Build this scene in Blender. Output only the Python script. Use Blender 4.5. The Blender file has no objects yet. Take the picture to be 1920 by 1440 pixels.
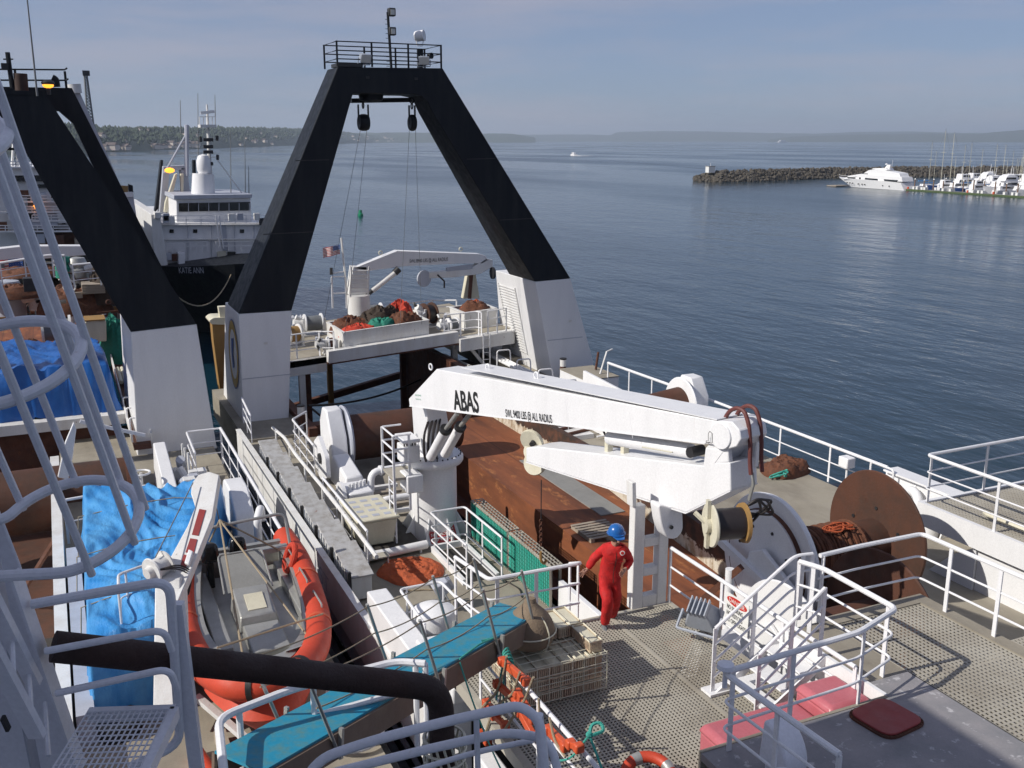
import bpy, math, random
from mathutils import Vector, Matrix, noise
random.seed(7)
S = bpy.context.scene
COL = S.collection
# ---------------------------------------------------------------- camera
F_PX = 1870.0; PITCH = math.radians(13.75); YAW = math.radians(24.6)
FH = Vector((math.sin(YAW), math.cos(YAW), 0)); RT = Vector((math.cos(YAW), -math.sin(YAW), 0)); UP = Vector((0, 0, 1))
FW = FH*math.cos(PITCH) - UP*math.sin(PITCH); VV = FH*math.sin(PITCH) + UP*math.cos(PITCH)
cam = bpy.data.cameras.new('camera'); camo = bpy.data.objects.new('camera', cam); COL.objects.link(camo)
cam.sensor_width = 36; cam.lens = F_PX/1920*36; cam.clip_start = 0.1; cam.clip_end = 60000
camo.matrix_world = Matrix((RT, VV, -FW)).transposed().to_4x4()
S.camera = camo
# ---------------------------------------------------------------- world, sun, exposure
SUN_EL = math.radians(37); SUN_AZ = Vector((-1, 0.05, 0)).normalized()      # towards the sun (horizontal)
W = bpy.data.worlds.new('World'); S.world = W; W.use_nodes = True
nt = W.node_tree; nt.nodes.clear()
out = nt.nodes.new('ShaderNodeOutputWorld'); bg = nt.nodes.new('ShaderNodeBackground'); sky = nt.nodes.new('ShaderNodeTexSky')
sky.sky_type = 'NISHITA'; sky.sun_disc = False; sky.sun_elevation = SUN_EL
sky.sun_rotation = math.atan2(SUN_AZ.x, SUN_AZ.y)
sky.dust_density = .5; sky.air_density = .8; sky.ozone_density = 6.0; sky.altitude = 0
tc = nt.nodes.new('ShaderNodeTexCoord'); mp = nt.nodes.new('ShaderNodeMapping'); mp.inputs['Scale'].default_value = (1.2, 1.2, 9)
mp.inputs['Rotation'].default_value = (0.05, 0.04, 0)
ns = nt.nodes.new('ShaderNodeTexNoise'); ns.inputs['Scale'].default_value = 2.2; ns.inputs['Detail'].default_value = 7; ns.inputs['Roughness'].default_value = .6
cr = nt.nodes.new('ShaderNodeValToRGB'); cr.color_ramp.elements[0].position = .40; cr.color_ramp.elements[1].position = .68
mx = nt.nodes.new('ShaderNodeMix'); mx.data_type = 'RGBA'; mx.inputs[7].default_value = (5.4, 5.0, 5.7, 1)
ml = nt.nodes.new('ShaderNodeMath'); ml.operation = 'MULTIPLY'; ml.inputs[1].default_value = .6
nt.links.new(tc.outputs['Generated'], mp.inputs[0]); nt.links.new(mp.outputs[0], ns.inputs[0]); nt.links.new(ns.outputs[0], cr.inputs[0])
nt.links.new(cr.outputs[0], ml.inputs[0]); nt.links.new(ml.outputs[0], mx.inputs[0])
veil = nt.nodes.new('ShaderNodeMix'); veil.data_type = 'RGBA'; veil.inputs[0].default_value = .55; veil.inputs[7].default_value = (3.3, 3.85, 5.6, 1)   # thin high haze over the whole sky
nt.links.new(sky.outputs[0], veil.inputs[6]); nt.links.new(veil.outputs[2], mx.inputs[6]); nt.links.new(mx.outputs[2], bg.inputs[0]); nt.links.new(bg.outputs[0], out.inputs[0])
bg.inputs[1].default_value = 0.08
sl = bpy.data.lights.new('sun', 'SUN'); sl.energy = 4.4; sl.angle = math.radians(.5); sl.color = (1, .95, .87)
so = bpy.data.objects.new('sun', sl); COL.objects.link(so)
so.rotation_euler = (SUN_AZ*math.cos(SUN_EL) + UP*math.sin(SUN_EL)).to_track_quat('Z', 'Y').to_euler()
S.view_settings.view_transform = 'Standard'; S.view_settings.look = 'None'; S.view_settings.exposure = 0.12; S.view_settings.gamma = 1
S.render.engine = 'CYCLES'; S.cycles.volume_bounces = 0; S.cycles.max_bounces = 6

# ---------------------------------------------------------------- points: a pixel of the 1920x1440 photo on a known plane of the ship
def ray(px, py): return FW + RT*((px-960)/F_PX) - VV*((py-720)/F_PX)
def Zp(px, py, z): d = ray(px, py); return d*(z/d.z)
def Xp(px, py, x): d = ray(px, py); return d*(x/d.x)
def Yp(px, py, y): d = ray(px, py); return d*(y/d.y)
def Dp(px, py, zc): return ray(px, py)*zc
def Lp(px, py, A, B):                      # vertical plane through two xy points
    d = ray(px, py); n = Vector((B[1]-A[1], A[0]-B[0], 0)); return d*(n.dot(Vector((A[0], A[1], 0)))/n.dot(d))
WZ = -17.0                                 # sea level, camera at the origin, +Y astern, +X to the far rail

# ---------------------------------------------------------------- materials
def _n(nt, t, **k):
    n = nt.nodes.new(t)
    for a, b in k.items(): setattr(n, a, b)
    return n
def ramp(nt, src, p0, p1, c0=(0, 0, 0, 1), c1=(1, 1, 1, 1)):
    r = _n(nt, 'ShaderNodeValToRGB'); e = r.color_ramp.elements
    e[0].position = p0; e[1].position = p1; e[0].color = c0; e[1].color = c1
    nt.links.new(src, r.inputs[0]); return r.outputs[0]
def mix(nt, f, a, b, mode='MIX'):
    m = _n(nt, 'ShaderNodeMix', data_type='RGBA', blend_type=mode)
    for i, v in ((0, f), (6, a), (7, b)):
        if isinstance(v, bpy.types.NodeSocket): nt.links.new(v, m.inputs[i])
        else: m.inputs[i].default_value = v if i == 0 else (*v[:3], 1)
    return m.outputs[2]
def tex(nt, scale, detail=5, stretch=(1, 1, 1), rough=.6, kind='Noise', rot=(0, 0, 0)):
    g = _n(nt, 'ShaderNodeNewGeometry'); m = _n(nt, 'ShaderNodeMapping'); m.inputs['Scale'].default_value = stretch; m.inputs['Rotation'].default_value = rot
    nt.links.new(g.outputs['Position'], m.inputs[0])
    t = _n(nt, 'ShaderNodeTex'+kind); t.inputs['Scale'].default_value = scale
    if kind == 'Noise': t.inputs['Detail'].default_value = detail; t.inputs['Roughness'].default_value = rough
    nt.links.new(m.outputs[0], t.inputs[0]); return t.outputs[0]
def base(name):
    m = bpy.data.materials.new(name); m.use_nodes = True; nt = m.node_tree; b = nt.nodes['Principled BSDF']; return m, nt, b
RUST = (.16, .045, .015)
def paint(name, col, rough=.45, dirt=.35, rust=.0, metal=0, stretch=(1, 1, .18), dcol=None, bump=.15, bscale=18, rcol=RUST, scale=2.5, spec=None, streak=False):
    m, nt, b = base(name)
    dc = dcol or tuple(c*.55+.02 for c in col)
    n1 = ramp(nt, tex(nt, scale, 6, stretch), .42, .78)
    f1 = _n(nt, 'ShaderNodeMath', operation='MULTIPLY'); nt.links.new(n1, f1.inputs[0]); f1.inputs[1].default_value = dirt
    c = mix(nt, f1.outputs[0], col, dc)
    n3 = ramp(nt, tex(nt, 30, 3, (1, 1, 1)), .3, .7, (.93, .93, .93, 1), (1.04, 1.04, 1.04, 1))
    c = mix(nt, 1.0, c, n3, 'MULTIPLY')
    if rust > 0:
        n2 = ramp(nt, tex(nt, 5.5, 8, (1, 1, .45), .68), .76-rust*.3, .80-rust*.25)
        c = mix(nt, n2, c, rcol)
        if streak:                                     # narrow vertical rust runs
            n4 = ramp(nt, tex(nt, 9, 6, (1, 1, .045), .7), .66-rust*.12, .80)
            g4 = ramp(nt, tex(nt, .7, 3, (1, 1, 1)), .48, .62); f4 = mix(nt, 1.0, n4, g4, 'MULTIPLY'); f5 = mix(nt, 1.0, f4, (.55, .55, .55), 'MULTIPLY')
            c = mix(nt, f5, c, (.30, .16, .08))
    nt.links.new(c, b.inputs['Base Color']); b.inputs['Metallic'].default_value = metal
    rr = ramp(nt, tex(nt, 4, 4), .3, .8, (rough*.8,)*3+(1,), (min(1, rough*1.35),)*3+(1,)); nt.links.new(rr, b.inputs['Roughness'])
    bp = _n(nt, 'ShaderNodeBump'); bp.inputs['Strength'].default_value = bump; bp.inputs['Distance'].default_value = .02
    nt.links.new(tex(nt, bscale, 5), bp.inputs['Height']); nt.links.new(bp.outputs[0], b.inputs['Normal'])
    if spec is not None: b.inputs['Specular IOR Level'].default_value = spec
    return m
M = {}
M['white'] = paint('white_paint', (.75, .75, .76), .38, .2, .08, bump=.12, bscale=6, streak=True)
M['white_worn'] = paint('worn_white_paint', (.70, .70, .69), .45, .45, .32, dcol=(.42, .36, .29), streak=True)
M['white_rail'] = paint('rail_white_paint', (.74, .74, .76), .35, .2, .18)
M['grey_rail'] = paint('rail_grey_paint', (.74, .75, .80), .35, .25, .2, streak=True)
M['grey'] = paint('grey_paint', (.34, .37, .43), .45, .4, .1)
M['black'] = paint('black_paint', (.009, .011, .016), .5, .6, .05, dcol=(.03, .034, .035), stretch=(1, 1, .12), spec=.18)
M['dark'] = paint('dark_steel', (.02, .02, .022), .5, .4, .2)
M['rust'] = paint('rusty_steel', (.10, .035, .018), .8, .7, .5, dcol=(.035, .014, .01), rcol=(.2, .06, .018), bump=.5, stretch=(1, 1, 1))
M['drum_rust'] = paint('rusty_drum_steel', (.085, .032, .017), .75, .9, .3, dcol=(.028, .021, .016), rcol=(.15, .05, .018), bump=.3, stretch=(1, 1, 1), scale=1.2)
M['pipe_rust'] = paint('dark_rusty_pipe', (.035, .018, .014), .7, .6, .25, dcol=(.07, .03, .02), rcol=(.13, .05, .025), bump=.6, bscale=40)
M['yellow'] = paint('yellow_brown_steel', (.30, .17, .05), .7, .6, .3)
M['wood'] = paint('weathered_wood', (.33, .28, .22), .8, .6, 0, stretch=(.3, 1, 1))
M['cream'] = paint('cream_plastic', (.60, .57, .45), .5, .4, .08, dcol=(.35, .3, .2))
M['orange'] = paint('orange_fabric', (.52, .052, .02), .6, .6, 0, dcol=(.4, .05, .015), stretch=(1, 1, 1))
M['orange2'] = paint('orange_plastic', (.58, .09, .03), .4, .3, 0, dcol=(.35, .06, .03))
M['red'] = paint('red_cloth', (.50, .010, .010), .85, .8, 0, dcol=(.27, .008, .008), stretch=(1, 1, 1), scale=9, bump=.5, bscale=14)
M['pink'] = paint('faded_red_plastic', (.46, .13, .155), .4, .5, 0, dcol=(.38, .07, .08), stretch=(1, 1, 1))
M['redhatch'] = paint('dark_red_paint', (.27, .032, .03), .5, .5, .25, stretch=(1, 1, 1))
M['redsign'] = paint('red_sign', (.42, .02, .02), .4, .2, 0)
M['green'] = paint('green_lamp_glass', (.01, .22, .10), .15, .1, 0)
M['helmet'] = paint('blue_helmet_plastic', (.015, .11, .36), .25, .1, 0, bump=0)
M['skin'] = paint('skin', (.38, .20, .14), .55, .1, 0, bump=.05)
M['hair'] = paint('dark_hair', (.02, .014, .01), .7, .1, 0)
M['rope'] = paint('tan_rope', (.34, .27, .18), .8, .4, 0, bump=.8, bscale=60)
M['rope_green'] = paint('green_rope', (.05, .36, .29), .7, .3, 0, bump=.8, bscale=60)
M['cable'] = paint('grey_wire', (.16, .17, .18), .55, .4, 0, bump=.8, bscale=50, stretch=(1, 1, 1))
M['hose'] = paint('dark_hose', (.02, .015, .015), .5, .3, 0)
M['hose_red'] = paint('wrapped_red_brown_hose', (.13, .035, .03), .6, .5, 0, dcol=(.05, .02, .02), stretch=(1, 1, 1), scale=12)
M['alu'] = paint('bare_aluminium', (.42, .42, .40), .4, .5, 0, metal=.5, dcol=(.22, .21, .19), stretch=(1, 1, 1))
M['rubber'] = paint('black_rubber', (.012, .012, .012), .5, .3, 0)
M['engine'] = paint('black_engine_cowl', (.008, .008, .009), .18, .1, 0)
M['brown'] = paint('brown_side_board', (.17, .12, .09), .6, .4, .1)
M['bag'] = paint('tan_canvas', (.20, .145, .095), .85, .6, 0, stretch=(1, 1, 1), bump=.7, bscale=25)
M['crate_red'] = paint('stained_cream_crate', (.56, .46, .33), .7, .8, .45, dcol=(.3, .09, .05), rcol=(.24, .05, .03), stretch=(1, 1, .3), scale=7)
M['net_brown'] = paint('brown_net', (.13, .045, .02), .9, .8, 0, dcol=(.03, .015, .01), bump=1, bscale=30, stretch=(1, 1, 1), scale=9)
M['net_orange'] = paint('orange_net', (.42, .085, .025), .9, .7, 0, dcol=(.16, .035, .015), bump=1, bscale=30, stretch=(1, 1, 1), scale=12)
M['net_red'] = paint('red_net', (.50, .045, .02), .9, .6, 0, dcol=(.3, .03, .015), bump=1, bscale=30, stretch=(1, 1, 1), scale=9)
M['net_green'] = paint('green_net', (.015, .20, .14), .9, .6, 0, dcol=(.008, .08, .06), bump=1, bscale=30, stretch=(1, 1, 1), scale=9)
M['net_dark'] = paint('dark_net', (.04, .025, .015), .9, .6, 0, dcol=(.01, .01, .01), bump=1, bscale=30, stretch=(1, 1, 1), scale=9)
M['ply_green'] = paint('green_mesh_cloth', (.02, .30, .23), .7, .6, 0, dcol=(.12, .3, .26), stretch=(1, 1, .3), scale=8)
M['beige'] = paint('beige_deck_coating', (.30, .27, .215), .75, .75, .14, dcol=(.14, .12, .095), stretch=(1, .5, 1), scale=1.3, rcol=(.14, .08, .05))
M['greydeck'] = paint('grey_purple_deck', (.27, .255, .262), .6, .95, .58, dcol=(.15, .16, .17), stretch=(1, 1, 1), scale=1.1, rcol=(.45, .44, .45))
M['grate'] = paint('galvanised_grating', (.38, .355, .30), .6, .85, .22, dcol=(.20, .17, .13), stretch=(1, 1, 1), scale=.9)
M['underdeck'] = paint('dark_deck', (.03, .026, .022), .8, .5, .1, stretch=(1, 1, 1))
M['rustdeck'] = None
M['bluegrp'] = paint('worn_blue_nonslip', (.012, .24, .38), .6, 1.0, 0, dcol=(.10, .22, .20), stretch=(5, 5, 1), scale=1.6)
M['signwhite'] = paint('white_sign', (.72, .72, .70), .4, .1, 0)
M['ink'] = paint('black_lettering', (.012, .012, .012), .6, .1, 0)
M['inkred'] = paint('red_lettering', (.5, .03, .02), .5, .1, 0)
M['inkgreen'] = paint('green_lettering', (.02, .25, .12), .6, .1, 0)
M['logoyellow'] = paint('yellow_emblem_paint', (.42, .27, .05), .5, .2, 0)
M['logoblue'] = paint('blue_emblem_paint', (.03, .09, .30), .5, .2, 0)
M['glass'] = paint('dark_window_glass', (.01, .012, .014), .08, 0, 0, bump=0)
M['hullgrey'] = paint('shaded_hull_paint', (.42, .44, .50), .45, .4, .1)  # blue-grey puts shade into the white hull colour; plain grey parts share it
M['lidgrey'] = paint('dirty_grey_lid', (.40, .40, .40), .5, .9, .35, dcol=(.20, .18, .15), stretch=(1, 1, 1), scale=5)
M['peel'] = paint('peeling_white_paint', (.58, .54, .46), .6, .5, .8, dcol=(.3, .24, .16), rcol=(.025, .018, .012))
M['concrete'] = paint('pale_plate', (.24, .24, .23), .7, .5, 0)
M['piling'] = paint('wood_piling', (.18, .11, .07), .9, .3, 0)
def rustdeck():
    m, nt, b = base('rust_red_plate')
    a = ramp(nt, tex(nt, .9, 7, (1.6, .25, 1), .65), .3, .72, (.085, .03, .015, 1), (.30, .095, .034, 1))
    c = mix(nt, ramp(nt, tex(nt, 2.2, 8, (1, .4, 1), .7), .56, .68), a, (.40, .16, .055))
    c = mix(nt, ramp(nt, tex(nt, 5, 8, (1, 1, 1), .75), .63, .74), c, (.035, .016, .012))
    w = tex(nt, .22, stretch=(1, 0, 0), kind='Wave'); c = mix(nt, ramp(nt, w, .0, .004, (.6, .6, .6, 1), (0, 0, 0, 1)), c, (.05, .02, .012))
    nt.links.new(c, b.inputs['Base Color']); b.inputs['Roughness'].default_value = .72
    bp = _n(nt, 'ShaderNodeBump'); bp.inputs['Strength'].default_value = .4; bp.inputs['Distance'].default_value = .02
    nt.links.new(tex(nt, 9, 6), bp.inputs['Height']); nt.links.new(bp.outputs[0], b.inputs['Normal']); return m
M['rustdeck'] = rustdeck()
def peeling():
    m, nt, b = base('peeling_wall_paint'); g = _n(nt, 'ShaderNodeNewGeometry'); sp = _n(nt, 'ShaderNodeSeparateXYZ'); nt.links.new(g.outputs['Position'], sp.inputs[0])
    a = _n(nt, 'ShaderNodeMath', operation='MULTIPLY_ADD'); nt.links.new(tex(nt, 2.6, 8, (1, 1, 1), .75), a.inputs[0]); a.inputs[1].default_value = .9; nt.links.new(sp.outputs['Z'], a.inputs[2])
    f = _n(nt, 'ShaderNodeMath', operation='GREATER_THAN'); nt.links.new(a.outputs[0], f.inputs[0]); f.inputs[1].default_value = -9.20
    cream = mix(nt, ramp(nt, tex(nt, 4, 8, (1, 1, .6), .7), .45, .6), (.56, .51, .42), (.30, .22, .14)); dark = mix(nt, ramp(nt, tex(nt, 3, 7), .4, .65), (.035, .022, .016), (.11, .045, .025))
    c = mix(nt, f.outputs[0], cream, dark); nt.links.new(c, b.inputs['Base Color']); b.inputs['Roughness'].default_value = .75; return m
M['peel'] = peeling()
def tarpmat():
    m, nt, b = base('blue_tarpaulin')
    c = mix(nt, ramp(nt, tex(nt, 1.6, 7, (1.4, .6, 1)), .35, .7), (.02, .20, .52), (.10, .36, .68)); nt.links.new(c, b.inputs['Base Color'])
    b.inputs['Roughness'].default_value = .42
    bp = _n(nt, 'ShaderNodeBump'); bp.inputs['Strength'].default_value = .9; bp.inputs['Distance'].default_value = .05
    nt.links.new(tex(nt, 4.5, 7, (1, .4, .45), .66), bp.inputs['Height']); nt.links.new(bp.outputs[0], b.inputs['Normal']); return m
M['tarp'] = tarpmat()
M['tarp_dark'] = paint('dark_blue_tarpaulin', (.008, .085, .32), .35, .5, 0, dcol=(.02, .14, .42), stretch=(1, 1, .5), bump=.9, bscale=5)
def emit(name, col, s):
    m, nt, b = base(name); b.inputs['Base Color'].default_value = (*col, 1); b.inputs['Emission Color'].default_value = (*col, 1); b.inputs['Emission Strength'].default_value = s; return m
M['amber'] = emit('lit_amber_lamp', (1, .33, .03), 2.2)
M['lampglass'] = paint('lamp_glass', (.55, .55, .52), .1, .1, 0)

# ---------------------------------------------------------------- mesh builder
V = Vector
def fillet(pts, r, closed=False, n=5):
    pts = [V(p) for p in pts]
    if r <= 0: return pts
    out = []; N = len(pts)
    for i, p in enumerate(pts):
        if not closed and i in (0, N-1): out.append(p); continue
        a = pts[i-1]; c = pts[(i+1) % N]; u = a-p; w = c-p
        if u.length < 1e-6 or w.length < 1e-6: continue
        rr = min(r, u.length*.45, w.length*.45); A = p+u.normalized()*rr; B = p+w.normalized()*rr
        for k in range(n+1):
            t = k/n; out.append(A*(1-t)**2 + p*2*t*(1-t) + B*t*t)
    return out
class MB:
    def __init__(s): s.v = []; s.f = []
    def add(s, vs, fs):
        o = len(s.v); s.v += [V(v) for v in vs]; s.f += [tuple(i+o for i in f) for f in fs]; return s
    def box(s, a, b):
        x0, y0, z0 = [min(a[i], b[i]) for i in range(3)]; x1, y1, z1 = [max(a[i], b[i]) for i in range(3)]
        return s.add([(x0, y0, z0), (x1, y0, z0), (x1, y1, z0), (x0, y1, z0), (x0, y0, z1), (x1, y0, z1), (x1, y1, z1), (x0, y1, z1)],
                     [(0, 3, 2, 1), (4, 5, 6, 7), (0, 1, 5, 4), (1, 2, 6, 5), (2, 3, 7, 6), (3, 0, 4, 7)])
    def prism(s, poly, vec):
        p = [V(q) for q in poly]; n = len(p); vec = V(vec)
        return s.add(p+[q+vec for q in p], [tuple(range(n))[::-1], tuple(range(n, 2*n))]+[(i, (i+1) % n, n+(i+1) % n, n+i) for i in range(n)])
    def hexa(s, a4, b4):
        return s.add(list(a4)+list(b4), [(0, 3, 2, 1), (4, 5, 6, 7), (0, 1, 5, 4), (1, 2, 6, 5), (2, 3, 7, 6), (3, 0, 4, 7)])
    def beam(s, p, q, w, h, up=(0, 0, 1)):
        p = V(p); q = V(q); d = (q-p).normalized(); sd = d.cross(V(up))
        if sd.length < 1e-4: sd = d.cross(V((0, 1, 0)))
        sd.normalize(); u = sd.cross(d); a = sd*w/2; b = u*h/2
        return s.hexa([p-a-b, p+a-b, p+a+b, p-a+b], [q-a-b, q+a-b, q+a+b, q-a+b])
    def tube(s, pts, r, seg=8, closed=False, cap=True):
        pts = [V(p) for p in pts]; n = len(pts); o = len(s.v); ref = None
        for i, p in enumerate(pts):
            if closed: d = pts[(i+1) % n]-pts[i-1]
            else: d = pts[min(i+1, n-1)]-pts[max(i-1, 0)]
            d.normalize()
            if ref is None: ref = d.cross(V((0, 0, 1))) if abs(d.z) < .9 else d.cross(V((0, 1, 0)))
            a = (ref - d*ref.dot(d)); a.normalize(); ref = a; b = d.cross(a)
            rr = r[i] if isinstance(r, (list, tuple)) else r
            for k in range(seg):
                t = 2*math.pi*k/seg; s.v.append(p+a*math.cos(t)*rr+b*math.sin(t)*rr)
        m = n if closed else n-1
        for i in range(m):
            for k in range(seg):
                k2 = (k+1) % seg; j = (i+1) % n
                s.f.append((o+i*seg+k, o+i*seg+k2, o+j*seg+k2, o+j*seg+k))
        if cap and not closed:
            s.f.append(tuple(o+k for k in range(seg))[::-1]); s.f.append(tuple(o+(n-1)*seg+k for k in range(seg)))
        return s
    def cyl(s, p, q, r, r2=None, seg=20): return s.tube([p, q], [r, r if r2 is None else r2], seg)
    def lathe(s, prof, c, axis=(0, 0, 1), seg=28, a0=0, a1=2*math.pi):       # prof: (radius, along axis)
        ax = V(axis).normalized(); c = V(c); a = ax.cross(V((0, 0, 1)))
        if a.length < .01: a = V((1, 0, 0))
        a.normalize(); b = ax.cross(a); o = len(s.v); n = len(prof); full = abs(a1-a0-2*math.pi) < 1e-6; ns = seg if full else seg+1
        for k in range(ns):
            t = a0+(a1-a0)*k/seg
            for (r, z) in prof: s.v.append(c+ax*z+(a*math.cos(t)+b*math.sin(t))*r)
        for k in range(seg):
            k2 = (k+1) % ns
            for i in range(n-1): s.f.append((o+k*n+i, o+k2*n+i, o+k2*n+i+1, o+k*n+i+1))
        return s
    def sphere(s, c, r, seg=16, sc=(1, 1, 1)):
        o = len(s.v); R_ = seg//2
        for i in range(R_+1):
            for k in range(seg):
                t = math.pi*i/R_; f = 2*math.pi*k/seg
                s.v.append(V(c)+V((math.sin(t)*math.cos(f)*sc[0], math.sin(t)*math.sin(f)*sc[1], math.cos(t)*sc[2]))*r)
        for i in range(R_):
            for k in range(seg):
                k2 = (k+1) % seg; s.f.append((o+i*seg+k, o+(i+1)*seg+k, o+(i+1)*seg+k2, o+i*seg+k2))
        return s
    def build(s, name, m, parent=None, bev=0, smooth=True, sub=0, angle=35):
        me = bpy.data.meshes.new(name); off = V(parent['o']) if parent is not None else V((0, 0, 0))
        me.from_pydata([tuple(v-off) for v in s.v], [], s.f); me.materials.append(M[m] if isinstance(m, str) else m)
        me.validate()
        import bmesh
        b = bmesh.new(); b.from_mesh(me); bmesh.ops.recalc_face_normals(b, faces=b.faces); b.to_mesh(me); b.free()
        if smooth: me.shade_smooth(); me.set_sharp_from_angle(angle=math.radians(angle))
        ob = bpy.data.objects.new(name, me); COL.objects.link(ob); ob['o'] = tuple(off)
        if parent is not None: ob.parent = parent
        if bev:
            md = ob.modifiers.new('bevel', 'BEVEL'); md.width = bev; md.segments = 2; md.limit_method = 'ANGLE'; md.angle_limit = math.radians(40)
        if sub:
            md = ob.modifiers.new('subsurf', 'SUBSURF'); md.levels = sub; md.render_levels = sub
        return ob
def tag(o, label=None, cat=None, group=None, kind=None):
    if label: o['label'] = label
    if cat: o['category'] = cat
    if group: o['group'] = group
    if kind: o['kind'] = kind
    return o
def thing(name, label, cat, loc=(0, 0, 0), group=None):
    o = bpy.data.objects.new(name, None); COL.objects.link(o); o.location = loc; o['o'] = tuple(loc); o.empty_display_size = .2
    return tag(o, label, cat, group)
def copy_tree(o, parent=None, loc=None, label=None):
    c = o.copy(); COL.objects.link(c)
    if parent is not None: c.parent = parent
    if loc is not None: c.location = loc
    if label: c['label'] = label
    for ch in list(o.children): copy_tree(ch, c)
    return c
def solo(mb, name, m, label, cat, loc, group=None, **k):     # a thing that is one mesh
    root = {'o': tuple(loc)}
    class P: pass
    ob = mb_build_at(mb, name, m, loc, **k); tag(ob, label, cat, group); return ob
def mb_build_at(mb, name, m, loc, **k):
    mb.v = [v-V(loc) for v in mb.v]; ob = mb.build(name, m, None, **k); ob.location = loc; ob['o'] = tuple(loc); return ob
def text(body, name, m, parent, p0, p1, h, up=None, depth=.004, squeeze=True, bold=0, pushed=None):
    """letters from p0 to p1 (baseline), height h; up = letter up vector"""
    cu = bpy.data.curves.new(name, 'FONT'); cu.body = body; cu.size = 1; cu.extrude = 0.0; cu.offset = bold
    t = bpy.data.objects.new(name, cu); COL.objects.link(t); bpy.context.view_layer.update()
    me = bpy.data.meshes.new_from_object(t.evaluated_get(bpy.context.evaluated_depsgraph_get())); bpy.data.objects.remove(t)
    xs = [v.co.x for v in me.vertices]; ys = [v.co.y for v in me.vertices]; w = max(xs)-min(xs); hh = max(max(ys), .7)
    p0 = V(p0); p1 = V(p1); u = (p1-p0); L = u.length; u.normalize(); up = V(up or (0, 0, 1)); up = (up-u*up.dot(u)).normalized(); n = u.cross(up)
    off = V(parent['o']) if parent is not None else V((0, 0, 0))
    for v in me.vertices: v.co = p0 + u*((v.co.x-min(xs))/w*L) + up*(v.co.y/hh*h) + n*depth - off
    me.materials.append(M[m]); ob = bpy.data.objects.new(name, me); COL.objects.link(ob); ob['o'] = tuple(off)
    if parent is not None: ob.parent = parent
    return ob

def railing(name, label, path, h=1.05, rails=(1, .66, .33), n_seg=None, spacing=1.4, r=.024, rm=.014, m='white_rail', group=None, corner=.12, posts=None, closed=False, flat=True, up=(0, 0, 1), cat='railing', skip_bot=False):
    r *= 1.15; rm *= 1.35
    path = [V(p) for p in path]; root = thing(name, label, cat, path[0], group); up = V(up)
    for k, fr in enumerate(rails):
        pts = fillet([p+up*h*fr for p in path], corner, closed)
        MB().tube(pts, r if k == 0 else rm, 8, closed).build('top_rail' if k == 0 else 'mid_rail', m, root)
    if posts is None:
        posts = []; segs = list(zip(path, path[1:]+([path[0]] if closed else [])))[:len(path)-(0 if closed else 1)]
        for i, (a, b) in enumerate(segs):
            L = (b-a).length; n = max(1, round(L/spacing))
            for j in range(n+1):
                if j == n and i < len(segs)-1: continue
                if j == n and closed: continue
                t = j/n
                ea = .0 if (i == 0 and not closed) else corner*1.2; eb = .0 if i == len(segs)-1 and not closed else corner*1.2
                t = min(max(t, ea/L), 1-eb/L); posts.append((a.lerp(b, t), (b-a).normalized()))
    else: posts = [(V(p), V((0, 1, 0))) for p in posts]
    for p, d in posts:
        mb = MB()
        if flat: mb.beam(p, p+up*h, .065, .022, up=d.cross(V((0, 0, 1))) if abs(d.z) < .99 else (1, 0, 0))
        else: mb.cyl(p, p+up*h, r*.8, seg=8)
        mb.build('post', m, root)
    return root
def ring_pts(c, r, axis=(0, 0, 1), n=24, r2=None):
    ax = V(axis).normalized(); a = ax.cross(V((0, 0, 1)))
    if a.length < .01: a = V((1, 0, 0))
    a.normalize(); b = ax.cross(a)
    return [V(c)+a*math.cos(2*math.pi*k/n)*r+b*math.sin(2*math.pi*k/n)*(r2 or r) for k in range(n)]
def sag(a, b, s, n=14): a = V(a); b = V(b); return [a.lerp(b, k/n)-V((0, 0, s*4*(k/n)*(1-k/n))) for k in range(n+1)]
def lump(poly_c, rx, ry, h, z, seed, n=30, rough=.35, rot=0):                 # irregular soft heap with folds
    mb = MB(); o = V(poly_c); R_ = n; n = 40; vs = []; fs = []
    for i in range(R_+1):
        for k in range(n):
            t = i/R_; a = 2*math.pi*k/n; rr = t*(1+.2*noise.noise(V((math.cos(a)*1.3, math.sin(a)*1.3, seed))))
            x = math.cos(a)*rr*rx; y = math.sin(a)*rr*ry; x, y = x*math.cos(rot)-y*math.sin(rot), x*math.sin(rot)+y*math.cos(rot)
            f = (1-t**3)**.6
            zz = h*f*(1+rough*.8*noise.noise(V((x*1.8, y*1.8, seed)))) + h*f*rough*.45*(1-abs(noise.noise(V((x*5, y*5, seed+3)))*3)) + .05*f*noise.noise(V((x*16, y*16, seed+6)))
            vs.append((o.x+x, o.y+y, z+max(zz, 0.0)))
    for i in range(R_):
        for k in range(n): fs.append((i*n+k, (i+1)*n+k, (i+1)*n+(k+1) % n, i*n+(k+1) % n))
    return mb.add(vs, fs)
def squiggle(c, rx, ry, z, h, n, seed, r=.012, loops=9):                      # tangled rope
    rd = random.Random(seed); pts = []
    for i in range(n):
        a = rd.uniform(0, 6.28); q = rd.uniform(.1, 1)
        pts.append(V((c[0]+math.cos(a)*q*rx, c[1]+math.sin(a)*q*ry, z+rd.uniform(0.02, h)*(1.1-q))))
    return MB().tube(fillet(pts, 5, n=4), r, 5)
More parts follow.
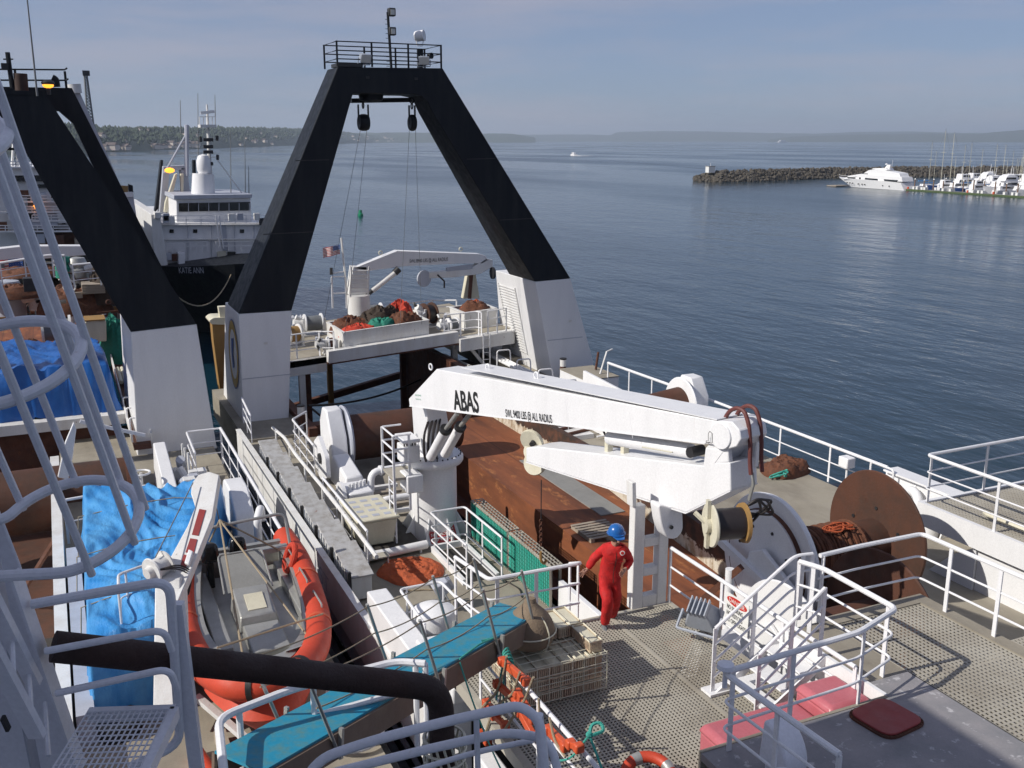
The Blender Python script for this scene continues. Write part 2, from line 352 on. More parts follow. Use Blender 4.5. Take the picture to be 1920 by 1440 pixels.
def floodlight(loc, aim, size=.35, m='grey', label='', cat='floodlight', name='floodlight', group=None):
    r = thing(name, label, cat, loc, group); a = V(aim).normalized(); c = V(loc)+V((0, 0, size*.9)); sd = a.cross(UP).normalized(); u = sd.cross(a)
    q = lambda x, y, z: c+sd*x*size+u*y*size+a*z*size
    hs = MB().hexa([q(-.32, -.25, -.45), q(.32, -.25, -.45), q(.32, .25, -.45), q(-.32, .25, -.45)], [q(-.6, -.45, .4), q(.6, -.45, .4), q(.6, .45, .4), q(-.6, .45, .4)]).build('housing', m, r, bev=size*.06)
    MB().hexa([q(-.52, -.38, .39), q(.52, -.38, .39), q(.52, .38, .39), q(-.52, .38, .39)], [q(-.52, -.38, .415), q(.52, -.38, .415), q(.52, .38, .415), q(-.52, .38, .415)]).build('lens', 'lampglass', hs)
    f = MB()
    for k in range(5): f.hexa([q(-.3+.15*k-.02, -.3, -.62), q(-.3+.15*k+.02, -.3, -.62), q(-.3+.15*k+.02, .3, -.62), q(-.3+.15*k-.02, .3, -.62)], [q(-.3+.15*k-.02, -.3, -.44), q(-.3+.15*k+.02, -.3, -.44), q(-.3+.15*k+.02, .3, -.44), q(-.3+.15*k-.02, .3, -.44)])
    f.build('cooling_fins', m, hs)
    MB().tube(fillet([q(-.68, 0, 0), q(-.68, -.7, 0), q(.68, -.7, 0), q(.68, 0, 0)], .1*size), .05*size, 6).build('bracket', m, r)
    MB().cyl(V(loc), q(0, -.7, 0), .07*size, seg=8).build('stem', m, r)
    return r
def grate_mb(x0, x1, y0, y1, z, pitch=.045, w=.02, t=.03):
    mb = MB(); n = int((x1-x0)/pitch)
    for i in range(n+1): x = x0+i*(x1-x0)/n; mb.box((x-w/2, y0, z-t), (x+w/2, y1, z))
    n = int((y1-y0)/pitch)
    for i in range(n+1): y = y0+i*(y1-y0)/n; mb.box((x0, y-w/2, z-t), (x1, y+w/2, z-.002))
    return mb
# ================================================================ setting: water
def water():
    m, nt, b = base('sea_water')
    b.inputs['Base Color'].default_value = (.005, .026, .042, 1); b.inputs['Roughness'].default_value = .12; b.inputs['IOR'].default_value = 1.33
    g = tex(nt, .85, 4, (1, .42, 1), .55, rot=(0, 0, .55)); g2 = tex(nt, .16, 4, (1, .5, 1), .5, rot=(0, 0, .5)); g3 = tex(nt, .012, 4, (1, .3, 1), .5, rot=(0, 0, .4))
    a = _n(nt, 'ShaderNodeMath', operation='MULTIPLY_ADD'); nt.links.new(g2, a.inputs[0]); a.inputs[1].default_value = 2.6; nt.links.new(g, a.inputs[2])
    bp = _n(nt, 'ShaderNodeBump'); bp.inputs['Strength'].default_value = .42; bp.inputs['Distance'].default_value = .3
    nt.links.new(a.outputs[0], bp.inputs['Height']); nt.links.new(bp.outputs[0], b.inputs['Normal'])
    rr = ramp(nt, g3, .40, .62, (.06,)*3+(1,), (.22,)*3+(1,)); nt.links.new(rr, b.inputs['Roughness'])
    return m
M['water'] = water(); M['slick'] = M['water'].copy(); M['slick'].name = 'smooth_wake_water'
for n_ in M['slick'].node_tree.nodes:
    if n_.type == 'BUMP': n_.inputs['Strength'].default_value = .16
mb = MB(); R_ = 13000; mb.add([(-R_, -R_, WZ), (R_, -R_, WZ), (R_, R_, WZ), (-R_, R_, WZ)], [(0, 1, 2, 3)])
tag(mb.build('water', 'water', smooth=False), kind='structure')

# ================================================================ main trawler (X 5..19.6)
trawler = thing('fishing_trawler', 'large white fishing trawler whose working deck fills the middle and right of the picture', 'trawler', (12, 20, WZ))
XL, XR = 5.0, 19.6
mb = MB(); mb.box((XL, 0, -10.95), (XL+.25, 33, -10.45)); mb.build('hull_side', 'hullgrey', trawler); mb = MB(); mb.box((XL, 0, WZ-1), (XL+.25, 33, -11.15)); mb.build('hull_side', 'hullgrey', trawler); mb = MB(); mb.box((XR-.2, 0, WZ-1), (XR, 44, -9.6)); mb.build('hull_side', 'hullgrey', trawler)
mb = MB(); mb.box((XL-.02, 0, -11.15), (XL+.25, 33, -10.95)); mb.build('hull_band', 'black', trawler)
mb = MB(); mb.box((XL-.04, 13.0, -10.45), (XL+.04, 33.0, -9.45)); mb.box((XL-.06, 13.0, -9.45), (XL+.1, 33.0, -9.40)); mb.build('left_bulwark', 'white_worn', trawler)
mb = MB(); mb.box((XL+.04, 13.9, -10.2), (9.45, 33.2, -10.0)); mb.build('working_deck', 'beige', trawler)
mb = MB(); mb.box((9.45, 12, -11.7), (11.5, 33.5, -11.5)); mb.box((9.3, 14, -11.5), (9.45, 33, -10.0)); mb.build('trough', 'rust', trawler)
mb = MB(); mb.box((11.5, 13.2, -11.5), (14.2, 33.0, -10.0)); mb.build('rusty_trawl_deck', 'rustdeck', trawler)
mb = MB(); mb.box((12.9, 22.3, -9.998), (13.65, 27.6, -9.97)); mb.build('steel_plate', 'concrete', trawler)
# trawl deck right wall + right side deck
mb = MB(); mb.box((14.2, 24.5, -10.6), (14.42, 34.5, -9.12)); mb.build('peeling_wall', 'peel', trawler)
MB().hexa([(13.25, 14.6, -10.6), (14.2, 24.5, -10.6), (14.42, 24.5, -10.6), (14.42, 14.6, -10.6)], [(13.25, 14.6, -9.1), (14.2, 24.5, -9.1), (14.42, 24.5, -9.1), (14.42, 14.6, -9.1)]).build('peeling_wall', 'peel', trawler, smooth=False)
mb = MB(); mb.box((14.42, 12.0, -9.8), (XR-.2, 38.5, -9.5)); mb.build('side_deck', 'beige', trawler)
mb = MB(); mb.box((XR-.2, 13.0, -9.8), (XR+.1, 18.6, -8.45)); mb.box((XR-.35, 13.0, -8.45), (XR+.15, 18.6, -8.4))
for y in (14, 15.2, 16.4, 17.6): mb.prism([(XR-.2, y, -9.5), (XR-.55, y, -9.5), (XR-.2, y, -8.5)], (0, .04, 0))
mb.build('right_bulwark', 'white', trawler)
# dark underdeck below the gratings
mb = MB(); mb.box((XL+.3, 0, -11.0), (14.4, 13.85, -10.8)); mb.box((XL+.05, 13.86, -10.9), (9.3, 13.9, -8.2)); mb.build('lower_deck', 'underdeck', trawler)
# stern: side walls of the ramp and the platform over it
for a_ in (((XL+.3, 33.2, -11), (7.4, 41, -9.9)), ((17.0, 38.5, -9.9), (XR, 46, -9.2))): MB().box(*a_).build('stern_deck', 'beige', trawler)
for a_ in (((7.4, 33.0, WZ-1), (7.7, 44.0, -9.7)), ((14.6, 34.5, WZ-1), (14.9, 44.0, -9.0)), ((14.9, 34.5, -11.5), (17.0, 42, -9.9))): MB().box(*a_).build('ramp_wall', 'rust', trawler)
MB().beam((7.7, 33.6, -10.3), (14.6, 33.6, -10.3), .5, 1.2).build('ramp_lip', 'rust', trawler)
for c in (): pass

# ---- left bulwark row of shingled grey boxes
for i in range(7):
    y0 = 20.0+i*1.5; y1 = y0+1.42; r = thing('bulwark_box', ['first', 'second', 'third', 'fourth', 'fifth', 'sixth', 'seventh'][i]+' stepped grey locker box along the bulwark counting from the near end', 'locker', (5.5, y0, -10), 'stepped grey locker boxes on the bulwark')
    MB().hexa([(5.25, y0, -9.95), (5.72, y0, -9.95), (5.72, y0, -9.42), (5.25, y0, -9.42)], [(5.25, y1, -9.95), (5.72, y1, -9.95), (5.72, y1, -9.16), (5.25, y1, -9.16)]).build('casing', 'white_worn', r, bev=.015)
    MB().hexa([(5.2, y0-.03, -9.415), (5.77, y0-.03, -9.415), (5.77, y0-.03, -9.375), (5.2, y0-.03, -9.375)], [(5.2, y1, -9.155), (5.77, y1, -9.155), (5.77, y1, -9.115), (5.2, y1, -9.115)]).build('lid', 'lidgrey', r, bev=.01)
    f = MB()
    for k in range(6): f.box((5.22, y0+.12+k*.24, -9.9), (5.25, y0+.16+k*.24, -9.3))
    f.build('ribs', 'grey', r)
    MB().box((5.16, y0-.06, -9.98), (5.24, y0+.02, -9.24)).build('end_post', 'dark', r)
text('AST', 'painted_letters', 'hullgrey', trawler, Yp(660, 1010, 21) if False else (XL-.045, 22.4, -10.15), (XL-.045, 20.9, -10.15), .42, depth=-.004)
MB().tube(fillet([(5.9, 31.6, -9.1), (5.95, 30, -9.0), (5.85, 28, -8.95), (5.9, 24, -9.0), (5.85, 20, -9.0)], .3), .05, 8).build('rail_pipe', 'white_worn', trawler)
for y in (21, 23, 25, 27, 29, 31): MB().cyl((5.88, y, -10), (5.88, y, -9.0), .03, seg=8).build('pipe_post', 'white_worn', trawler)

# ---- near-left casing with box and mushroom vent
r = thing('deck_casing', 'long white steel casing at the ship side just above the blue gangway', 'casing', (5.2, 15.5, -10))
a = [Zp(672, 1092, -8.7), Zp(697, 1088, -8.7), Zp(905, 1245, -8.7), Zp(860, 1290, -8.7)]
mb = MB(); mb.prism([(5.0, 13.4, -8.75), (5.42, 13.4, -8.75), (5.42, 17.9, -8.75), (5.0, 17.9, -8.75)], (0, 0, -2)); mb.build('casing', 'white', r, bev=.03)
MB().box((5.05, 13.3, -8.75), (6.1, 15.1, -8.45)).build('box_top', 'white', r, bev=.04)
r = thing('mushroom_vent', 'round white mushroom ventilator beside the casing by the ship side', 'ventilator', (5.95, 16.6, -10))
MB().cyl((5.95, 16.6, -10), (5.95, 16.6, -8.9), .26).build('neck', 'white', r)
MB().lathe([(0, .42), (.2, .4), (.4, .3), (.43, .2), (.43, 0), (.4, -.02), (0, -.02)], (5.95, 16.6, -9.05)).build('cap', 'white', r)
railing('vent_guard', 'small tubular guard rail hooped around the mushroom ventilator', [(5.45, 15.7, -9.6), (5.5, 17.3, -9.6), (6.35, 17.3, -9.6), (6.4, 15.7, -9.6)], h=1.05, rails=(1, .5), spacing=.9, flat=False, cat='guard rail')

# ---- crane
A = (7.55, 22.3); B = (9.35, 12.5)              # near face plane of the boom, seen from above
dn = V((B[1]-A[1], A[0]-B[0], 0)).normalized()*-1   # towards the far side (+X)
crane = thing('deck_crane', 'big white folded deck crane with ABAS painted on its boom, standing on a round pedestal', 'crane', (8.3, 23.0, -10))
MB().lathe([(.60, 0), (.60, 2.0), (.74, 2.0), (.78, 2.06), (.78, 2.16), (.74, 2.22), (0, 2.22)], (8.3, 23.0, -10), seg=40).build('pedestal', 'white', crane)
for k in range(8):
    t = k*math.pi/4+.2; c, s = math.cos(t), math.sin(t); MB().prism([(8.3+c*.58, 23+s*.58, -9.3), (8.3+c*1.0, 23+s*1.0, -10), (8.3+c*.58, 23+s*.58, -10)], (-s*.03, c*.03, 0)).build('gusset', 'white', crane)
mb = MB(); [mb.cyl((8.3+.72*math.cos(t), 23+.72*math.sin(t), -7.98), (8.3+.72*math.cos(t), 23+.72*math.sin(t), -7.75), .02, seg=6) for t in [k*math.pi/16 for k in range(32)]]; mb.build('bolt_ring', 'dark', crane)
def bm(pts, th, name, m='white', off=0, bev=.02, parent=None):
    P = [Lp(x, y, A, B)+dn*off for x, y in pts]; return MB().prism(P, dn*th).build(name, m, parent or crane, bev=bev)
BT = .62
bm([(768, 762), (766, 748), (818, 692), (864, 687) if False else (836, 691), (1362, 800), (1384, 812), (1394, 828), (1384, 846), (1362, 856), (1345, 858), (1330, 836)][:3]+[(1345, 789), (1372, 791), (1386, 806), (1389, 824), (1381, 838), (1362, 843), (1345, 838), (1325, 833)], BT, 'main_boom')
bm([(985, 838), (1300, 876), (1342, 845), (1388, 800), (1412, 905), (1432, 942), (1285, 962), (983, 866)][:0]+[(984, 840), (1005, 838), (1316, 874), (1320, 840), (1358, 843), (1340, 868), (1366, 868), (1368, 920), (1284, 962), (984, 866)], BT, 'jib', off=.03)
bm([(1316, 874), (1320, 840), (1358, 800), (1364, 868)], .1, 'near_cheek', off=.035)
for (pa, pb, o_) in (((768, 762), (1322, 833), -.012), ((866, 690), (1345, 788), -.012)):
    a_, b_ = Lp(*pa, A, B), Lp(*pb, A, B); MB().hexa([a_+dn*o_, a_+dn*(BT+.012), a_+dn*(BT+.012)+V((0, 0, .018)), a_+dn*o_+V((0, 0, .018))], [b_+dn*o_, b_+dn*(BT+.012), b_+dn*(BT+.012)+V((0, 0, .018)), b_+dn*o_+V((0, 0, .018))]).build('boom_flange', 'white', crane)
for (pa, pb) in (((984, 866), (1284, 962)), ((1284, 962), (1368, 920))):
    a_, b_ = Lp(*pa, A, B), Lp(*pb, A, B); MB().hexa([a_+dn*.015-V((0, 0, .018)), a_+dn*(BT+.045)-V((0, 0, .018)), a_+dn*(BT+.045), a_+dn*.015], [b_+dn*.015-V((0, 0, .018)), b_+dn*(BT+.045)-V((0, 0, .018)), b_+dn*(BT+.045), b_+dn*.015]).build('jib_flange', 'white', crane)
for x_ in (1060, 1180): a_, b_ = Lp(x_, 700+(x_-818)*.2, A, B), Lp(x_+6, 806+(x_-1060)*.13, A, B); MB().tube([a_+dn*.003, b_+dn*.003], .006, 5).build('weld_seam', 'white', crane)
p_ = Lp(1262, 852, A, B); MB().tube([Lp(1205, 838, A, B)-dn*.01, Lp(1262, 848, A, B)-dn*.01], .012, 6).build('grease_line', 'cream', crane)
# elbow: knuckle block with cross shaft and far cheek
k0 = [(1362, 822), (1398, 815), (1442, 905), (1368, 922)]
MB().prism([Lp(x, y, A, B)+dn*.58 for x, y in [(1320, 875), (1325, 830), (1342, 800), (1362, 797), (1372, 812), (1368, 890)]], dn*.1).build('far_cheek', 'white', crane, bev=.02)
c = Lp(1352, 817, A, B); MB().cyl(c+dn*.02, c+dn*.7, .10, seg=24).build('hinge_shaft', 'white', crane)
MB().cyl(c-dn*.03, c+dn*.05, .22, seg=28).build('hinge_boss', 'white', crane, bev=.01)
MB().cyl(c+dn*.62, c+dn*.74, .24, seg=28).build('hinge_boss', 'white', crane, bev=.01)
for j, (o, m) in enumerate(((.22, 'hose_red'), (.48, 'hose_red'))):
    P = [Lp(x, y, A, B)+dn*o for x, y in [(1338, 812), (1340, 790), (1350, 774), (1364, 768), (1378, 775), (1386, 800), (1389, 840), (1388, 870), (1390, 895)]]
    MB().tube(fillet(P, .2), .035, 8).build('hydraulic_hose', m, crane)
MB().tube([Lp(1386, 893, A, B)+dn*.3, Lp(1388, 915, A, B)+dn*.3, Lp(1380, 945, A, B)+dn*.3], .03, 6).build('steel_pipe', 'alu', crane)
for x in (1118, 1148):
    p = Lp(x, 852, A, B)+dn*.3; MB().box(p+V((-.06, -.06, -.12)), p+V((.06, .06, .3))).build('rest_bracket', 'cream', crane, bev=.01)
p = Lp(1030, 800, A, B)+dn*.3; q = Lp(1300, 856, A, B)+dn*.3; MB().cyl(Lp(1120, 826, A, B)+dn*.3, Lp(1272, 852, A, B)+dn*.3, .13, seg=18).build('jib_cylinder', 'white', crane)
p = Lp(1288, 850, A, B)+dn*.06; MB().cyl(p, p+dn*.3, .09, seg=16).build('cylinder_eye', 'dark', crane)
for k in range(3): MB().tube(fillet([Lp(1105+8*k, 815, A, B)+dn*.35, Lp(1120+6*k, 838, A, B)+dn*.3, Lp(1145+4*k, 836, A, B)+dn*.3, Lp(1165+4*k, 822, A, B)+dn*.35], .1), .022, 6).build('hose', 'hose', crane)
# mast/slewing column on the pedestal, luffing cylinders, operator's platform
MB().hexa([(8.0, 22.55, -7.8), (8.7, 22.55, -7.8), (8.75, 23.4, -7.8), (7.95, 23.4, -7.8)], [(7.9, 22.25, -6.3), (8.4, 22.3, -6.3), (8.4, 23.1, -6.3), (7.75, 23.0, -6.3)]).build('slewing_column', 'white', crane, bev=.03)
for o in (.02, .42):
    a = Lp(806, 858, A, B)+dn*o; b_ = Lp(834, 806, A, B)+dn*o; c2 = Lp(856, 776, A, B)+dn*o
    rr = MB().cyl(a, b_, .115, seg=18).build('luffing_cylinder', 'white', crane); MB().cyl(b_, c2, .055, seg=12).build('piston_rod', 'alu', rr); MB().cyl(b_-(b_-a).normalized()*.05, b_+(b_-a).normalized()*.05, .14, seg=18).build('gland', 'dark', rr)
for k in range(4): MB().tube(fillet([(7.9+.1*k, 22.4, -7.75), (7.75+.1*k, 22.1, -7.5), (7.75+.12*k, 22.1, -7.0), (8.0+.1*k, 22.4, -6.7)], .2), .03, 6).build('hose', 'hose', crane)
MB().box((7.0, 22.2, -8.1), (7.75, 23.1, -8.04)).build('operator_platform', 'grate', crane)
MB().box((7.3, 22.1, -8.45), (7.72, 22.7, -8.0)).build('lower_cabinet', 'white', crane, bev=.03)
MB().box((7.28, 22.3, -7.75), (7.72, 22.8, -7.3)).build('control_cabinet', 'white', crane, bev=.03)
MB().box((7.25, 22.2, -7.2), (7.7, 22.9, -7.1)).build('valve_cover', 'white', crane, bev=.03)
mb = MB(); [mb.cyl((7.33+.07*k, 22.35, -7.3), (7.33+.07*k, 22.35, -7.14), .02, seg=6) for k in range(5)]; mb.build('valve_levers', 'dark', crane)
for (x, y) in ((7.0, 22.2), (7.0, 23.1), (7.4, 22.2)): MB().beam((x, y, -8.9 if y < 23 else -8.05), (x, y, -6.95), .05, .05).build('platform_post', 'white_rail', crane)
for z in (-6.95, -7.3, -7.65): MB().tube(fillet([(7.45, 22.2, z), (7.0, 22.2, z), (7.0, 23.1, z), (7.5, 23.1, z)], .05), .025, 6).build('platform_rail', 'white_rail', crane)
mb = MB(); [mb.cyl((7.05, 22.3+.0, -9.9+.28*k), (7.05, 22.75, -9.9+.28*k), .018, seg=6) for k in range(7)]; mb.build('ladder_rungs', 'white_rail', crane)
for y in (22.3, 22.75): MB().cyl((7.05, y, -10), (7.05, y, -8.05), .025, seg=6).build('ladder_stringer', 'white_rail', crane)
# lettering on the near face
def fp(x, y, o=-.008): return Lp(x, y, A, B)+dn*o
text('ABAS', 'letters', 'ink', crane, fp(852, 767), fp(899, 773), .45, bold=.022)
text('SWL 9400 LBS @ ALL RADIUS', 'letters', 'ink', crane, fp(949, 781), fp(1036, 793), .17, bold=.004)
text('ABAS CRANE', 'green_print', 'inkgreen', crane, fp(779, 742), fp(790, 743), .04); text('SERVICE', 'green_print', 'inkgreen', crane, fp(780, 749), fp(790, 750), .03)
for x, y in ((804, 693), (893, 697), (983, 713)):
    p = Lp(x, y, A, B)+dn*(.3 if x != 804 else .05); MB().tube(ring_pts(p+V((0, 0, .06)), .07, (1, .2, 0), 14), .018, 6, closed=True).build('lifting_eye', 'white', crane)
r = MB(); P = [fp(1337, 827, -.035), fp(1337, 815, -.035)]
mb = MB().tube([fp(x, y, -.036) for x, y in [(1327, 829), (1338, 830), (1338, 812), (1334, 808), (1331, 812), (1331, 826), (1327, 826), (1327, 829)]], .006, 4); mb.build('emblem_outline', 'ink', crane)
# hoist winch under the elbow
w0 = Dp(1336, 984, 15.0); ax = V((.93, -.25, 0)).normalized()
w = MB().cyl(w0, w0+ax*.46, .24, seg=28).build('rope_spool', 'hose', crane)
MB().lathe([(0, 0), (.33, 0), (.34, .03), (.3, .06), (0, .06)], w0-ax*.05, ax).build('flange', 'cream', crane)
MB().lathe([(0, 0), (.3, 0), (.31, .05), (0, .05)], w0+ax*.46, ax).build('flange', 'yellow', crane)
MB().beam(w0-ax*.08+V((0, 0, -.36)), w0-ax*.08+V((0, 0, .4)), .09, .05, up=ax).build('winch_bracket', 'cream', crane)
MB().beam(w0-ax*.08+V((-.1, .2, .15)), w0-ax*.07, .06, .05, up=ax).build('winch_bracket', 'cream', crane)
MB().cyl(w0-ax*.12, w0-ax*.02, .12, seg=18).build('winch_motor', 'cream', crane)
for k in range(5):
    q0 = w0+ax*.5+V((0, 0, .25)); rd = random.Random(k); MB().tube(fillet([q0, q0+V((rd.uniform(.1, .3), -.1, .15)), q0+V((rd.uniform(.3, .6), 0, rd.uniform(-.25, .1))), q0+V((rd.uniform(.1, .4), .1, rd.uniform(-.4, -.1))), q0+V((0, .1, -.1))], .15), .02, 6).build('hose', 'hose', crane)
# sheave head at the jib tip and hook line
s0 = Lp(985, 852, A, B)+dn*.3
for k, (dx, dz, rr) in enumerate(((-.02, .18, .26), (0, -.02, .2), (.06, -.28, .26))):
    p = s0+V((dx-.05, .15, dz)); MB().lathe([(0, 0), (rr, 0), (rr+.01, .04), (rr, .08), (0, .08)], p, (.55, .35, .2 if k == 0 else -.2)).build('sheave', 'cream', crane)
MB().cyl(s0+V((.1, -.1, -.2)), s0+V((.3, -.35, -.2)), .1).build('sheave_pin', 'dark', crane)
MB().cyl(s0+V((-.1, .05, .15)), s0+V((.1, .2, .25)), .06, seg=12).build('sheave_hub', 'dark', crane)
hk = thing('cargo_hook', 'rusty orange hook and chain hanging under the crane jib tip', 'hook', Lp(993, 985, A, B)); p0 = Lp(993, 905, A, B)+dn*.3; p1 = p0-V((0, 0, .9))
MB().cyl(p0, p1, .012, seg=6).build('fall_line', 'dark', hk)
mb = MB(); [mb.tube(ring_pts(p1-V((0, 0, .06*k)), .035, (1, 0, 0) if k % 2 else (0, 1, 0), 10), .012, 5, closed=True) for k in range(10)]; mb.build('chain', 'rust', hk)
MB().tube(fillet([p1-V((0, 0, .7)), p1-V((0, 0, .9)), p1+V((.08, 0, -1.0)), p1+V((.14, 0, -.9))], .08), .03, 8).build('hook', 'yellow', hk)

# crane rest (two white legs with cut-outs)
r = thing('crane_rest', 'tall white frame post with rectangular openings that carries the crane boom', 'support post', (9.0, 13.95, -8.1))
x0, x1 = 8.68, 9.4; yb = 13.95; zt = -6.15
for (a, b_) in ((x0, x0+.22), (x1-.2, x1)): MB().box((a, yb-.09, -8.1), (b_, yb+.09, zt)).build('upright', 'white_worn', r, bev=.015)
for z in (-8.1, -7.5, -6.95): MB().box((x0+.221, yb-.085, z), (x1-.201, yb+.085, z+(.22 if z < -8 else .16))).build('crossbar', 'white_worn', r, bev=.015)
MB().hexa([(x0-.05, yb-.1, zt), (x0+.03, yb-.1, zt), (x0+.03, yb+.1, zt), (x0-.05, yb+.1, zt)], [(x0-.08, yb-.1, zt+.45), (x0, yb-.1, zt+.45), (x0, yb+.1, zt+.45), (x0-.08, yb+.1, zt+.45)]).build('cheek', 'white_worn', r, bev=.01)
MB().prism(fillet([Yp(x, y, 13.5) for x, y in [(1234, 945), (1280, 958), (1281, 995), (1269, 1011), (1250, 1010), (1240, 985)]], .1, True), (0, .28, 0)).build('boom_lug', 'white', crane, bev=.02)
p_ = Yp(1258, 988, 13.49); MB().cyl(p_, p_-V((0, .03, 0)), .035, seg=12).build('lug_pin', 'dark', crane)

# ================================================================ platforms near
r = thing('grating_platform', 'wide galvanised grating platform on which the man in red walks', 'platform', (7.3, 12, -8.1))
grate_mb(XL+.12, 9.42, 6.4, 13.8, -8.1, .062, .026, .016).build('grating', 'grate', r, smooth=False)
mb = MB(); mb.box((XL, 6.3, -8.3), (XL+.12, 13.9, -8.09)); mb.box((9.42, 6.3, -8.3), (9.5, 13.9, -8.09)); mb.box((XL, 13.8, -8.3), (9.5, 13.9, -8.085)); mb.box((8.17, 6.4, -8.2), (8.23, 13.8, -8.095)); mb.build('edge_frame', 'grate', r)
mb = MB(); [mb.box((XL, y, -8.3), (9.5, y+.08, -8.14)) for y in (7, 8.5, 10, 11.5, 13)]; mb.build('joists', 'dark', r)
r = thing('upper_platform', 'raised grey deck and grating at the lower right corner, above the stairs', 'platform', (11, 8, -7.3)); U = -7.3
grate_mb(10.4, 12.2, 2.5, 10.75, U, .075, .034, .014).build('grating', 'grate', r, smooth=False)
mb = MB(); mb.box((9.62, 2, U-.1), (10.4, 9.25, U)); mb.box((6.6, 2, U-.1), (9.62, 8.85, U)); mb.build('grey_deck', 'greydeck', r)
mb = MB(); mb.box((12.2, 2, U-.1), (12.45, 11, U+.02)); mb.box((10.3, 10.75, U-.1), (12.2, 11, U+.02)); mb.box((9.62, 9.25, U-.1), (10.4, 10.95, U-.005)); mb.box((6.6, 8.85, U-.25), (9.62, 8.9, U+.01)); mb.build('edge_frame', 'beige', r)
MB().box((9.6, 8.9, U-.42), (9.66, 10.95, U+.02)).build('white_face', 'white', r)
mb = MB(); [mb.box((10.3, y, U-.25), (12.4, y+.08, U-.04)) for y in (4, 6, 8, 10)]; mb.build('joists', 'dark', r)
# steps
r = thing('deck_stairs', 'short white steel stairs between the grating platform and the upper deck', 'stairs', (9, 10.4, -8.1))
for y in (10.95, 10.05): MB().hexa([(8.3, y-.02, -8.1), (8.55, y-.02, -8.1), (9.6, y-.02, U-.12), (9.6, y-.02, U+.02)], [(8.3, y+.02, -8.1), (8.55, y+.02, -8.1), (9.6, y+.02, U-.12), (9.6, y+.02, U+.02)]).build('stringer', 'white', r)
for k in range(3): MB().box((8.55+.33*k, 10.07, -7.92+.2*k), (8.85+.33*k, 10.93, -7.89+.2*k)).build('step', 'white', r)
MB().box((8.25, 10.9, -8.09), (9.6, 11.15, -8.05)).build('kick_plate', 'white', r)
H1 = 1.08
railing('stair_railing', 'slanting white handrail on the far side of the short stairs', [(8.35, 11.0, -8.1), (9.75, 11.0, -7.2), (10.05, 10.95, -7.2)], h=H1, rails=(1, .75, .5, .25), spacing=.8, group='stair handrails')
railing('stair_railing', 'slanting white handrail of the short stairs curling round at its top, nearer of the pair', [(8.45, 10.1, -8.1), (9.55, 10.1, -7.3)], h=H1, rails=(1, .75, .5, .25), spacing=.8, group='stair handrails')
railing('platform_railing', 'white railing at the edge of the raised grating beside the rusty drums', [(10.2, 10.95, U), (11.0, 10.98, U), (12.3, 10.95, U), (12.35, 8.6, U), (12.9, 8.4, U)], h=1.12, posts=[(10.25, 10.93, U), (12.3, 10.35, U), (12.32, 9.45, U), (12.5, 8.55, U)], r=.032)
railing('deck_railing', 'bluish white railing in shade at the lower right around the grey upper deck', [(6.9, 6.9, U), (6.8, 8.75, U), (9.0, 8.85, U), (9.95, 8.85+.3, U), (9.95, 10.6, U), (9.8, 10.95, U)], h=1.1, spacing=1.0, r=.034, m='white_rail')
railing('walkway_railing', 'white railing along the side of the grating platform, carrying the danger sign', [(9.45, 13.85, -8.1), (9.45, 9.3, -8.1)], h=1.06, spacing=1.7, r=.03)
railing('side_railing', 'white railing at the ship side hung with the orange rope ladder', [(5.12, 12.3, -8.1), (5.12, 6.5, -8.1)], h=1.05, spacing=1.9, r=.028)
railing('forward_railing', 'white railing between the beige deck and the grating platform, left of the man in red', [(5.9, 15.3, -8.25), (5.95, 13.9, -8.1), (7.65, 13.85, -8.1), (7.66, 14.3, -8.3)], h=1.1, spacing=.9, r=.03)
# danger sign
r = thing('danger_sign', 'white DANGER NO SMOKING sign hung on the walkway railing', 'sign', (9.4, 11.7, -7.6)); sx = 9.40
y0, y1, z0, z1 = 12.15, 11.55, -7.68, -7.12
MB().box((sx-.008, y1, z0), (sx, y0, z1)).build('board', 'signwhite', r)
mb = MB(); mb.add([V((sx-.011, (y0+y1)/2, z1-.1))]+[V((sx-.011, (y0+y1)/2+.26*math.cos(t), z1-.1+.075*math.sin(t))) for t in [k*math.pi/12 for k in range(24)]], [(0, i+1, (i+1) % 24+1) for i in range(24)]); mb.build('red_oval', 'inkred', r, smooth=False)
text('DANGER', 'white_letters', 'signwhite', r, (sx-.013, y0-.1, z1-.135), (sx-.013, y1+.1, z1-.135), .07, depth=0)
for k, s in enumerate(('NO SMOKING', 'NO VISITORS', 'NO OPEN LIGHTS')): text(s, 'black_letters', 'ink', r, (sx-.012, y0-.05, z1-.27-.11*k), (sx-.012, y1+(.14 if k < 2 else .05), z1-.27-.11*k), .075, depth=0, bold=.01)

# red hatch, pink boxes
r = thing('deck_hatch', 'dark red rounded hatch cover bolted to the grey upper deck', 'hatch', (9.2, 8.45, U))
P = fillet([(8.82, 8.1, U), (9.6, 8.1, U), (9.6, 8.82, U), (8.82, 8.82, U)], .2, True); P = [Matrix.Rotation(.12, 3, 'Z') @ (p-V((9.2, 8.45, U)))+V((9.2, 8.45, U)) for p in P]
MB().prism(P, (0, 0, .03)).build('rim', 'rust', r); MB().prism([V((9.2, 8.45, U+.03))+(p-V((9.2, 8.45, U)))*.92 for p in P], (0, 0, .03)).build('lid', 'redhatch', r, bev=.01)
mb = MB(); [mb.sphere(V((9.2, 8.45, U+.032))+(P[i]-V((9.2, 8.45, U)))*.96, .014, 6) for i in range(0, len(P), 1)]; [mb.sphere(P[5].lerp(P[6], k/5)*.97+V((9.2, 8.45, U))*.03+V((0, 0, .03)), .014, 6) for k in range(6)]; mb.build('bolts', 'rust', r)
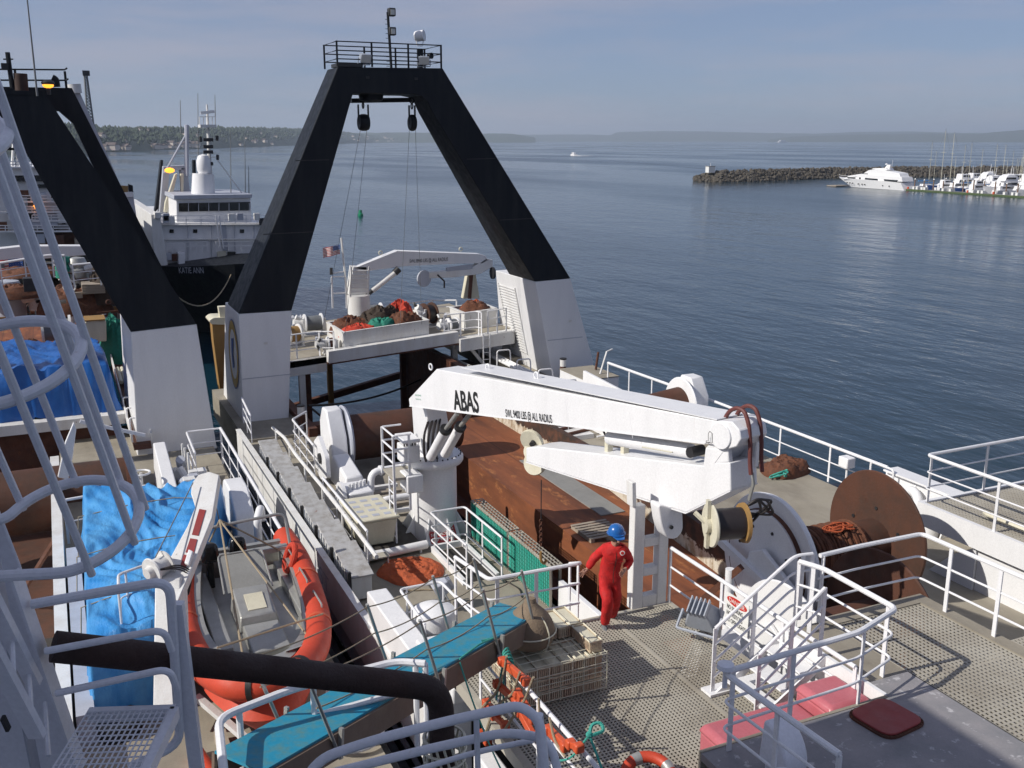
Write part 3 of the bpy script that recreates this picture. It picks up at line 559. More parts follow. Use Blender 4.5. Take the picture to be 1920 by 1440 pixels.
for i, (x0, x1, y0, y1, zt, lab) in enumerate(((7.2, 8.75, 9.0, 9.72, -7.55, 'long faded pink red plastic locker beneath the shaded railing'), (8.8, 9.5, 9.0, 9.72, -7.35, 'short faded red plastic locker tucked against the white platform face'))):
    r = thing('plastic_locker', lab, 'locker', ((x0+x1)/2, (y0+y1)/2, -8.1), 'faded red lockers below the stairs')
    MB().box((x0, y0, -8.09), (x1, y1, zt-.1)).build('body', 'pink', r, bev=.05)
    MB().hexa([(x0-.03, y0-.03, zt-.12), (x1+.03, y0-.03, zt-.12), (x1+.03, y1+.03, zt-.12), (x0-.03, y1+.03, zt-.12)], [(x0+.03, y0+.03, zt), (x1-.03, y0+.03, zt), (x1-.03, y1-.03, zt), (x0+.03, y1-.03, zt)]).build('lid', 'pink', r, bev=.05)
# small lamp head and round vents lower right
r = thing('ventilator_head', 'bluish domed steel ventilator head in shade behind the lower right railing', 'ventilator', (7.4, 7.9, U))
MB().prism([(7.0+.0, 8.28, U+.2)]+[(7.05, 8.28-.42*math.sin(t_)*1.0, U+.25+.42*math.cos(t_)) for t_ in [k_*.2 for k_ in range(10)]]+[(7.0, 7.9, U+.15)], (.34, 0, 0)).build('hood', 'grey_rail', r, bev=.03); MB().cyl((7.2, 8.15, U), (7.2, 8.15, U+.35), .15).build('neck', 'grey_rail', r)
MB().lathe([(0, 0), (.2, 0), (.22, .05), (.22, .3), (0, .34)], (6.85, 7.75, U+.2), (.1, -.95, .2)).build('drum_lamp', 'grey_rail', r)
r = thing('mooring_light', 'small grey lamp on a stalk at the corner of the shaded railing', 'lamp', (6.8, 8.8, U+1.1))
MB().lathe([(0, .06), (.1, .05), (.11, 0), (0, -.01)], (6.82, 8.75, U+1.16)).build('cap', 'grey_rail', r); MB().cyl((6.82, 8.75, U+.9), (6.82, 8.75, U+1.16), .03).build('stalk', 'grey_rail', r)
# near funnel-like vent at the right edge
r = thing('cowl_vent', 'white steel vent cone with a guard pipe at the right edge of the picture', 'ventilator', (13.3, 8.6, -8.6))
MB().lathe([(.7, 0), (.62, .9), (.45, 1.7), (.4, 1.8), (0, 1.85)], (13.35, 8.6, -8.6)).build('cone', 'white', r)
MB().tube(fillet([(12.7, 9.5, -7.7), (12.55, 8.9, -7.35), (12.6, 8.0, -7.25), (12.7, 7.2, -7.25)], .25), .045, 8).build('guard_pipe', 'white', r)
# lower grating and houses right of the upper platform
r = thing('lower_walkway', 'small grating walkway lying lower than the railing at the right', 'platform', (13.8, 11, -8.9))
grate_mb(12.6, 17.3, 8.5, 11.3, -8.9, .085, .04, .015).build('grating', 'grate', r, smooth=False)
MB().box((12.5, 8.4, -9.1), (15.5, 8.5, -8.86)).build('edge_frame', 'beige', r)
r = thing('deckhouse', 'white steel deckhouse below the grated wing platform at the right', 'deckhouse', (16.6, 11.5, -9.5))
mb = MB(); mb.box((17.45, 6, -9.5), (19.3, 14.0, -8.3)); mb.build('wall', 'white', r)
MB().box((17.4, 12.0, -9.45), (17.45, 12.6, -8.6)).build('door', 'concrete', r); MB().cyl((17.35, 11.6, -9.5), (17.35, 11.6, -8.3), .09).build('downpipe', 'white', r)
MB().lathe([(0, 0), (.14, 0), (.16, .08), (.1, .16), (0, .16)], (17.3, 11.0, -8.8), (-1, 0, 0)).build('lamp', 'cream', r)
MB().prism([(17.4, 14.02, -9.5), (17.4, 15.2, -9.5), (17.4, 14.6, -8.9), (17.4, 14.02, -8.5)], (.06, 0, 0)).build('wing_plate', 'white', r)
# wing platform on the right
r = thing('wing_platform', 'raised grated wing platform with white edge at the right of the picture', 'platform', (18, 14, -8))
grate_mb(17.4, 21.2, 10.5, 15.5, -8.0, .09, .05).build('grating', 'grate', r, smooth=False)
mb = MB(); mb.box((17.28, 9.5, -8.5), (17.38, 15.6, -7.97)); mb.box((17.38, 15.5, -8.2), (21.3, 15.6, -7.97)); mb.build('edge_frame', 'white', r)
mb = MB(); mb.tube(fillet([(17.9, 14.3, -7.9), (17.75, 14.1, -7.85), (17.7, 11, -7.85)], .1), .06, 8); mb.build('pipe', 'cream', r)
mb = MB(); [mb.box((17.38, y, -8.2), (21.2, y+.08, -8.04)) for y in (11, 12.5, 14)]; mb.build('joists', 'dark', r)
railing('wing_railing', 'white railing around the grated wing platform against the dark water', [(17.35, 9.8, -8), (17.33, 15.5, -8), (21.2, 15.55, -8), (21.2, 13.4, -8)], h=1.15, spacing=1.7, r=.035)
railing('wing_railing', 'loose looking white railing at the far right edge of the wing platform', [(19.6, 14.3, -8), (21.0, 13.8, -8), (21.2, 10.5, -8)], h=1.15, spacing=1.8, r=.035)
for i in range(4): solo(MB().beam((18.9+.1*i, 13.6-.25*i, -7.7), (20.4+.12*i, 12.0-.3*i, -7.68), .1, .05), 'timber', 'wood', 'weathered timber lying in the loose pile on the wing platform', 'timber', (19, 13, -7.9), 'timbers on the wing platform')
r = thing('anchor_chain', 'rusty chain heap on the wing platform at the right edge', 'chain', (20, 12.6, -7.95)); squiggle((19.6, 12.6), .4, .5, -7.95, .3, 22, 5, .03).build('chain', 'rust', r)
# ================================================================ main gantry
def leg(mb, pts_front, ya, ybs):
    """pts_front: polygon (x,z); back plane y given per vertex"""
    f = [V((x, ya, z)) for x, z in pts_front]; b = [V((x, y, z)) for (x, z), y in zip(pts_front, ybs)]; n = len(f)
    return mb.add(f+b, [tuple(range(n)), tuple(range(n, 2*n))[::-1]]+[(i, n+i, n+(i+1) % n, (i+1) % n) for i in range(n)])
g = thing('stern_gantry', 'tall black and white A-frame gantry in the middle of the picture with railings on top', 'gantry', (12, 36, -10))
GY = 35.5
ci = [(12.35, 1.6), (12.65, 1.55), (12.88, 1.35), (13.05, 1.0)]
blk = [(5.68, -5.94), (9.59, 2.46), (13.49, 2.53), (18.86, -5.43), (17.26, -5.47)] + ci[::-1] + [(10.11, 1.59), (7.55, -5.95)]
yb = [37.9, 36.9, 36.9, 38.0, 38.0, 37, 37, 37, 37, 36.9, 37.9]
leg(MB(), blk, GY, yb).build('black_frame', 'black', g, bev=.03, smooth=False)
leg(MB(), [(5.60, -10.4), (5.68, -5.945), (7.55, -5.955), (7.2, -10.4)], GY+.004, [40.2, 38.4, 38.4, 40.2]).build('white_leg', 'white', g, bev=.03, smooth=False)
leg(MB(), [(18.1, -9.5), (17.26, -5.475), (18.86, -5.435), (20.0, -9.0), (20.0, -9.5)], GY+.004, [40.6, 39.4, 39.4, 40.6, 40.6]).build('white_leg', 'white', g, bev=.03, smooth=False)
MB().beam((10.6, 37.6, 1.42), (13.5, 37.6, 1.5), .3, .16).build('rear_crossbar', 'black', g)
MB().box((9.6, 35.5, 2.48), (10.5, 36.4, 2.6)).build('hatch_box', 'dark', g)
mb = MB()
for k in range(26): z = -5.9-.0; mb.box((17.38+.028*k*0, 38.3, -6.4-.0)[:0] or (0, 0, 0), (0, 0, 0)) if False else None
# emblem on the outer face of the left leg: rings on the x = 5.6 plane
def disc(name, m, cy, cz, ry, rz, x, x2=None, hole=0):
    n = 36; vs = []; fs = []
    for k in range(n):
        t = 2*math.pi*k/n; zc_ = cz+rz*math.sin(t); vs.append((x, cy+ry*math.cos(t), zc_)); vs.append((x, cy+ry*hole*math.cos(t), cz+rz*hole*math.sin(t)))
    for k in range(n): a = 2*k; b_ = (2*k+2) % (2*n); fs.append((a, b_, b_+1, a+1))
    mb = MB().add(vs, fs)
    mb.v = [v + V(((v.z+10.4)*.018-.025, 0, 0)) for v in mb.v]
    return mb.build(name, m, g, smooth=False)
disc('emblem_ring', 'logoyellow', 36.9, -7.65, 1.02, 1.25, 5.6, hole=.74); disc('emblem_rim', 'logoblue', 36.9, -7.65, 1.06, 1.3, 5.6, hole=.965)
disc('emblem_field', 'signwhite', 36.9, -7.65, .75, .92, 5.6, hole=.0); 
mb = MB().add([(5.585, 36.6, -7.0), (5.585, 37.1, -7.1), (5.585, 37.2, -7.6), (5.58, 37.0, -8.2), (5.58, 36.7, -8.1), (5.58, 36.85, -7.6)], [(0, 1, 2, 3, 4, 5)]); mb.v = [v+V(((v.z+10.4)*.018-.032, 0, 0)) for v in mb.v]; mb.build('emblem_figure', 'logoblue', g, smooth=False)
# things on top
for (xa, xb, z_, m_) in ((5.66, 7.42, -8.3, 'hullgrey'), (17.85, 19.45, -7.9, 'hullgrey'), (6.7, 8.45, -3.2, 'dark'), (7.95, 9.15, -.7, 'dark'), (15.75, 17.2, -3.0, 'dark'), (14.4, 15.55, -.7, 'dark')): MB().beam((xa, GY-.002, z_), (xb, GY-.002, z_+.02), .012, .03).build('weld_seam', m_, g)
for (xa, z_) in ((6.5, -7.1), (18.8, -7.2), (10.6, 2.1), (12.4, 2.1)): MB().box((xa, GY-.03, z_), (xa+.12, GY+.0, z_+.08)).build('padeye', 'white_worn' if z_ < 0 else 'dark', g)
rl = thing('gantry_top_railing', 'black railing around the flat top of the middle gantry', 'railing', (11.5, 36, 2.5)); T = 2.5
P0 = [(9.6, GY+.05, T), (13.45, GY+.05, T), (13.45, 37.3, T), (9.6, 37.3, T)]
for i, z in enumerate((.82, .52, .24)): MB().tube([V(p)+V((0, 0, z)) for p in P0], .022, 6, closed=True).build('rail', 'black', rl)
for p in [(9.6, GY+.05), (10.85, GY+.05), (12.2, GY+.05), (13.45, GY+.05), (13.45, 37.3), (12.3, 37.3), (11.1, 37.3), (9.6, 37.3)]: MB().beam((*p, T), (*p, T+.84), .06, .04).build('post', 'black', rl)
m_ = thing('floodlight_mast', 'black mast with two square floodlights rising from the middle gantry', 'light mast', (11.75, 36.3, T))
MB().tube([(11.8, 36.3, T), (11.72, 36.3, T+1.95)], .05, 8).build('pole', 'black', m_)
for z in (1.3, 1.95): MB().box((11.72, 36.15, T+z-.14), (11.98, 36.4, T+z+.14)).build('floodlight', 'dark', m_, bev=.03); MB().box((11.78, 36.13, T+z-.1), (11.93, 36.15, T+z+.08)).build('lens', 'lampglass', m_)
mb = MB(); [mb.cyl((11.62-.0, 36.3, T+.1+.16*k), (11.74, 36.3, T+.1+.16*k), .01, seg=5) for k in range(11)]; mb.build('ladder', 'black', m_)
s_ = thing('searchlight', 'white drum searchlight on a black post on top of the middle gantry', 'searchlight', (12.95, 36.4, T))
MB().cyl((12.95, 36.4, T), (12.95, 36.4, T+.75), .12).build('post', 'black', s_); MB().tube([(12.8, 36.4, T+1.1), (12.85, 36.4, T+.85), (13.05, 36.4, T+.85), (13.1, 36.4, T+1.1)], .02, 6).build('yoke', 'white', s_)
MB().lathe([(0, -.17), (.17, -.17), (.19, -.1), (.19, .12), (.2, .17), (.15, .18), (0, .15)], (12.95, 36.4, T+1.2), (.75, -.6, .1)).build('drum', 'white', s_)
MB().lathe([(0, -.05), (.1, -.05), (.11, .1), (0, .06)], (13.25, 36.2, T+.5), (.5, -.8, 0)).build('horn', 'black', s_)
floodlight((10.6, 35.6, T), (.15, -1, -.35), .34, 'grey', 'grey floodlight standing on the left of the middle gantry top', group='floodlights on the gantry top')
floodlight((12.8, 35.6, T), (-.3, -1, -.35), .34, 'grey', 'grey floodlight standing at the foot of the white searchlight on the gantry', group='floodlights on the gantry top')
for i, (x, w, lab) in enumerate(((10.75, .23, 'wide black towing block hung under the left of the gantry crossbeam'), (12.62, .14, 'narrow black towing block hung under the right of the gantry crossbeam'))):
    r = thing('towing_block', lab, 'pulley block', (x, 36.5, 1.6), 'towing blocks under the gantry')
    mb = MB(); mb.tube(ring_pts((x, 36.5, 1.42), .09, (0, 1, 0), 12), .025, 6, closed=True); mb.build('shackle', 'black', r); mb = MB(); mb.tube(ring_pts((x, 36.5, 1.22), .1, (1, 0, 0), 12), .025, 6, closed=True); mb.build('link', 'black', r)
    for s in (-1, 1): MB().beam((x+s*w*.8, 36.5, 1.25), (x+s*w*.8, 36.5, .55), .04, .1).build('strap', 'black', r)
    MB().lathe([(0, -w*.8), (.26, -w*.8), (.3, -w*.3), (.3, w*.3), (.26, w*.8), (0, w*.8)], (x, 36.5, .62), (1, 0, 0)).build('sheave', 'black', r, bev=.02)
    for s in (-.12, .12): MB().cyl((x+s, 36.5, .4), (x+s*4+(.6 if i else -1.1), 39 if i else 38, -7.5), .008, seg=4).build('wire', 'cable', r)
solo(MB().lathe([(0, 0), (.45, 0), (.42, -.18), (.2, -.26), (0, -.26)], (11.0, 36.3, 1.58)), 'dome_lamp', 'black', 'black domed fitting under the gantry crossbeam beside the wide block', 'lamp', (11, 36.3, 1.6))

# grille on inner leg face, bollards, deck gear by the legs
r = thing('grille_door', 'barred steel grille door on the inner face of the right gantry leg', 'grille', (17.2, 38.7, -8.5))
lx = lambda z: 18.1+(z+9.5)*(17.26-18.1)/4.03-.02
for y0_, y1_ in ((37.6, 37.66), (39.3, 39.36)): MB().beam((lx(-8.9), y0_+.03, -8.9), (lx(-6.0), y0_+.03, -6.0), .06, .05).build('frame_bar', 'white_worn', r)
mb = MB(); [mb.beam((lx(-8.85+.12*k)-.02, 37.63, -8.85+.12*k), (lx(-8.85+.12*k)-.02, 39.33, -8.85+.12*k), .03, .03) for k in range(24)]; tag(mb.build('bars', 'white_worn', r), 'horizontal bars')
for i, (x, y, z, lab) in enumerate(((18.25, 34.9, -9.5, 'brown and white banded post beside the right gantry leg'), (7.35, 33.9, -10.0, 'brown and white banded post in front of the left gantry leg'))):
    r = thing('banded_post', lab, 'post', (x, y, z), 'banded posts at the gantry feet')
    MB().cyl((x, y, z+.0), (x, y, z+.22), .13).build('base', 'white_worn', r); MB().cyl((x, y, z+.22), (x, y, z+.62), .125).build('brown_band', 'rust', r); MB().cyl((x, y, z+.62), (x, y, z+.9), .13).build('white_band', 'white_worn', r); MB().cyl((x, y, z+.9), (x, y, z+.95), .14).build('cap', 'dark', r)
r = thing('vent_box', 'low white steel box with grey top at the foot of the right gantry leg', 'box', (18.9, 33.6, -9.5))
MB().box((18.0, 32.6, -9.5), (19.5, 34.7, -8.95)).build('body', 'white', r, bev=.02); MB().box((17.98, 32.58, -8.95), (19.52, 34.72, -8.92)).build('top', 'beige', r)
MB().tube([(19.2, 33.9, -8.9), (19.3, 33.9, -8.2)], .05, 8).build('pipe_stub', 'rust', r); MB().tube([(19.0, 33.2, -8.92), (19.4, 33.4, -8.1), (19.7, 33.5, -8.05)], .04, 8).build('bent_pipe', 'white_worn', r)
r = thing('pipe_run', 'bundle of white pipes running along the deck towards the right gantry leg', 'pipes', (17.5, 35, -9.4))
for k in range(3): MB().tube([(16.9+.17*k, 42, -9.15), (16.95+.17*k, 35, -9.25), (17.4+.2*k, 29, -9.3)], .06, 8).build('pipe', 'white', r)
for y in (40, 38, 36, 34, 32): MB().tube(fillet([(16.7, y, -9.5), (16.7, y, -8.7), (17.3, y, -8.7), (17.35, y, -9.4)], .12), .03, 6).build('hoop', 'white_rail', r)
MB().beam((15.4, 41, -9.35), (16.4, 27, -9.4), .1, .12).build('side_channel', 'white_worn', r)
# right bulwark rails
railing('ship_side_railing', 'long white railing along the right hand side of the trawler against the sea', [(XR-.1, 18.7, -9.5), (19.4, 27.2, -9.5)], h=1.08, spacing=2.0, r=.04, rails=(1, .55, .15))
railing('ship_side_railing', 'white railing at the ship side between the right gantry leg and the rusty winch', [(19.2, 28.2, -9.5), (19.0, 32.6, -9.5)], h=1.15, spacing=1.3, r=.045, rails=(1,), group='x')['group'] = 'railings at the right ship side'
r = thing('wing_plate', 'long sloping white steel plate in front of the right hand railing', 'steel plate', (18, 29.5, -9.5))
MB().prism([(17.9, 32.6, -9.5), (17.9, 32.6, -8.55), (17.9, 28.3, -8.75), (17.9, 27.9, -9.5)], (.12, 0, 0)).build('plate', 'white', r, bev=.02)
# winches (net drums)
def trawl_winch(x0, x1, y, z, R, Rc, side, name, lab, hl='white'):
    r = thing(name, lab, 'winch', ((x0+x1)/2, y, z-R))
    MB().lathe([(Rc*(.72), 0), (Rc, (x1-x0))] if side > 0 else [(Rc, 0), (Rc, x1-x0)], (x0, y, z), (1, 0, 0), 36).build('drum_core', 'drum_rust', r)
    return r
r = trawl_winch(16.9, 18.45, 26.9, -8.6, .9, .62, 1, 'trawl_winch', 'trawl winch with rusty cone drum and white octagonal housing beside the right railing')
MB().lathe([(0, 0), (.62, 0), (.92, .02), (.95, .06), (.92, .12), (0, .12)], (18.45, 26.9, -8.6), (1, 0, 0), 40).build('flange', 'white', r)
P = [(math.cos(t)*.95, math.sin(t)*.95) for t in [math.pi/8+k*math.pi/4 for k in range(8)]]
MB().prism([(18.66, 26.9+a*.75, -8.6+b_*1.12) for a, b_ in P], (.5, 0, 0)).build('housing', 'white', r, bev=.04)
MB().hexa([(18.5, 25.2, -9.5), (19.2, 25.2, -9.5), (19.2, 26.5, -9.5), (18.5, 26.5, -9.5)], [(18.6, 25.5, -8.9), (19.1, 25.5, -8.9), (19.1, 26.4, -8.75), (18.6, 26.4, -8.75)]).build('gear_box', 'white', r, bev=.05)
# left net drum
r = trawl_winch(7.75, 11.4, 29.3, -9.05, 1.0, .72, -1, 'net_drum', 'wide rust red net drum with white end discs left of the crane pedestal')
for x in (7.62,): MB().lathe([(0, 0), (1.02, 0), (1.05, .04), (1.02, .1), (0, .1)], (x, 29.3, -9.05), (1, 0, 0), 40).build('flange', 'hullgrey', r)
P = [(-.55, -1.2), (-.6, .6), (-.25, 1.15), (.25, 1.15), (.75, .3), (.95, -.9), (.95, -1.2)]
MB().prism([(7.05, 29.3-a, -9.05+b_*.9) for a, b_ in P], (.5, 0, 0)).build('housing', 'white', r, bev=.05)
MB().hexa([(6.9, 26.6, -10), (7.6, 26.6, -10), (7.6, 28.5, -10), (6.9, 28.5, -10)], [(7.0, 26.8, -9.45), (7.5, 26.8, -9.45), (7.5, 28.3, -9.2), (7.0, 28.3, -9.2)]).build('gear_box', 'white', r, bev=.05)
P = fillet([(6.6, 28.2, -9.9), (6.6, 27.4, -9.6), (6.6, 27.5, -9.0), (6.6, 28.3, -8.55), (6.6, 28.9, -8.9), (6.6, 28.8, -9.7)], .1, True); MB().prism(P, (.12, 0, 0)).build('side_plate', 'white', r)
MB().cyl((6.55, 28.1, -9.2), (6.75, 28.1, -9.2), .16).build('brake_drum', 'dark', r)
# near big net drum on the right
r = thing('net_drum', 'huge net drum with white left disc, brown wound wire and rusty brown right disc', 'winch', (14.1, 15.1, -9.6)); c = V((12.7, 15.1, -8.45))
MB().lathe([(.0, 0), (1.12, 0), (1.14, .05), (1.12, .10), (0, .1)], c-V((.14, 0, 0)), (1, 0, 0), 56).build('inner_disc', 'white', r)
MB().lathe([(1.14, 0), (1.46, 0), (1.48, .04), (1.46, .12), (0, .12)], c-V((.02, 0, 0)), (1, 0, 0), 64).build('outer_disc', 'white', r)
MB().lathe([(1.12, 0), (1.155, -.03), (1.155, .1), (1.12, .1)], c-V((.1, 0, 0)), (1, 0, 0), 56).build('worn_rim', 'rust', r)
mb = MB(); [mb.cyl(c+V((-.16, math.cos(t)*.8, math.sin(t)*.8)), c+V((-.13, math.cos(t)*.8, math.sin(t)*.8)), .035, seg=10) for t in [k*math.pi/4+.3 for k in range(8)]]; mb.build('bolt_holes', 'dark', r)
MB().cyl(c+V((-.3, 0, 0)), c+V((-.1, 0, 0)), .22, seg=24).build('hub', 'white', r, bev=.02)
MB().lathe([(.5, 0), (.5, 2.9)], c, (1, 0, 0), 40).build('drum_core', 'drum_rust', r)
mb = MB()
for k in range(26): x = .95+.05*k; mb.tube(ring_pts(c+V((x+.015*math.sin(k*2.3), 0, 0)), .55+.02*math.sin(k*1.7), (1, .05*math.sin(k*3.1), .05*math.cos(k)), 28), .032, 6, closed=True)
mb.build('wound_wire', 'net_brown', r)
tag(squiggle((14.3, 14.95), .6, .3, -7.88, .1, 24, 3, .02).build('loose_chain', 'net_orange', r))
MB().lathe([(0, 0), (1.38, 0), (1.4, .03), (1.38, .07), (0, .07)], c+V((2.85, 0, .16)), (1, 0, 0), 64).build('rusty_disc', 'drum_rust', r)
mb = MB(); [mb.cyl(c+V((2.83, math.cos(t)*.75, math.sin(t)*.75)), c+V((2.86, math.cos(t)*.75, math.sin(t)*.75)), .04, seg=8) for t in [k*math.pi/3+.5 for k in range(6)]]; mb.build('disc_holes', 'dark', r)
# stand plates
P = [(12.35, 15.7, -9.6), (12.35, 15.3, -8.2), (12.35, 14.9, -8.0), (12.35, 13.6, -8.6), (12.35, 13.2, -10.4), (12.35, 15.2, -10.4)]; MB().prism(P, (.1, 0, 0)).build('stand_plate', 'white', r, bev=.02)
MB().beam((12.3, 16.2, -8.3), (12.3, 13.5, -8.9), .12, .16).build('stand_beam', 'white', r)
MB().beam((15.75, 15.1, -8.3), (15.75, 15.1, -9.6), .5, .12, up=(1, 0, 0)).build('stand', 'hullgrey', r)
r = thing('net_drum', 'second net drum, its dark rusty disc half hidden behind the upper platform railing', 'winch', (13, 12.6, -9.6)); c = V((13.0, 12.35, -8.6))
MB().lathe([(0, 0), (1.4, 0), (1.42, .03), (1.4, .07), (0, .07)], c, (1, 0, 0), 56).build('rusty_disc', 'drum_rust', r); MB().lathe([(.5, -2.2), (.5, 0)], c, (1, 0, 0), 32).build('drum_core', 'drum_rust', r)
MB().lathe([(0, 0), (1.2, 0), (1.22, .04), (1.2, .08), (0, .08)], c-V((2.2, 0, 0)), (1, 0, 0), 56).build('white_disc', 'white', r)
MB().prism([(10.7, 13.3, -10.8), (10.7, 13.2, -8.6), (10.7, 12.6, -8.2), (10.7, 11.9, -8.6), (10.7, 11.6, -10.8)], (.08, 0, 0)).build('stand_plate', 'white', r, bev=.02)
r = thing('motor_housing', 'white steel winch housing between the walkway railing and the big white disc', 'winch housing', (11, 12.6, -10))
MB().hexa([(9.9, 12.4, -10.8), (12.0, 12.4, -10.8), (12.0, 14.6, -10.8), (9.9, 14.6, -10.8)], [(10.3, 12.6, -9.1), (11.8, 12.6, -9.1), (11.8, 14.2, -9.1), (10.3, 14.2, -9.1)]).build('body', 'white', r, bev=.06)
MB().beam((10.5, 15.8, -10), (11.3, 14.2, -7.9), .12, .12).build('red_brown_strut', 'rust', r); MB().cyl((11.2, 14.4, -10), (11.2, 14.4, -8.0), .09).build('post', 'white', r)
MB().cyl((10.2, 13.0, -9.4), (10.9, 14.0, -9.35), .25).build('gear_cover', 'white', r)
floodlight((9.2, 12.5, -8.1), (.55, .35, -.75), .5, 'grey', 'large grey floodlight standing on the grating beside the danger sign', name='floodlight')
floodlight((6.95, 18.9, -9.85), (-.8, .1, -.4), .42, 'hullgrey', 'pale grey floodlight on the beige deck beside the hatch opening', name='floodlight')
# wing deck bits: bitts, fairlead, dish, net heap
r = thing('mooring_bollard', 'white capped mooring bollard at the right ship side', 'bollard', (19.0, 16.7, -9.5)); MB().lathe([(0, .82), (.25, .82), (.27, .78), (.25, .72), (.22, .7), (.22, 0)], (19.0, 16.7, -9.5)).build('post', 'white', r)
r = thing('fairlead', 'round white fairlead ring in the right bulwark', 'fairlead', (18.9, 18.0, -9)); MB().tube(ring_pts((19.2, 17.5, -8.95), .3, (1, -.3, 0), 24), .12, 12, closed=True).build('ring', 'white', r)
r = thing('steel_drum', 'small white steel capstan housing behind the rusty disc', 'capstan', (18.6, 19.4, -9.5)); MB().lathe([(0, .75), (.3, .72), (.33, .6), (.3, 0)], (19.1, 18.6, -9.5)).build('body', 'white', r); MB().tube(fillet([(19.2, 18.2, -8.8), (19.2, 18.2, -8.3), (19.2, 19.0, -8.3), (19.2, 19.0, -8.8)], .1), .03, 6).build('handle', 'white', r)
solo(MB().lathe([(0, .02), (.2, .03), (.32, .09), (.34, .1), (.33, .12), (.2, .06), (0, .05)], (18.25, 22.9, -9.1), (-.75, -.5, .5)), 'satellite_dish', 'cream', 'pale round dish lying beside the net heap behind the crane elbow', 'dish', (18.25, 22.9, -9.1))
r = thing('net_heap', 'dark brown net heap tangled with green rope on the right side deck', 'net', (18.9, 21.8, -9.5)); lump((18.9, 22.0), .75, .6, .4, -9.5, 4).build('net', 'net_brown', r); squiggle((18.5, 21.6), .55, .45, -9.45, .35, 22, 9, .022).build('green_rope', 'rope_green', r)
r = thing('bagged_buoy', 'clear bag with a small red float beside the rail behind the crane elbow', 'float bag', (18.6, 23.6, -9.5)); MB().sphere((18.5, 23.6, -9.1), .35, 16, (1, 1, 1.1)).build('bag', 'cream', r); MB().sphere((18.35, 23.5, -8.75), .09, 10).build('red_float', 'net_red', r)
r = thing('rail_locker', 'small white open fronted locker at the right ship side', 'locker', (19.0, 24.2, -9.5)); MB().box((18.5, 23.9, -9.5), (19.2, 24.0, -8.7)).build('side', 'white', r); MB().box((18.5, 24.0, -9.1), (19.2, 25.2, -9.06)).build('shelf', 'white_worn', r); MB().box((19.2, 23.9, -9.5), (19.28, 25.2, -8.7)).build('back', 'white', r)
for i, (y, lab) in enumerate(((24.6, 'small white lamp box on the rail behind the crane elbow'), (19.9, 'small white lamp box on the rail just behind the big rusty disc'))):
    r = thing('rail_lamp', lab, 'lamp', (19.3, y, -9.0), 'lamp boxes on the ship side rail'); MB().box((19.1, y-.15, -8.75), (19.4, y+.2, -8.45)).build('box', 'white', r, bev=.03); MB().cyl((19.25, y, -9.5), (19.25, y, -8.75), .03, seg=8).build('stalk', 'white', r)

# ================================================================ stern platform
sp = thing('stern_platform', 'white steel bridge platform spanning the stern between the gantry legs', 'platform', (12, 41, -8.5))
zf = lambda x: -8.36+.065*(x-12)
def slab(x0, x1, y0, y1, dz0, dz1, name, m): return MB().hexa([(x0, y0, zf(x0)+dz0), (x1, y0, zf(x1)+dz0), (x1, y1, zf(x1)+dz0), (x0, y1, zf(x0)+dz0)], [(x0, y0, zf(x0)+dz1), (x1, y0, zf(x1)+dz1), (x1, y1, zf(x1)+dz1), (x0, y1, zf(x0)+dz1)]).build(name, m, sp)
slab(7.0, 17.8, 39.0, 46.5, -.25, 0, 'floor', 'beige'); slab(9.6, 15.2, 38.6, 39.0, -.2, .28, 'front_beam', 'white_worn'); slab(9.6, 15.2, 38.58, 39.02, -.26, -.2, 'rusty_edge', 'rust')
slab(15.2, 17.7, 38.4, 39.0, -.55, -.02, 'front_girder', 'white_worn'); slab(7.3, 9.6, 39.0, 39.3, -.6, -.0, 'left_girder', 'white_worn')
for x, y, z1, m in ((8.6, 39.2, -13, 'white_worn'), (9.0, 40.0, -13, 'rust'), (11.2, 45, -13.5, 'yellow'), (15.6, 40.2, -11, 'white_worn'), (14.4, 43.8, -13, 'rust')): MB().beam((x, y, z1), (x, y, zf(x)-.25), .24, .24).build('support_post', m, sp)
MB().beam((15.8, 39.0, -8.6), (16.6, 39.0, -9.6), .14, .14).build('diagonal_brace', 'white_worn', sp)
MB().beam((8.0, 44.5, -12.2), (15, 46, -11.3), .28, .3).build('spreader_beam', 'rust', sp)
def netbin(x0, x1, y0, y1, h, name, lab):
    r = thing(name, lab, 'net bin', ((x0+x1)/2, (y0+y1)/2, zf(x0)))
    for a, b_, nm in (((x0, y0), (x1, y0), 'front_panel'), ((x0, y1), (x1, y1), 'back_panel'), ((x0, y0), (x0, y1), 'side_panel'), ((x1, y0), (x1, y1), 'side_panel')):
        MB().beam((*a, zf(a[0])+h/2), (*b_, zf(b_[0])+h/2), .07, h).build(nm, 'white_worn', r); MB().beam((*a, zf(a[0])+h+.02), (*b_, zf(b_[0])+h+.02), .12, .05).build('rim', 'white_worn', r)
    return r
netbin(10.35, 14.0, 39.05, 41.6, .85, 'net_bin', 'long white steel bin heaped with red, green and brown nets on the stern platform')
netbin(16.0, 17.5, 39.9, 41.6, .75, 'net_bin', 'square white steel bin full of brown rope beside the right gantry leg')
zb = -7.75
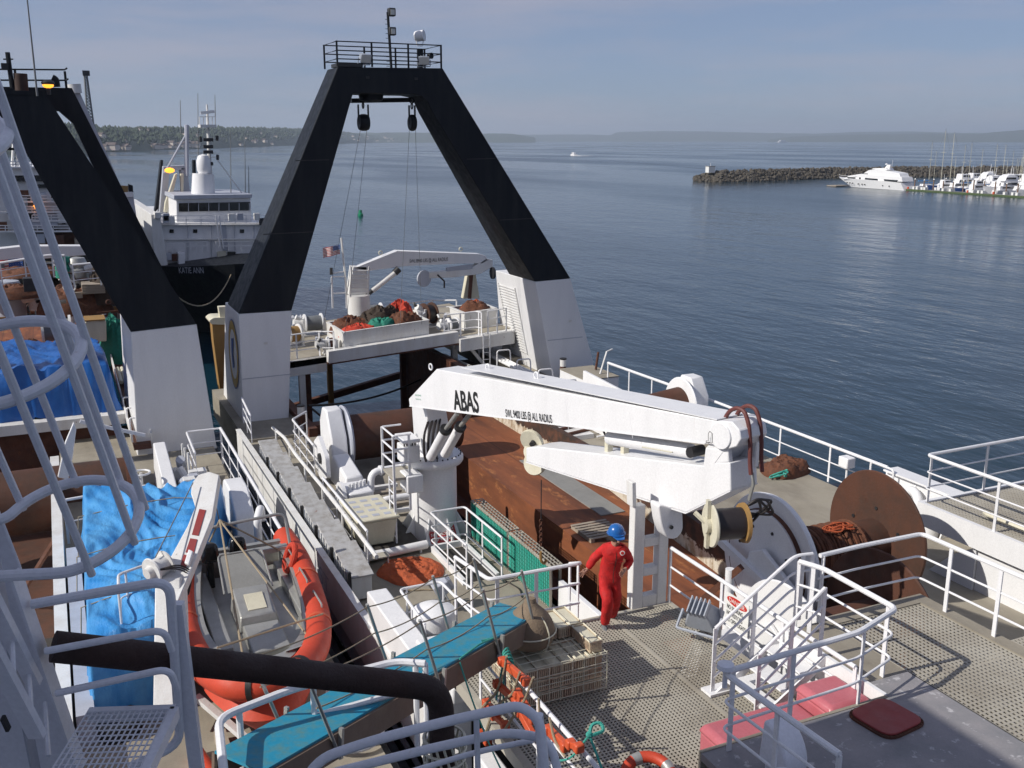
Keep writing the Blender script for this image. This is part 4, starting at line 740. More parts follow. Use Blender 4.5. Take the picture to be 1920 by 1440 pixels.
for i, (x, y, rx, ry, h, m, lab, nm) in enumerate(((11.3, 40.9, 1.05, .75, .55, 'net_brown', 'brown net heaped at the back left of the stern bin', 'brown_net'), (12.5, 40.8, 1.1, .8, .75, 'net_dark', 'dark brown net in the middle of the stern bin', 'dark_net'), (13.4, 41.1, .75, .55, .8, 'net_red', 'bright red net at the back right of the stern bin', 'red_net'),
    (11.2, 39.75, .9, .55, .42, 'net_red', 'red net at the front left of the stern bin', 'red_net'), (12.2, 39.85, .75, .5, .5, 'net_green', 'green net across the middle front of the stern bin', 'green_net'), (13.25, 39.95, .85, .65, .6, 'net_brown', 'rusty brown net at the front right of the stern bin', 'brown_net'))):
    o_ = thing(nm, lab, 'net', (x, y, zb)); lump((x, y), rx, ry, h, zb-.1+.065*(x-12), i+1, rough=.4).build('net_pile', m, o_); squiggle((x, y), rx*.8, ry*.8, zb+.065*(x-12)+h*.25, h*.8, 80, i+60, .022).build('strands', ['net_orange', 'net_brown', 'net_red', 'net_brown', 'net_green', 'net_orange'][i], o_)
o_ = thing('rope_heap', 'heap of rusty brown rope overflowing the square white bin', 'rope', (16.75, 40.7, -7.5)); lump((16.75, 40.7), .75, .8, .45, -7.5, 31, rough=.4).build('heap', 'net_brown', o_); squiggle((16.75, 40.7), .65, .7, -7.35, .6, 60, 77, .03).build('rope_strands', 'net_orange', o_)
def winch(loc, w, R, axis, lab, group='small winches on the stern platform', m='cable', hous='white'):
    r = thing('winch', lab, 'winch', loc, group); c = V(loc)+V((0, 0, R+.12)); a = V(axis).normalized()
    MB().lathe([(R*.75, -w/2), (R*.8, -w/4), (R*.78, 0), (R*.82, w/4), (R*.75, w/2)], c, a, 24).build('wire_spool', m, r)
    for s in (-1, 1): MB().lathe([(0, -.03), (R, -.03), (R*1.02, 0), (R, .03), (0, .03)], c+a*s*w/2, a, 26).build('flange', hous, r)
    MB().beam(c-a*(w/2+.1)-V((0, 0, R+.12)), c-a*(w/2+.1)+V((0, 0, R*.5)), R*1.1, .1, up=a).build('end_frame', 'white_worn', r)
    MB().beam(c+a*(w/2+.1)-V((0, 0, R+.12)), c+a*(w/2+.1)+V((0, 0, R*.5)), R*1.1, .1, up=a).build('end_frame', 'white_worn', r)
    MB().cyl(c-a*(w/2+.15), c-a*(w/2+.5), R*.55, seg=18).build('motor', 'white_worn', r); MB().cyl(c-a*(w/2+.2)+V((0, 0, R*.5)), c-a*(w/2+.4)+V((0, 0, R*.75)), R*.3, seg=10).build('valve_block', 'white_worn', r)
    rz = random.Random(int(loc[0]*100))
    for k in range(7): c_ = c-a*(w/2+.15+.35*rz.random())+V((0, rz.uniform(-.25, .25), rz.uniform(-.3, .45))); MB().cyl(c_, c_+V((rz.uniform(-.15, .15), rz.uniform(-.1, .1), .12)), .05, seg=7).build('valve', rz.choice(['white_worn', 'dark', 'hullgrey']), r)
    MB().box(V(loc)-V((w/2+.2, R*.7, 0)), V(loc)+V((w/2+.2, R*.7, .06))).build('base', 'white_worn', r); return r
winch((10.2, 43.6, zf(10.2)), .75, .42, (1, 0, 0), 'winch with grey wire at the back left of the stern platform')
winch((13.2, 44.4, zf(13.2)), .8, .4, (1, 0, 0), 'winch with grey wire behind the red nets right of the stern crane')
winch((8.9, 41.8, zf(8.9)), .5, .42, (1, .2, 0), 'white winch with a tan rope reel just right of the left gantry leg', m='yellow')
winch((9.9, 39.4, zf(9.9)), .25, .3, (1, 0, 0), 'tiny rusty winch at the near left corner of the long net bin', m='rust')
winch((15.0, 41.8, zf(15)), .45, .48, (1, .3, 0), 'winch with a brown rimmed spool between the two net bins', m='hose', hous='drum_rust')
winch((15.3, 39.6, zf(15.3)), .4, .3, (1, .2, 0), 'small white winch at the near right corner of the long net bin', m='cable')
railing('stern_railing', 'white railing on the stern platform right of the left gantry leg', [(7.7, 39.4, zf(8)), (9.3, 39.4, zf(9.3)), (9.9, 38.9, zf(10))], h=1.0, spacing=.8, r=.025)
railing('stern_railing', 'white railing on the stern platform in front of the square net bin', [(14.7, 39.0, zf(14.7)), (16.1, 38.8, zf(16.1)), (16.2, 38.5, zf(16.1))], h=1.0, spacing=.7, r=.025)
railing('stern_railing', 'short white hoop railing beside the ladder at the right gantry leg', [(16.5, 38.5, zf(16.5)), (17.4, 38.6, zf(17.4))], h=1.0, spacing=.5, r=.025)
railing('stern_railing', 'white railing frame at the back of the stern platform behind the winches', [(14.6, 43.3, zf(14.6)), (15.6, 43.3, zf(15.6)), (16.6, 42.4, zf(16.6))], h=.9, spacing=.9, r=.03)
r = thing('ladder', 'thin white steel ladder hanging below the stern platform by the right gantry leg', 'ladder', (16.35, 38.3, -10))
for x in (16.2, 16.5): MB().beam((x, 38.3, -10.4), (x, 38.3, -8.0), .04, .04).build('stringer', 'white_rail', r)
mb = MB(); [mb.cyl((16.2, 38.3, -10.3+.3*k), (16.5, 38.3, -10.3+.3*k), .015, seg=5) for k in range(8)]; mb.build('rungs', 'white_rail', r)
# stern crane
sc = thing('stern_crane', 'smaller white folded crane on the stern platform marked SWL 8900 LBS, behind the nets', 'crane', (12.2, 43, -8.3)); Yc = 43.0
q = lambda x, y, yy=Yc: Yp(x, y, yy)
cb = q(673, 575); MB().cyl((cb.x, Yc, zf(12)), (cb.x, Yc, q(673, 553).z), .5, seg=28).build('pedestal', 'white_worn', sc)
MB().prism([q(655, 553), q(692, 553), q(688, 500), (q(662, 500))], (0, .6, 0)).build('column', 'white_worn', sc, bev=.02)
MB().prism([q(663, 503), q(745, 470), q(900, 476), q(912, 480), q(915, 488), q(905, 494), q(860, 494), q(760, 499), q(690, 508)], (0, .45, 0)).build('main_boom', 'white', sc, bev=.02)
MB().prism([q(795, 512), q(880, 505), q(912, 485), q(924, 487), q(924, 500), q(900, 514), q(850, 520), q(800, 522)], (0, .4, 0)).build('jib', 'white_worn', sc, bev=.02)
MB().cyl(q(684, 558), q(700, 543), .09, seg=10).build('cylinder_foot', 'dark', sc); a = q(698, 545); b_ = q(740, 512); c2 = q(748, 504); MB().cyl(a, b_, .12, seg=14).build('luffing_cylinder', 'white_worn', sc); MB().cyl(b_, c2, .16, seg=12).build('cylinder_head', 'dark', sc)
c = q(794, 522); MB().lathe([(0, 0), (.38, 0), (.38, .08), (0, .08)], c, (.3, -1, 0)).build('tip_sheave', 'hullgrey', sc); MB().lathe([(0, 0), (.28, 0), (.28, .1), (0, .1)], q(922, 512), (1, 0, 0)).build('elbow_winch', 'dark', sc)
MB().tube([q(820, 515), q(833, 527), q(833, 540)], .04, 6).build('hose', 'hose', sc); MB().prism([q(838, 502), q(886, 496), q(886, 504), q(838, 509)], (0, .15, 0)).build('jib_cylinder', 'hullgrey', sc)
for x, y in ((716, 477), (867, 470)): MB().tube(ring_pts(q(x, y)+V((0, .2, .05)), .08, (0, 1, 0), 12), .025, 5, closed=True).build('lifting_eye', 'cream', sc)
text('SWL 8900 LBS @ ALL RADIUS', 'letters', 'ink', sc, q(768, 493, Yc-.02), q(840, 489, Yc-.02), .17)
for x in (657, 690): MB().beam(q(x, 556, Yc-.25), q(x+2, 500, Yc-.25), .06, .06).build('ladder_stringer', 'white_worn', sc)
mb = MB(); [mb.cyl(q(658, 508+8*k, Yc-.25), q(691, 507+8*k, Yc-.25), .03, seg=5) for k in range(6)]; mb.build('ladder_rungs', 'white_worn', sc)
r = thing('flag_staff', 'white flag staff with lamp frame left of the stern crane', 'flag staff', q(650, 570, 43.4)); MB().tube([q(652, 570, 43.4), q(640, 446, 43.4)], .045, 8).build('pole', 'white_worn', r)
for x in (624, 650): MB().beam(q(x, 578, 43.4), q(x-2, 520, 43.4), .07, .07).build('frame_post', 'white_rail', r)
for y in (519, 550): MB().beam(q(622, y, 43.4), q(648, y-1, 43.4), .06, .06).build('frame_bar', 'white_rail', r)
MB().beam(q(621, 513, 43.4), q(646, 509, 43.4), .05, .05).build('lamp_bar', 'white_rail', r); MB().cyl(q(621, 515, 43.4), q(621, 502, 43.4), .07, seg=8).build('lamp', 'dark', r)
def flag(loc, lab, w=.75, h=.42, rot=0, droop=.2):
    r = thing('flag', lab, 'flag', loc, None); o = V(loc); NX = 16
    def P(u, v_): return o+V((-u*w, .06*math.sin(u*9)+u*.05, -v_*h-u*droop*w))
    st = [MB(), MB()]; cant = MB()
    for i in range(13):
        v0, v1 = i/13, (i+1)/13; u0 = .42 if i < 7 else 0
        vs = []; 
        for k in range(NX+1): u = u0+(1-u0)*k/NX; vs += [P(u, v0), P(u, v1)]
        st[i % 2].add(vs, [(2*k, 2*k+2, 2*k+3, 2*k+1) for k in range(NX)])
    vs = []; [vs.extend([P(.42*k/8, 0), P(.42*k/8, 7/13)]) for k in range(9)]; cant.add(vs, [(2*k, 2*k+2, 2*k+3, 2*k+1) for k in range(8)])
    st[0].build('red_stripes', 'flagred', r); st[1].build('white_stripes', 'signwhite', r); cant.build('blue_canton', 'logoblue', r)
    mb = MB(); [mb.sphere(P(.05+.08*(k % 5), .06+.11*(k//5))-V((0, .012, 0)), .011, 6) for k in range(25)]; mb.build('stars', 'signwhite', r); return r
M['flagred'] = paint('flag_red', (.45, .03, .03), .7, .2, 0)
flag(q(637, 458, 43.4), 'small stars and stripes flag on the staff left of the stern crane')
r = thing('deck_davit', 'short brown topped white davit post behind the square net bin', 'davit', (16.6, 43.5, -8)); MB().prism([q(868, 560, 43.5), q(876, 515, 43.5), q(892, 512, 43.5), q(900, 560, 43.5)], (0, .3, 0)).build('housing', 'cream', r, bev=.03); MB().beam(q(880, 560, 43.2), q(884, 511, 43.2), .14, .14).build('brown_post', 'rust', r)
# ropes across the ramp opening
for a, b_, s, lab in (((8.2, 36.5, -9.8), (14.7, 42, -10.6), .3, 'dark mooring rope crossing the stern opening diagonally'), ((8.3, 36.4, -9.9), (12.5, 35.2, -12.5), .4, 'thin dark wire sagging in the stern opening')):
    solo(MB().tube(sag(a, b_, s), .045, 6), 'rope', 'hose', lab, 'rope', a)
railing('working_deck_railing', 'white railing along the deck edge between the bulwark boxes and the net drum', [(6.5, 28.5, -10), (6.55, 31.6, -10), (7.2, 32.4, -10)], h=1.1, spacing=1.0, r=.03)
railing('bulwark_railing', 'short white railing at the ship side below the left gantry leg', [(5.15, 31.2, -9.4), (5.3, 33.6, -9.4)], h=.9, spacing=1.0, r=.03)
railing('working_deck_railing', 'white railing between the bulwark boxes and the cream bin', [(6.05, 21.4, -10), (6.05, 25.6, -10)], h=1.05, spacing=1.4, r=.03)
# ================================================================ loose things on the working deck
r = thing('lidded_bin', 'square cream plastic bin with slotted lid on the working deck', 'bin', (6.6, 23.0, -9.8))
MB().hexa([(6.15, 22.35, -9.75), (7.0, 22.35, -9.75), (7.0, 23.75, -9.75), (6.15, 23.75, -9.75)], [(6.08, 22.25, -9.08), (7.08, 22.25, -9.08), (7.08, 23.85, -9.08), (6.08, 23.85, -9.08)]).build('body', 'cream', r, bev=.04)
MB().box((6.03, 22.2, -9.075), (7.13, 23.9, -9.0)).build('lid', 'cream', r, bev=.03)
lid = [c for c in r.children if c.name.startswith('lid')][0]
for i in range(3):
    for j in range(4): MB().box((6.2+.3*i, 22.4+.36*j, -9.0), (6.38+.3*i, 22.55+.36*j, -8.994)).build('lid_slot', 'hullgrey', lid)
r = thing('deck_table', 'low dark topped steel table carrying the cream bin and the green lamp', 'table', (6.6, 23, -10)); MB().box((5.95, 22.0, -9.82), (7.6, 24.2, -9.76)).build('top', 'underdeck', r)
MB().beam((5.95, 22.0, -9.77), (7.6, 22.0, -9.77), .06, .06).build('front_bar', 'white_rail', r)
for x, y in ((6, 22.02), (7.58, 22.02), (7.58, 24.1), (6, 24.1)): MB().cyl((x, y, -10), (x, y, -9.8), .03, seg=8).build('leg', 'white_rail', r)
r = thing('step', 'small low white framed step in front of the cream bin', 'step', (6.3, 21.6, -10)); MB().box((5.95, 21.45, -9.72), (6.6, 21.75, -9.69)).build('tread', 'grate', r)
for x in (5.98, 6.57): MB().cyl((x, 21.5, -10), (x, 21.5, -9.7), .02, seg=6).build('leg', 'white_rail', r)
r = thing('green_lamp', 'green domed navigation lamp glass lying beside the cream bin', 'lamp', (7.25, 23.2, -9.76)); MB().sphere((7.2, 23.1, -9.64), .13, 16).build('dome', 'green', r); MB().cyl((7.2, 23.1, -9.76), (7.2, 23.1, -9.68), .14).build('base', 'dark', r)
r = thing('hydraulic_unit', 'white valve block and pipes between the cream bin and the net drum', 'machinery', (6.9, 25.3, -10))
MB().box((6.6, 25.0, -10), (7.3, 26.0, -9.3)).build('pump', 'white', r, bev=.05); MB().cyl((6.45, 25.4, -9.5), (6.55, 25.4, -9.5), .42, seg=28).build('hand_wheel', 'white', r)
for k in range(5): MB().cyl((6.7+.12*k, 25.3+.05*k, -9.3), (6.7+.12*k, 25.3+.05*k, -9.12), .045, seg=8).build('valve', 'white', r)
MB().tube(fillet([(7.35, 25.5, -9.5), (7.4, 25.55, -8.95), (8.3, 25.6, -8.95), (9.2, 25.6, -8.95)], .25), .1, 14).build('upper_pipe', 'white', r)
for x in (7.65, 8.25): MB().cyl((x, 25.57+.02*(x-7.6), -8.95), (x+.06, 25.58, -8.95), .14, seg=16).build('pipe_flange', 'white', r)
MB().tube(fillet([(7.3, 24.9, -9.9), (7.4, 24.6, -9.45), (8.2, 24.6, -9.45)], .2), .09, 12).build('lower_pipe', 'white', r)
r = thing('deck_pipe', 'long white pipe crossing the working deck in front of the crane', 'pipe', (7, 22, -9.85)); MB().tube([(5.7, 21.9, -9.85), (7.75, 22.05, -9.82)], .11, 14).build('pipe', 'white', r)
r = thing('slatted_rack', 'dark slatted rack beside the crane pedestal', 'rack', (7.5, 26, -10)); [MB().box((7.2, 24.6+.35*k, -9.9+.06*k), (8.3, 24.75+.35*k, -9.82+.06*k)).build('slat', 'wood' if k % 2 else 'white_worn', r) for k in range(5)]
mb = MB(); n = 40; vs = []; fs = []; c = V((6.98, 21.2, -9.99))
mb = lump((6.98, 21.05), .75, .85, .14, -9.995, 12, n=30, rough=.8, rot=.4); solo(mb, 'net_pile', 'net_orange', 'orange net spread flat on the beige working deck', 'net', (7, 21, -10))
# hatch opening with railings, red sign
r = thing('deck_hatchway', 'open hatchway with white coaming and sloping cover in the working deck', 'hatchway', (8.3, 21, -10))
MB().box((7.9, 19.9, -9.998), (8.65, 21.9, -9.99)).build('opening', 'underdeck', r)  # thin dark sheet on the deck, coloured as the shade inside the hatchway
for a, b_ in (((7.86, 19.8), (7.86, 22)), ((8.7, 19.8), (8.7, 22)), ((7.82, 22), (8.74, 22))): MB().beam((*a, -9.93), (*b_, -9.93), .08, .16).build('coaming', 'white', r)
MB().hexa([(7.86, 22.2, -9.95), (8.75, 22.2, -9.95), (8.75, 22.75, -9.4), (7.86, 22.75, -9.4)], [(7.86, 22.26, -10), (8.75, 22.26, -10), (8.75, 22.83, -9.45), (7.86, 22.83, -9.45)]).build('cover', 'white', r, bev=.01)
s_ = thing('red_sign', 'red NO OPEN LIGHTS sign on the sloping hatch cover', 'sign', (8.3, 22.4, -9.7))
o = V((7.94, 22.22, -9.93)); ux = V((1, 0, 0)); uy = V((0, .707, .707)); nn = V((0, -.707, .707))
MB().prism([o+nn*.012, o+ux*.72+nn*.012, o+ux*.72+uy*.66+nn*.012, o+uy*.66+nn*.012], nn*.008).build('board', 'redsign', s_)
for k, s in enumerate(('NO VISITORS', 'NO SMOKING', 'NO OPEN LIGHTS')): text(s, 'white_letters', 'signwhite', s_, o+ux*.05+uy*(.06+.13*k), o+ux*.67+uy*(.06+.13*k), .09, up=uy, depth=.024, bold=.01)
text('DANGER', 'white_letters', 'signwhite', s_, o+ux*.1+uy*.5, o+ux*.62+uy*.5, .09, up=uy, depth=.024, bold=.01)
railing('hatch_railing', 'white railing around three sides of the open hatchway', [(7.84, 19.6, -10), (7.8, 21.9, -10), (8.72, 21.9, -10), (8.76, 19.7, -10)], h=1.07, spacing=1.0, r=.024)
# green mesh panels at the deck edge
for i, (y0, y1, lab) in enumerate(((20.15, 22.4, 'green mesh filled panel frame at the deck edge, nearer the crane pedestal'), (17.9, 20.05, 'green mesh filled panel frame at the deck edge, nearer the man in red'))):
    r = thing('mesh_panel', lab, 'panel', (9.15, (y0+y1)/2, -10), 'green mesh panels along the deck edge')
    for z in (-9.95, -9.5, -9.02): MB().beam((9.12, y0, z), (9.12, y1, z), .05, .05).build('rail', 'grate', r)
    for y in (y0, (y0+y1)/2, y1): MB().beam((9.12, y, -10), (9.12, y, -9.0), .05, .05).build('upright', 'grate', r)
    MB().box((9.09, y0+.03, -9.92), (9.1, y1-.03, -9.05)).build('green_cloth', 'ply_green', r)
    g_ = MB(); [g_.beam((9.11, y0+.09*k, -9.97), (9.11, y0+.09*k, -9.0), .008, .008) for k in range(int((y1-y0)/.09))]; [g_.beam((9.108, y0, -9.93+.09*k), (9.108, y1, -9.93+.09*k), .008, .008) for k in range(11)]; g_.v = [v-V((.026, 0, 0)) for v in g_.v]; g_.build('wire_mesh', 'net_green', r)
    g_ = MB(); [g_.beam((9.12, y0+.15*k, -8.99), (9.42, y0+.15*k, -8.99), .02, .02) for k in range(int((y1-y0)/.15)+1)]; [g_.beam((9.14+.09*k, y0, -8.99), (9.14+.09*k, y1, -8.99), .02, .02) for k in range(4)]; g_.build('top_grid', 'grate', r)
    for y in (y0+.1, y1-.1): MB().beam((9.4, y, -10), (9.4, y, -9.0), .05, .05).build('back_post', 'grate', r)
r = thing('white_coaming', 'low white steel coaming strip between the panels and the crane rest', 'coaming', (9.35, 16, -10)); MB().box((9.3, 13.92, -10.3), (9.42, 17.9, -9.35)).build('plate', 'white', r, bev=.01)
# pallet
r = thing('wooden_pallet', 'weathered wooden pallet lying on the rust red trawl deck', 'pallet', (12.1, 21.8, -10))
for k in range(7): MB().box((11.7, 20.75+.165*k, -9.905), (12.75, 20.85+.165*k, -9.885)).build('slat', 'wood', r)
for x in (11.72, 12.18, 12.62): MB().box((x, 20.75, -9.998), (x+.1, 21.84, -9.906)).build('bearer', 'wood', r)
# machinery seen under the boom on the trawl deck side
r = thing('trawl_gallows', 'white hanging block frame with rusty supports under the middle of the boom', 'gallows', (14.8, 29, -9.5)); MB().prism(fillet([(14.6, 30.2, -8.4), (14.6, 28.2, -8.4), (14.6, 28.6, -9.3), (14.6, 29.8, -9.3)], .3, True), (.1, 0, 0)).build('plate', 'white_worn', r)
MB().box((14.45, 27.4, -9.5), (15.5, 28.6, -9.35)).build('white_tray', 'white_worn', r)
for y in (27.5, 28.1, 28.7): MB().beam((14.4, y, -9.3), (15.6, y+.3, -9.3), .08, .08).build('rusty_bar', 'rust', r)
r = thing('deck_locker', 'white steel wall locker with hatch under the elbow end of the boom', 'locker', (16.2, 26, -9.5)); MB().box((15.9, 24.6, -9.5), (16.1, 31, -8.6)).build('wall', 'white', r)
for y in (25.5, 27.2): MB().cyl((16.0, y, -9.4), (15.5, y, -9.4), .03).build('pipe', 'white', r)
r = thing('rusty_capstan', 'brown and cream capstan drum behind the crane boom', 'capstan', (15.2, 25.2, -9.5)); MB().lathe([(0, .52), (.22, .5), (.24, .42), (.18, .35), (.18, .1), (.24, 0)], (15.2, 25.4, -9.5)).build('drum', 'wood', r)
# crates, bag
cr0 = thing('fish_crate', 'cream slatted plastic crate, stained red, in the wrapped stack beside the gangway end', 'crate', (0, 0, 0), 'stacked plastic crates beside the gangway')
b_ = MB(); cw, cd, ch = .2, .58, .19
b_.box((-cw/2, -cd/2, 0), (cw/2, cd/2, .012))
for s in (-1, 1):
    for z in (.012, ch-.03): b_.box((-cw/2, s*cd/2-.006, z), (cw/2, s*cd/2+.006, z+.02)); b_.box((s*cw/2-.006, -cd/2, z), (s*cw/2+.006, cd/2, z+.02))
    for k in range(6): x_ = -cw/2+.008+k*(cw-.02)/5.5; b_.box((x_, s*cd/2-.004, .03), (x_+.02, s*cd/2+.004, ch-.02))
    for k in range(14): y_ = -cd/2+.01+k*(cd-.03)/13; b_.box((s*cw/2-.004, y_, .03), (s*cw/2+.004, y_+.022, ch-.02))
b_.build('basket', 'crate_red', cr0, smooth=False); MB().box((-cw/2+.01, -cd/2+.01, .14), (cw/2-.01, cd/2-.01, .16)).build('insert', 'cream', cr0)
MB().tube([(-cw/2, -cd/2, ch-.01), (cw/2, -cd/2, ch-.01), (cw/2, cd/2, ch-.01), (-cw/2, cd/2, ch-.01)], .014, 4, closed=True).build('rim', 'cream', cr0)
slots = [(5.72+.215*i, 12.1+.62*j, -8.09+.2*k) for k in range(3) for j in range(2) for i in range(6)]
slots += [(6.82, 12.15, -7.49), (6.6, 12.75, -7.49), (6.38, 12.78, -7.49), (6.82, 12.78, -7.49)]
for i, p in enumerate(slots):
    o = cr0 if i == 0 else copy_tree(cr0); o.location = p
r = thing('crate_net_wrap', 'pale cord netting lashed over the stack of crates', 'cargo net', (6.3, 12.4, -8.1)); mb = MB()
x0, x1, y0, y1, zt = 5.6, 6.95, 11.78, 13.06, -7.47
for k in range(8): x = x0+(x1-x0)*k/7; mb.tube([(x, y0-.02, -8.08), (x, y0-.02, zt), (x, y1+.02, zt), (x, y1+.02, -8.08)], .007, 4)
for k in range(8): y = y0+(y1-y0)*k/7; mb.tube([(x0-.02, y, -8.08), (x0-.02, y, zt+.006), (x1+.02, y, zt+.006), (x1+.02, y, -8.08)], .007, 4)
for k in range(5): z = -8.05+.14*k; mb.tube([(x0-.02, y0-.02, z), (x1+.02, y0-.02, z), (x1+.02, y1+.02, z), (x0-.02, y1+.02, z)], .007, 4, closed=True)
mb.build('cords', 'cream', r)
r = thing('canvas_sack', 'big round tan canvas sack tied with cord on the crate stack', 'sack', (5.95, 12.3, -7.46)); c = V((5.95, 12.35, -7.15))
MB().lathe([(0, -.3), (.3, -.28), (.38, -.12), (.39, .05), (.3, .24), (.16, .34), (.08, .42), (.1, .5), (0, .48)], c, (.05, .1, 1), 24).build('sack', 'bag', r, sub=1)
MB().tube(ring_pts(c, .395, (0, 0, 1), 28), .012, 5, closed=True).build('cord', 'cream', r); MB().tube(ring_pts(c+V((0, 0, -.02)), .39, (1, .4, 0), 28, .36), .012, 5, closed=True).build('cord', 'cream', r)
# orange rope ladder on the rail
r = thing('rope_ladder', 'orange pilot rope ladder bundled over the ship side railing', 'rope ladder', (5.1, 10.5, -7.2))
Px = lambda x, y, X=5.02: Xp(x, y, X)
for a, b2, w in (((942, 1240), (986, 1277), .14), ((932, 1282), (970, 1317), .12), ((912, 1318), (930, 1334), .1), ((927, 1342), (947, 1360), .1), ((901, 1376), (914, 1389), .1), ((970, 1300), (1000, 1348), .16), ((975, 1335), (1000, 1380), .14), ((1028, 1368), (1060, 1400), .16), ((1070, 1395), (1085, 1402), .1)):
    p, q_ = Px(*a), Px(*b2); MB().beam(p, q_, .07, w*.8).build('step', 'orange2', r, bev=.01)
    for e in (p, q_): MB().box(e-V((.06, .05, .06)), e+V((.06, .05, .06))).build('end_block', 'orange2', r, bev=.02)
for P in ([(975, 1260), (962, 1300), (935, 1320), (920, 1345), (908, 1380)], [(1000, 1270), (985, 1310), (965, 1340), (945, 1370), (915, 1385)], [(950, 1230), (945, 1260), (930, 1300), (905, 1325), (890, 1350)], [(1010, 1310), (1012, 1350), (1018, 1390)], [(1030, 1345), (1040, 1390), (1060, 1420)]):
    MB().tube(fillet([Px(x, y, 4.97) for x, y in P], .1), .018, 6).build('side_rope', 'rope', r)
r = thing('green_rope', 'green rope knotted to the side railing, its end lying on the grating', 'rope', (5.12, 9.2, -7.1))
k0 = Xp(1105, 1378, 5.12); MB().tube(fillet([k0, k0+V((.06, .06, .09)), k0+V((.17, .04, .10)), k0+V((.18, -.04, .03)), k0+V((.03, -.02, 0))], .05), .022, 6).build('loop', 'rope_green', r)
MB().tube(fillet([k0, k0+V((.02, -.3, -.3)), k0+V((.08, -.6, -.9))], .1), .016, 6).build('tail', 'rope_green', r); MB().tube(fillet([k0, k0+V((-.1, .25, -.45)), k0+V((-.15, .7, -.75)), k0+V((.1, 1.1, -.85))], .2), .014, 6).build('tail', 'rope_green', r); MB().sphere(k0, .045, 8).build('knot', 'rope_green', r)
r = thing('green_lashing', 'green rope lashing wound around the head of the side railing', 'rope', (5.1, 11.9, -7.1)); k0 = Xp(948, 1222, 5.12)
for j in range(6): MB().tube(ring_pts(k0+V((0, -.03*j, -.03*j)), .06, (.2*j-.5, 1, .3), 12), .014, 5, closed=True).build('turn', 'rope_green', r)
for j in range(4): MB().tube(fillet([k0, k0+V((-.05, .05*j-.1, -.35)), k0+V((-.12, .12*j-.3, -.75))], .1), .013, 5).build('strand', 'rope_green' if j % 2 else 'cable', r)
r = thing('life_ring', 'orange life ring with grey bands at the bottom edge of the picture', 'life ring', (6.4, 9.4, -8)); c = V((6.28, 9.5, -7.95)); MB().tube(ring_pts(c, .3, (-.2, -.3, 1), 32), .075, 12, closed=True).build('ring', 'orange', r)
for k in range(4): a = ring_pts(c, .3, (-.2, -.3, 1), 32); i = 3+8*k; MB().tube([a[i-1], a[i], a[(i+1) % 32]], .079, 12).build('band', 'alu', r)
r = thing('white_ramp_plate', 'white panel with black stripes standing below the gangway', 'panel', (4.6, 12, -9)); 
MB().prism([Zp(870, 1290, -8.6), Zp(905, 1255, -8.6), Zp(985, 1350, -8.6), Zp(930, 1400, -8.6)], (0, 0, -.06)).build('plate', 'white', r)
MB().box((4.7, 6.5, -9.0), (4.98, 11.6, -8.4)).build('fender', 'white', r, bev=.03); MB().box((4.66, 6.5, -9.6), (4.98, 11.6, -9.02)).build('black_stripe', 'dark', r)
# ================================================================ person in red
foot = Zp(1133, 1178, -8.1); ZC = foot.dot(FH)
def Pp(x, y, f=0.0):
    d = ray(x, y); return d*((ZC+f)/d.dot(FH))
def skinmesh(name, verts, edges, radii, m, parent, root=0, sub=2, loc=None):
    me = bpy.data.meshes.new(name); me.from_pydata([tuple(V(v)-V(parent['o'])) for v in verts], edges, []); me.materials.append(M[m])
    ob = bpy.data.objects.new(name, me); COL.objects.link(ob); ob.parent = parent; ob['o'] = parent['o']
    ob.modifiers.new('skin', 'SKIN'); lay = me.skin_vertices[0].data
    for i, rr in enumerate(radii): lay[i].radius = (rr, rr) if not isinstance(rr, tuple) else rr; lay[i].use_root = (i == root)
    ob.modifiers['skin'].use_smooth_shade = True
    md = ob.modifiers.new('sub', 'SUBSURF'); md.levels = sub; md.render_levels = sub; return ob
pe = thing('person', 'person in red coveralls and blue hard hat walking across the grating towards the gangway', 'person', foot)
J = dict(pel=Pp(1143, 1083, -.02), wai=Pp(1143, 1066), che=Pp(1148, 1044, -.03), upc=Pp(1150, 1031, -.04), nek=Pp(1153, 1021, -.06), hed=Pp(1155, 1010, -.1), top=Pp(1154, 999, -.1),
         shL=Pp(1132, 1030), elL=Pp(1111, 1049, .06), wrL=Pp(1102, 1067, .02), shR=Pp(1168, 1030, -.06), elR=Pp(1182, 1050, .08), wrR=Pp(1173, 1067, -.12),
         hiL=Pp(1133, 1092, -.02), knL=Pp(1140, 1128, -.24), anL=Pp(1134, 1170, .02), hiR=Pp(1152, 1092, 0), knR=Pp(1154, 1126, .02), anR=Pp(1147, 1155, .45))
names = ['pel', 'wai', 'che', 'upc', 'nek', 'shL', 'elL', 'wrL', 'shR', 'elR', 'wrR', 'hiL', 'knL', 'anL', 'hiR', 'knR', 'anR']
def half(a, b_, t=.5, dz=(0, 0, 0)): return J[a].lerp(J[b_], t)+V(dz)
vs = [J[n] for n in names]; ix = {n: i for i, n in enumerate(names)}
E_ = [('pel', 'wai'), ('wai', 'che'), ('che', 'upc'), ('upc', 'nek'), ('upc', 'shL'), ('shL', 'elL'), ('elL', 'wrL'), ('upc', 'shR'), ('shR', 'elR'), ('elR', 'wrR'), ('pel', 'hiL'), ('hiL', 'knL'), ('knL', 'anL'), ('pel', 'hiR'), ('hiR', 'knR'), ('knR', 'anR')]
rad = dict(pel=(.19, .14), wai=(.175, .135), che=(.205, .145), upc=(.175, .12), nek=(.08, .08), shL=.098, elL=.08, wrL=.062, shR=.105, elR=.08, wrR=.062, hiL=.13, knL=.10, anL=.088, hiR=.13, knR=.10, anR=.086)
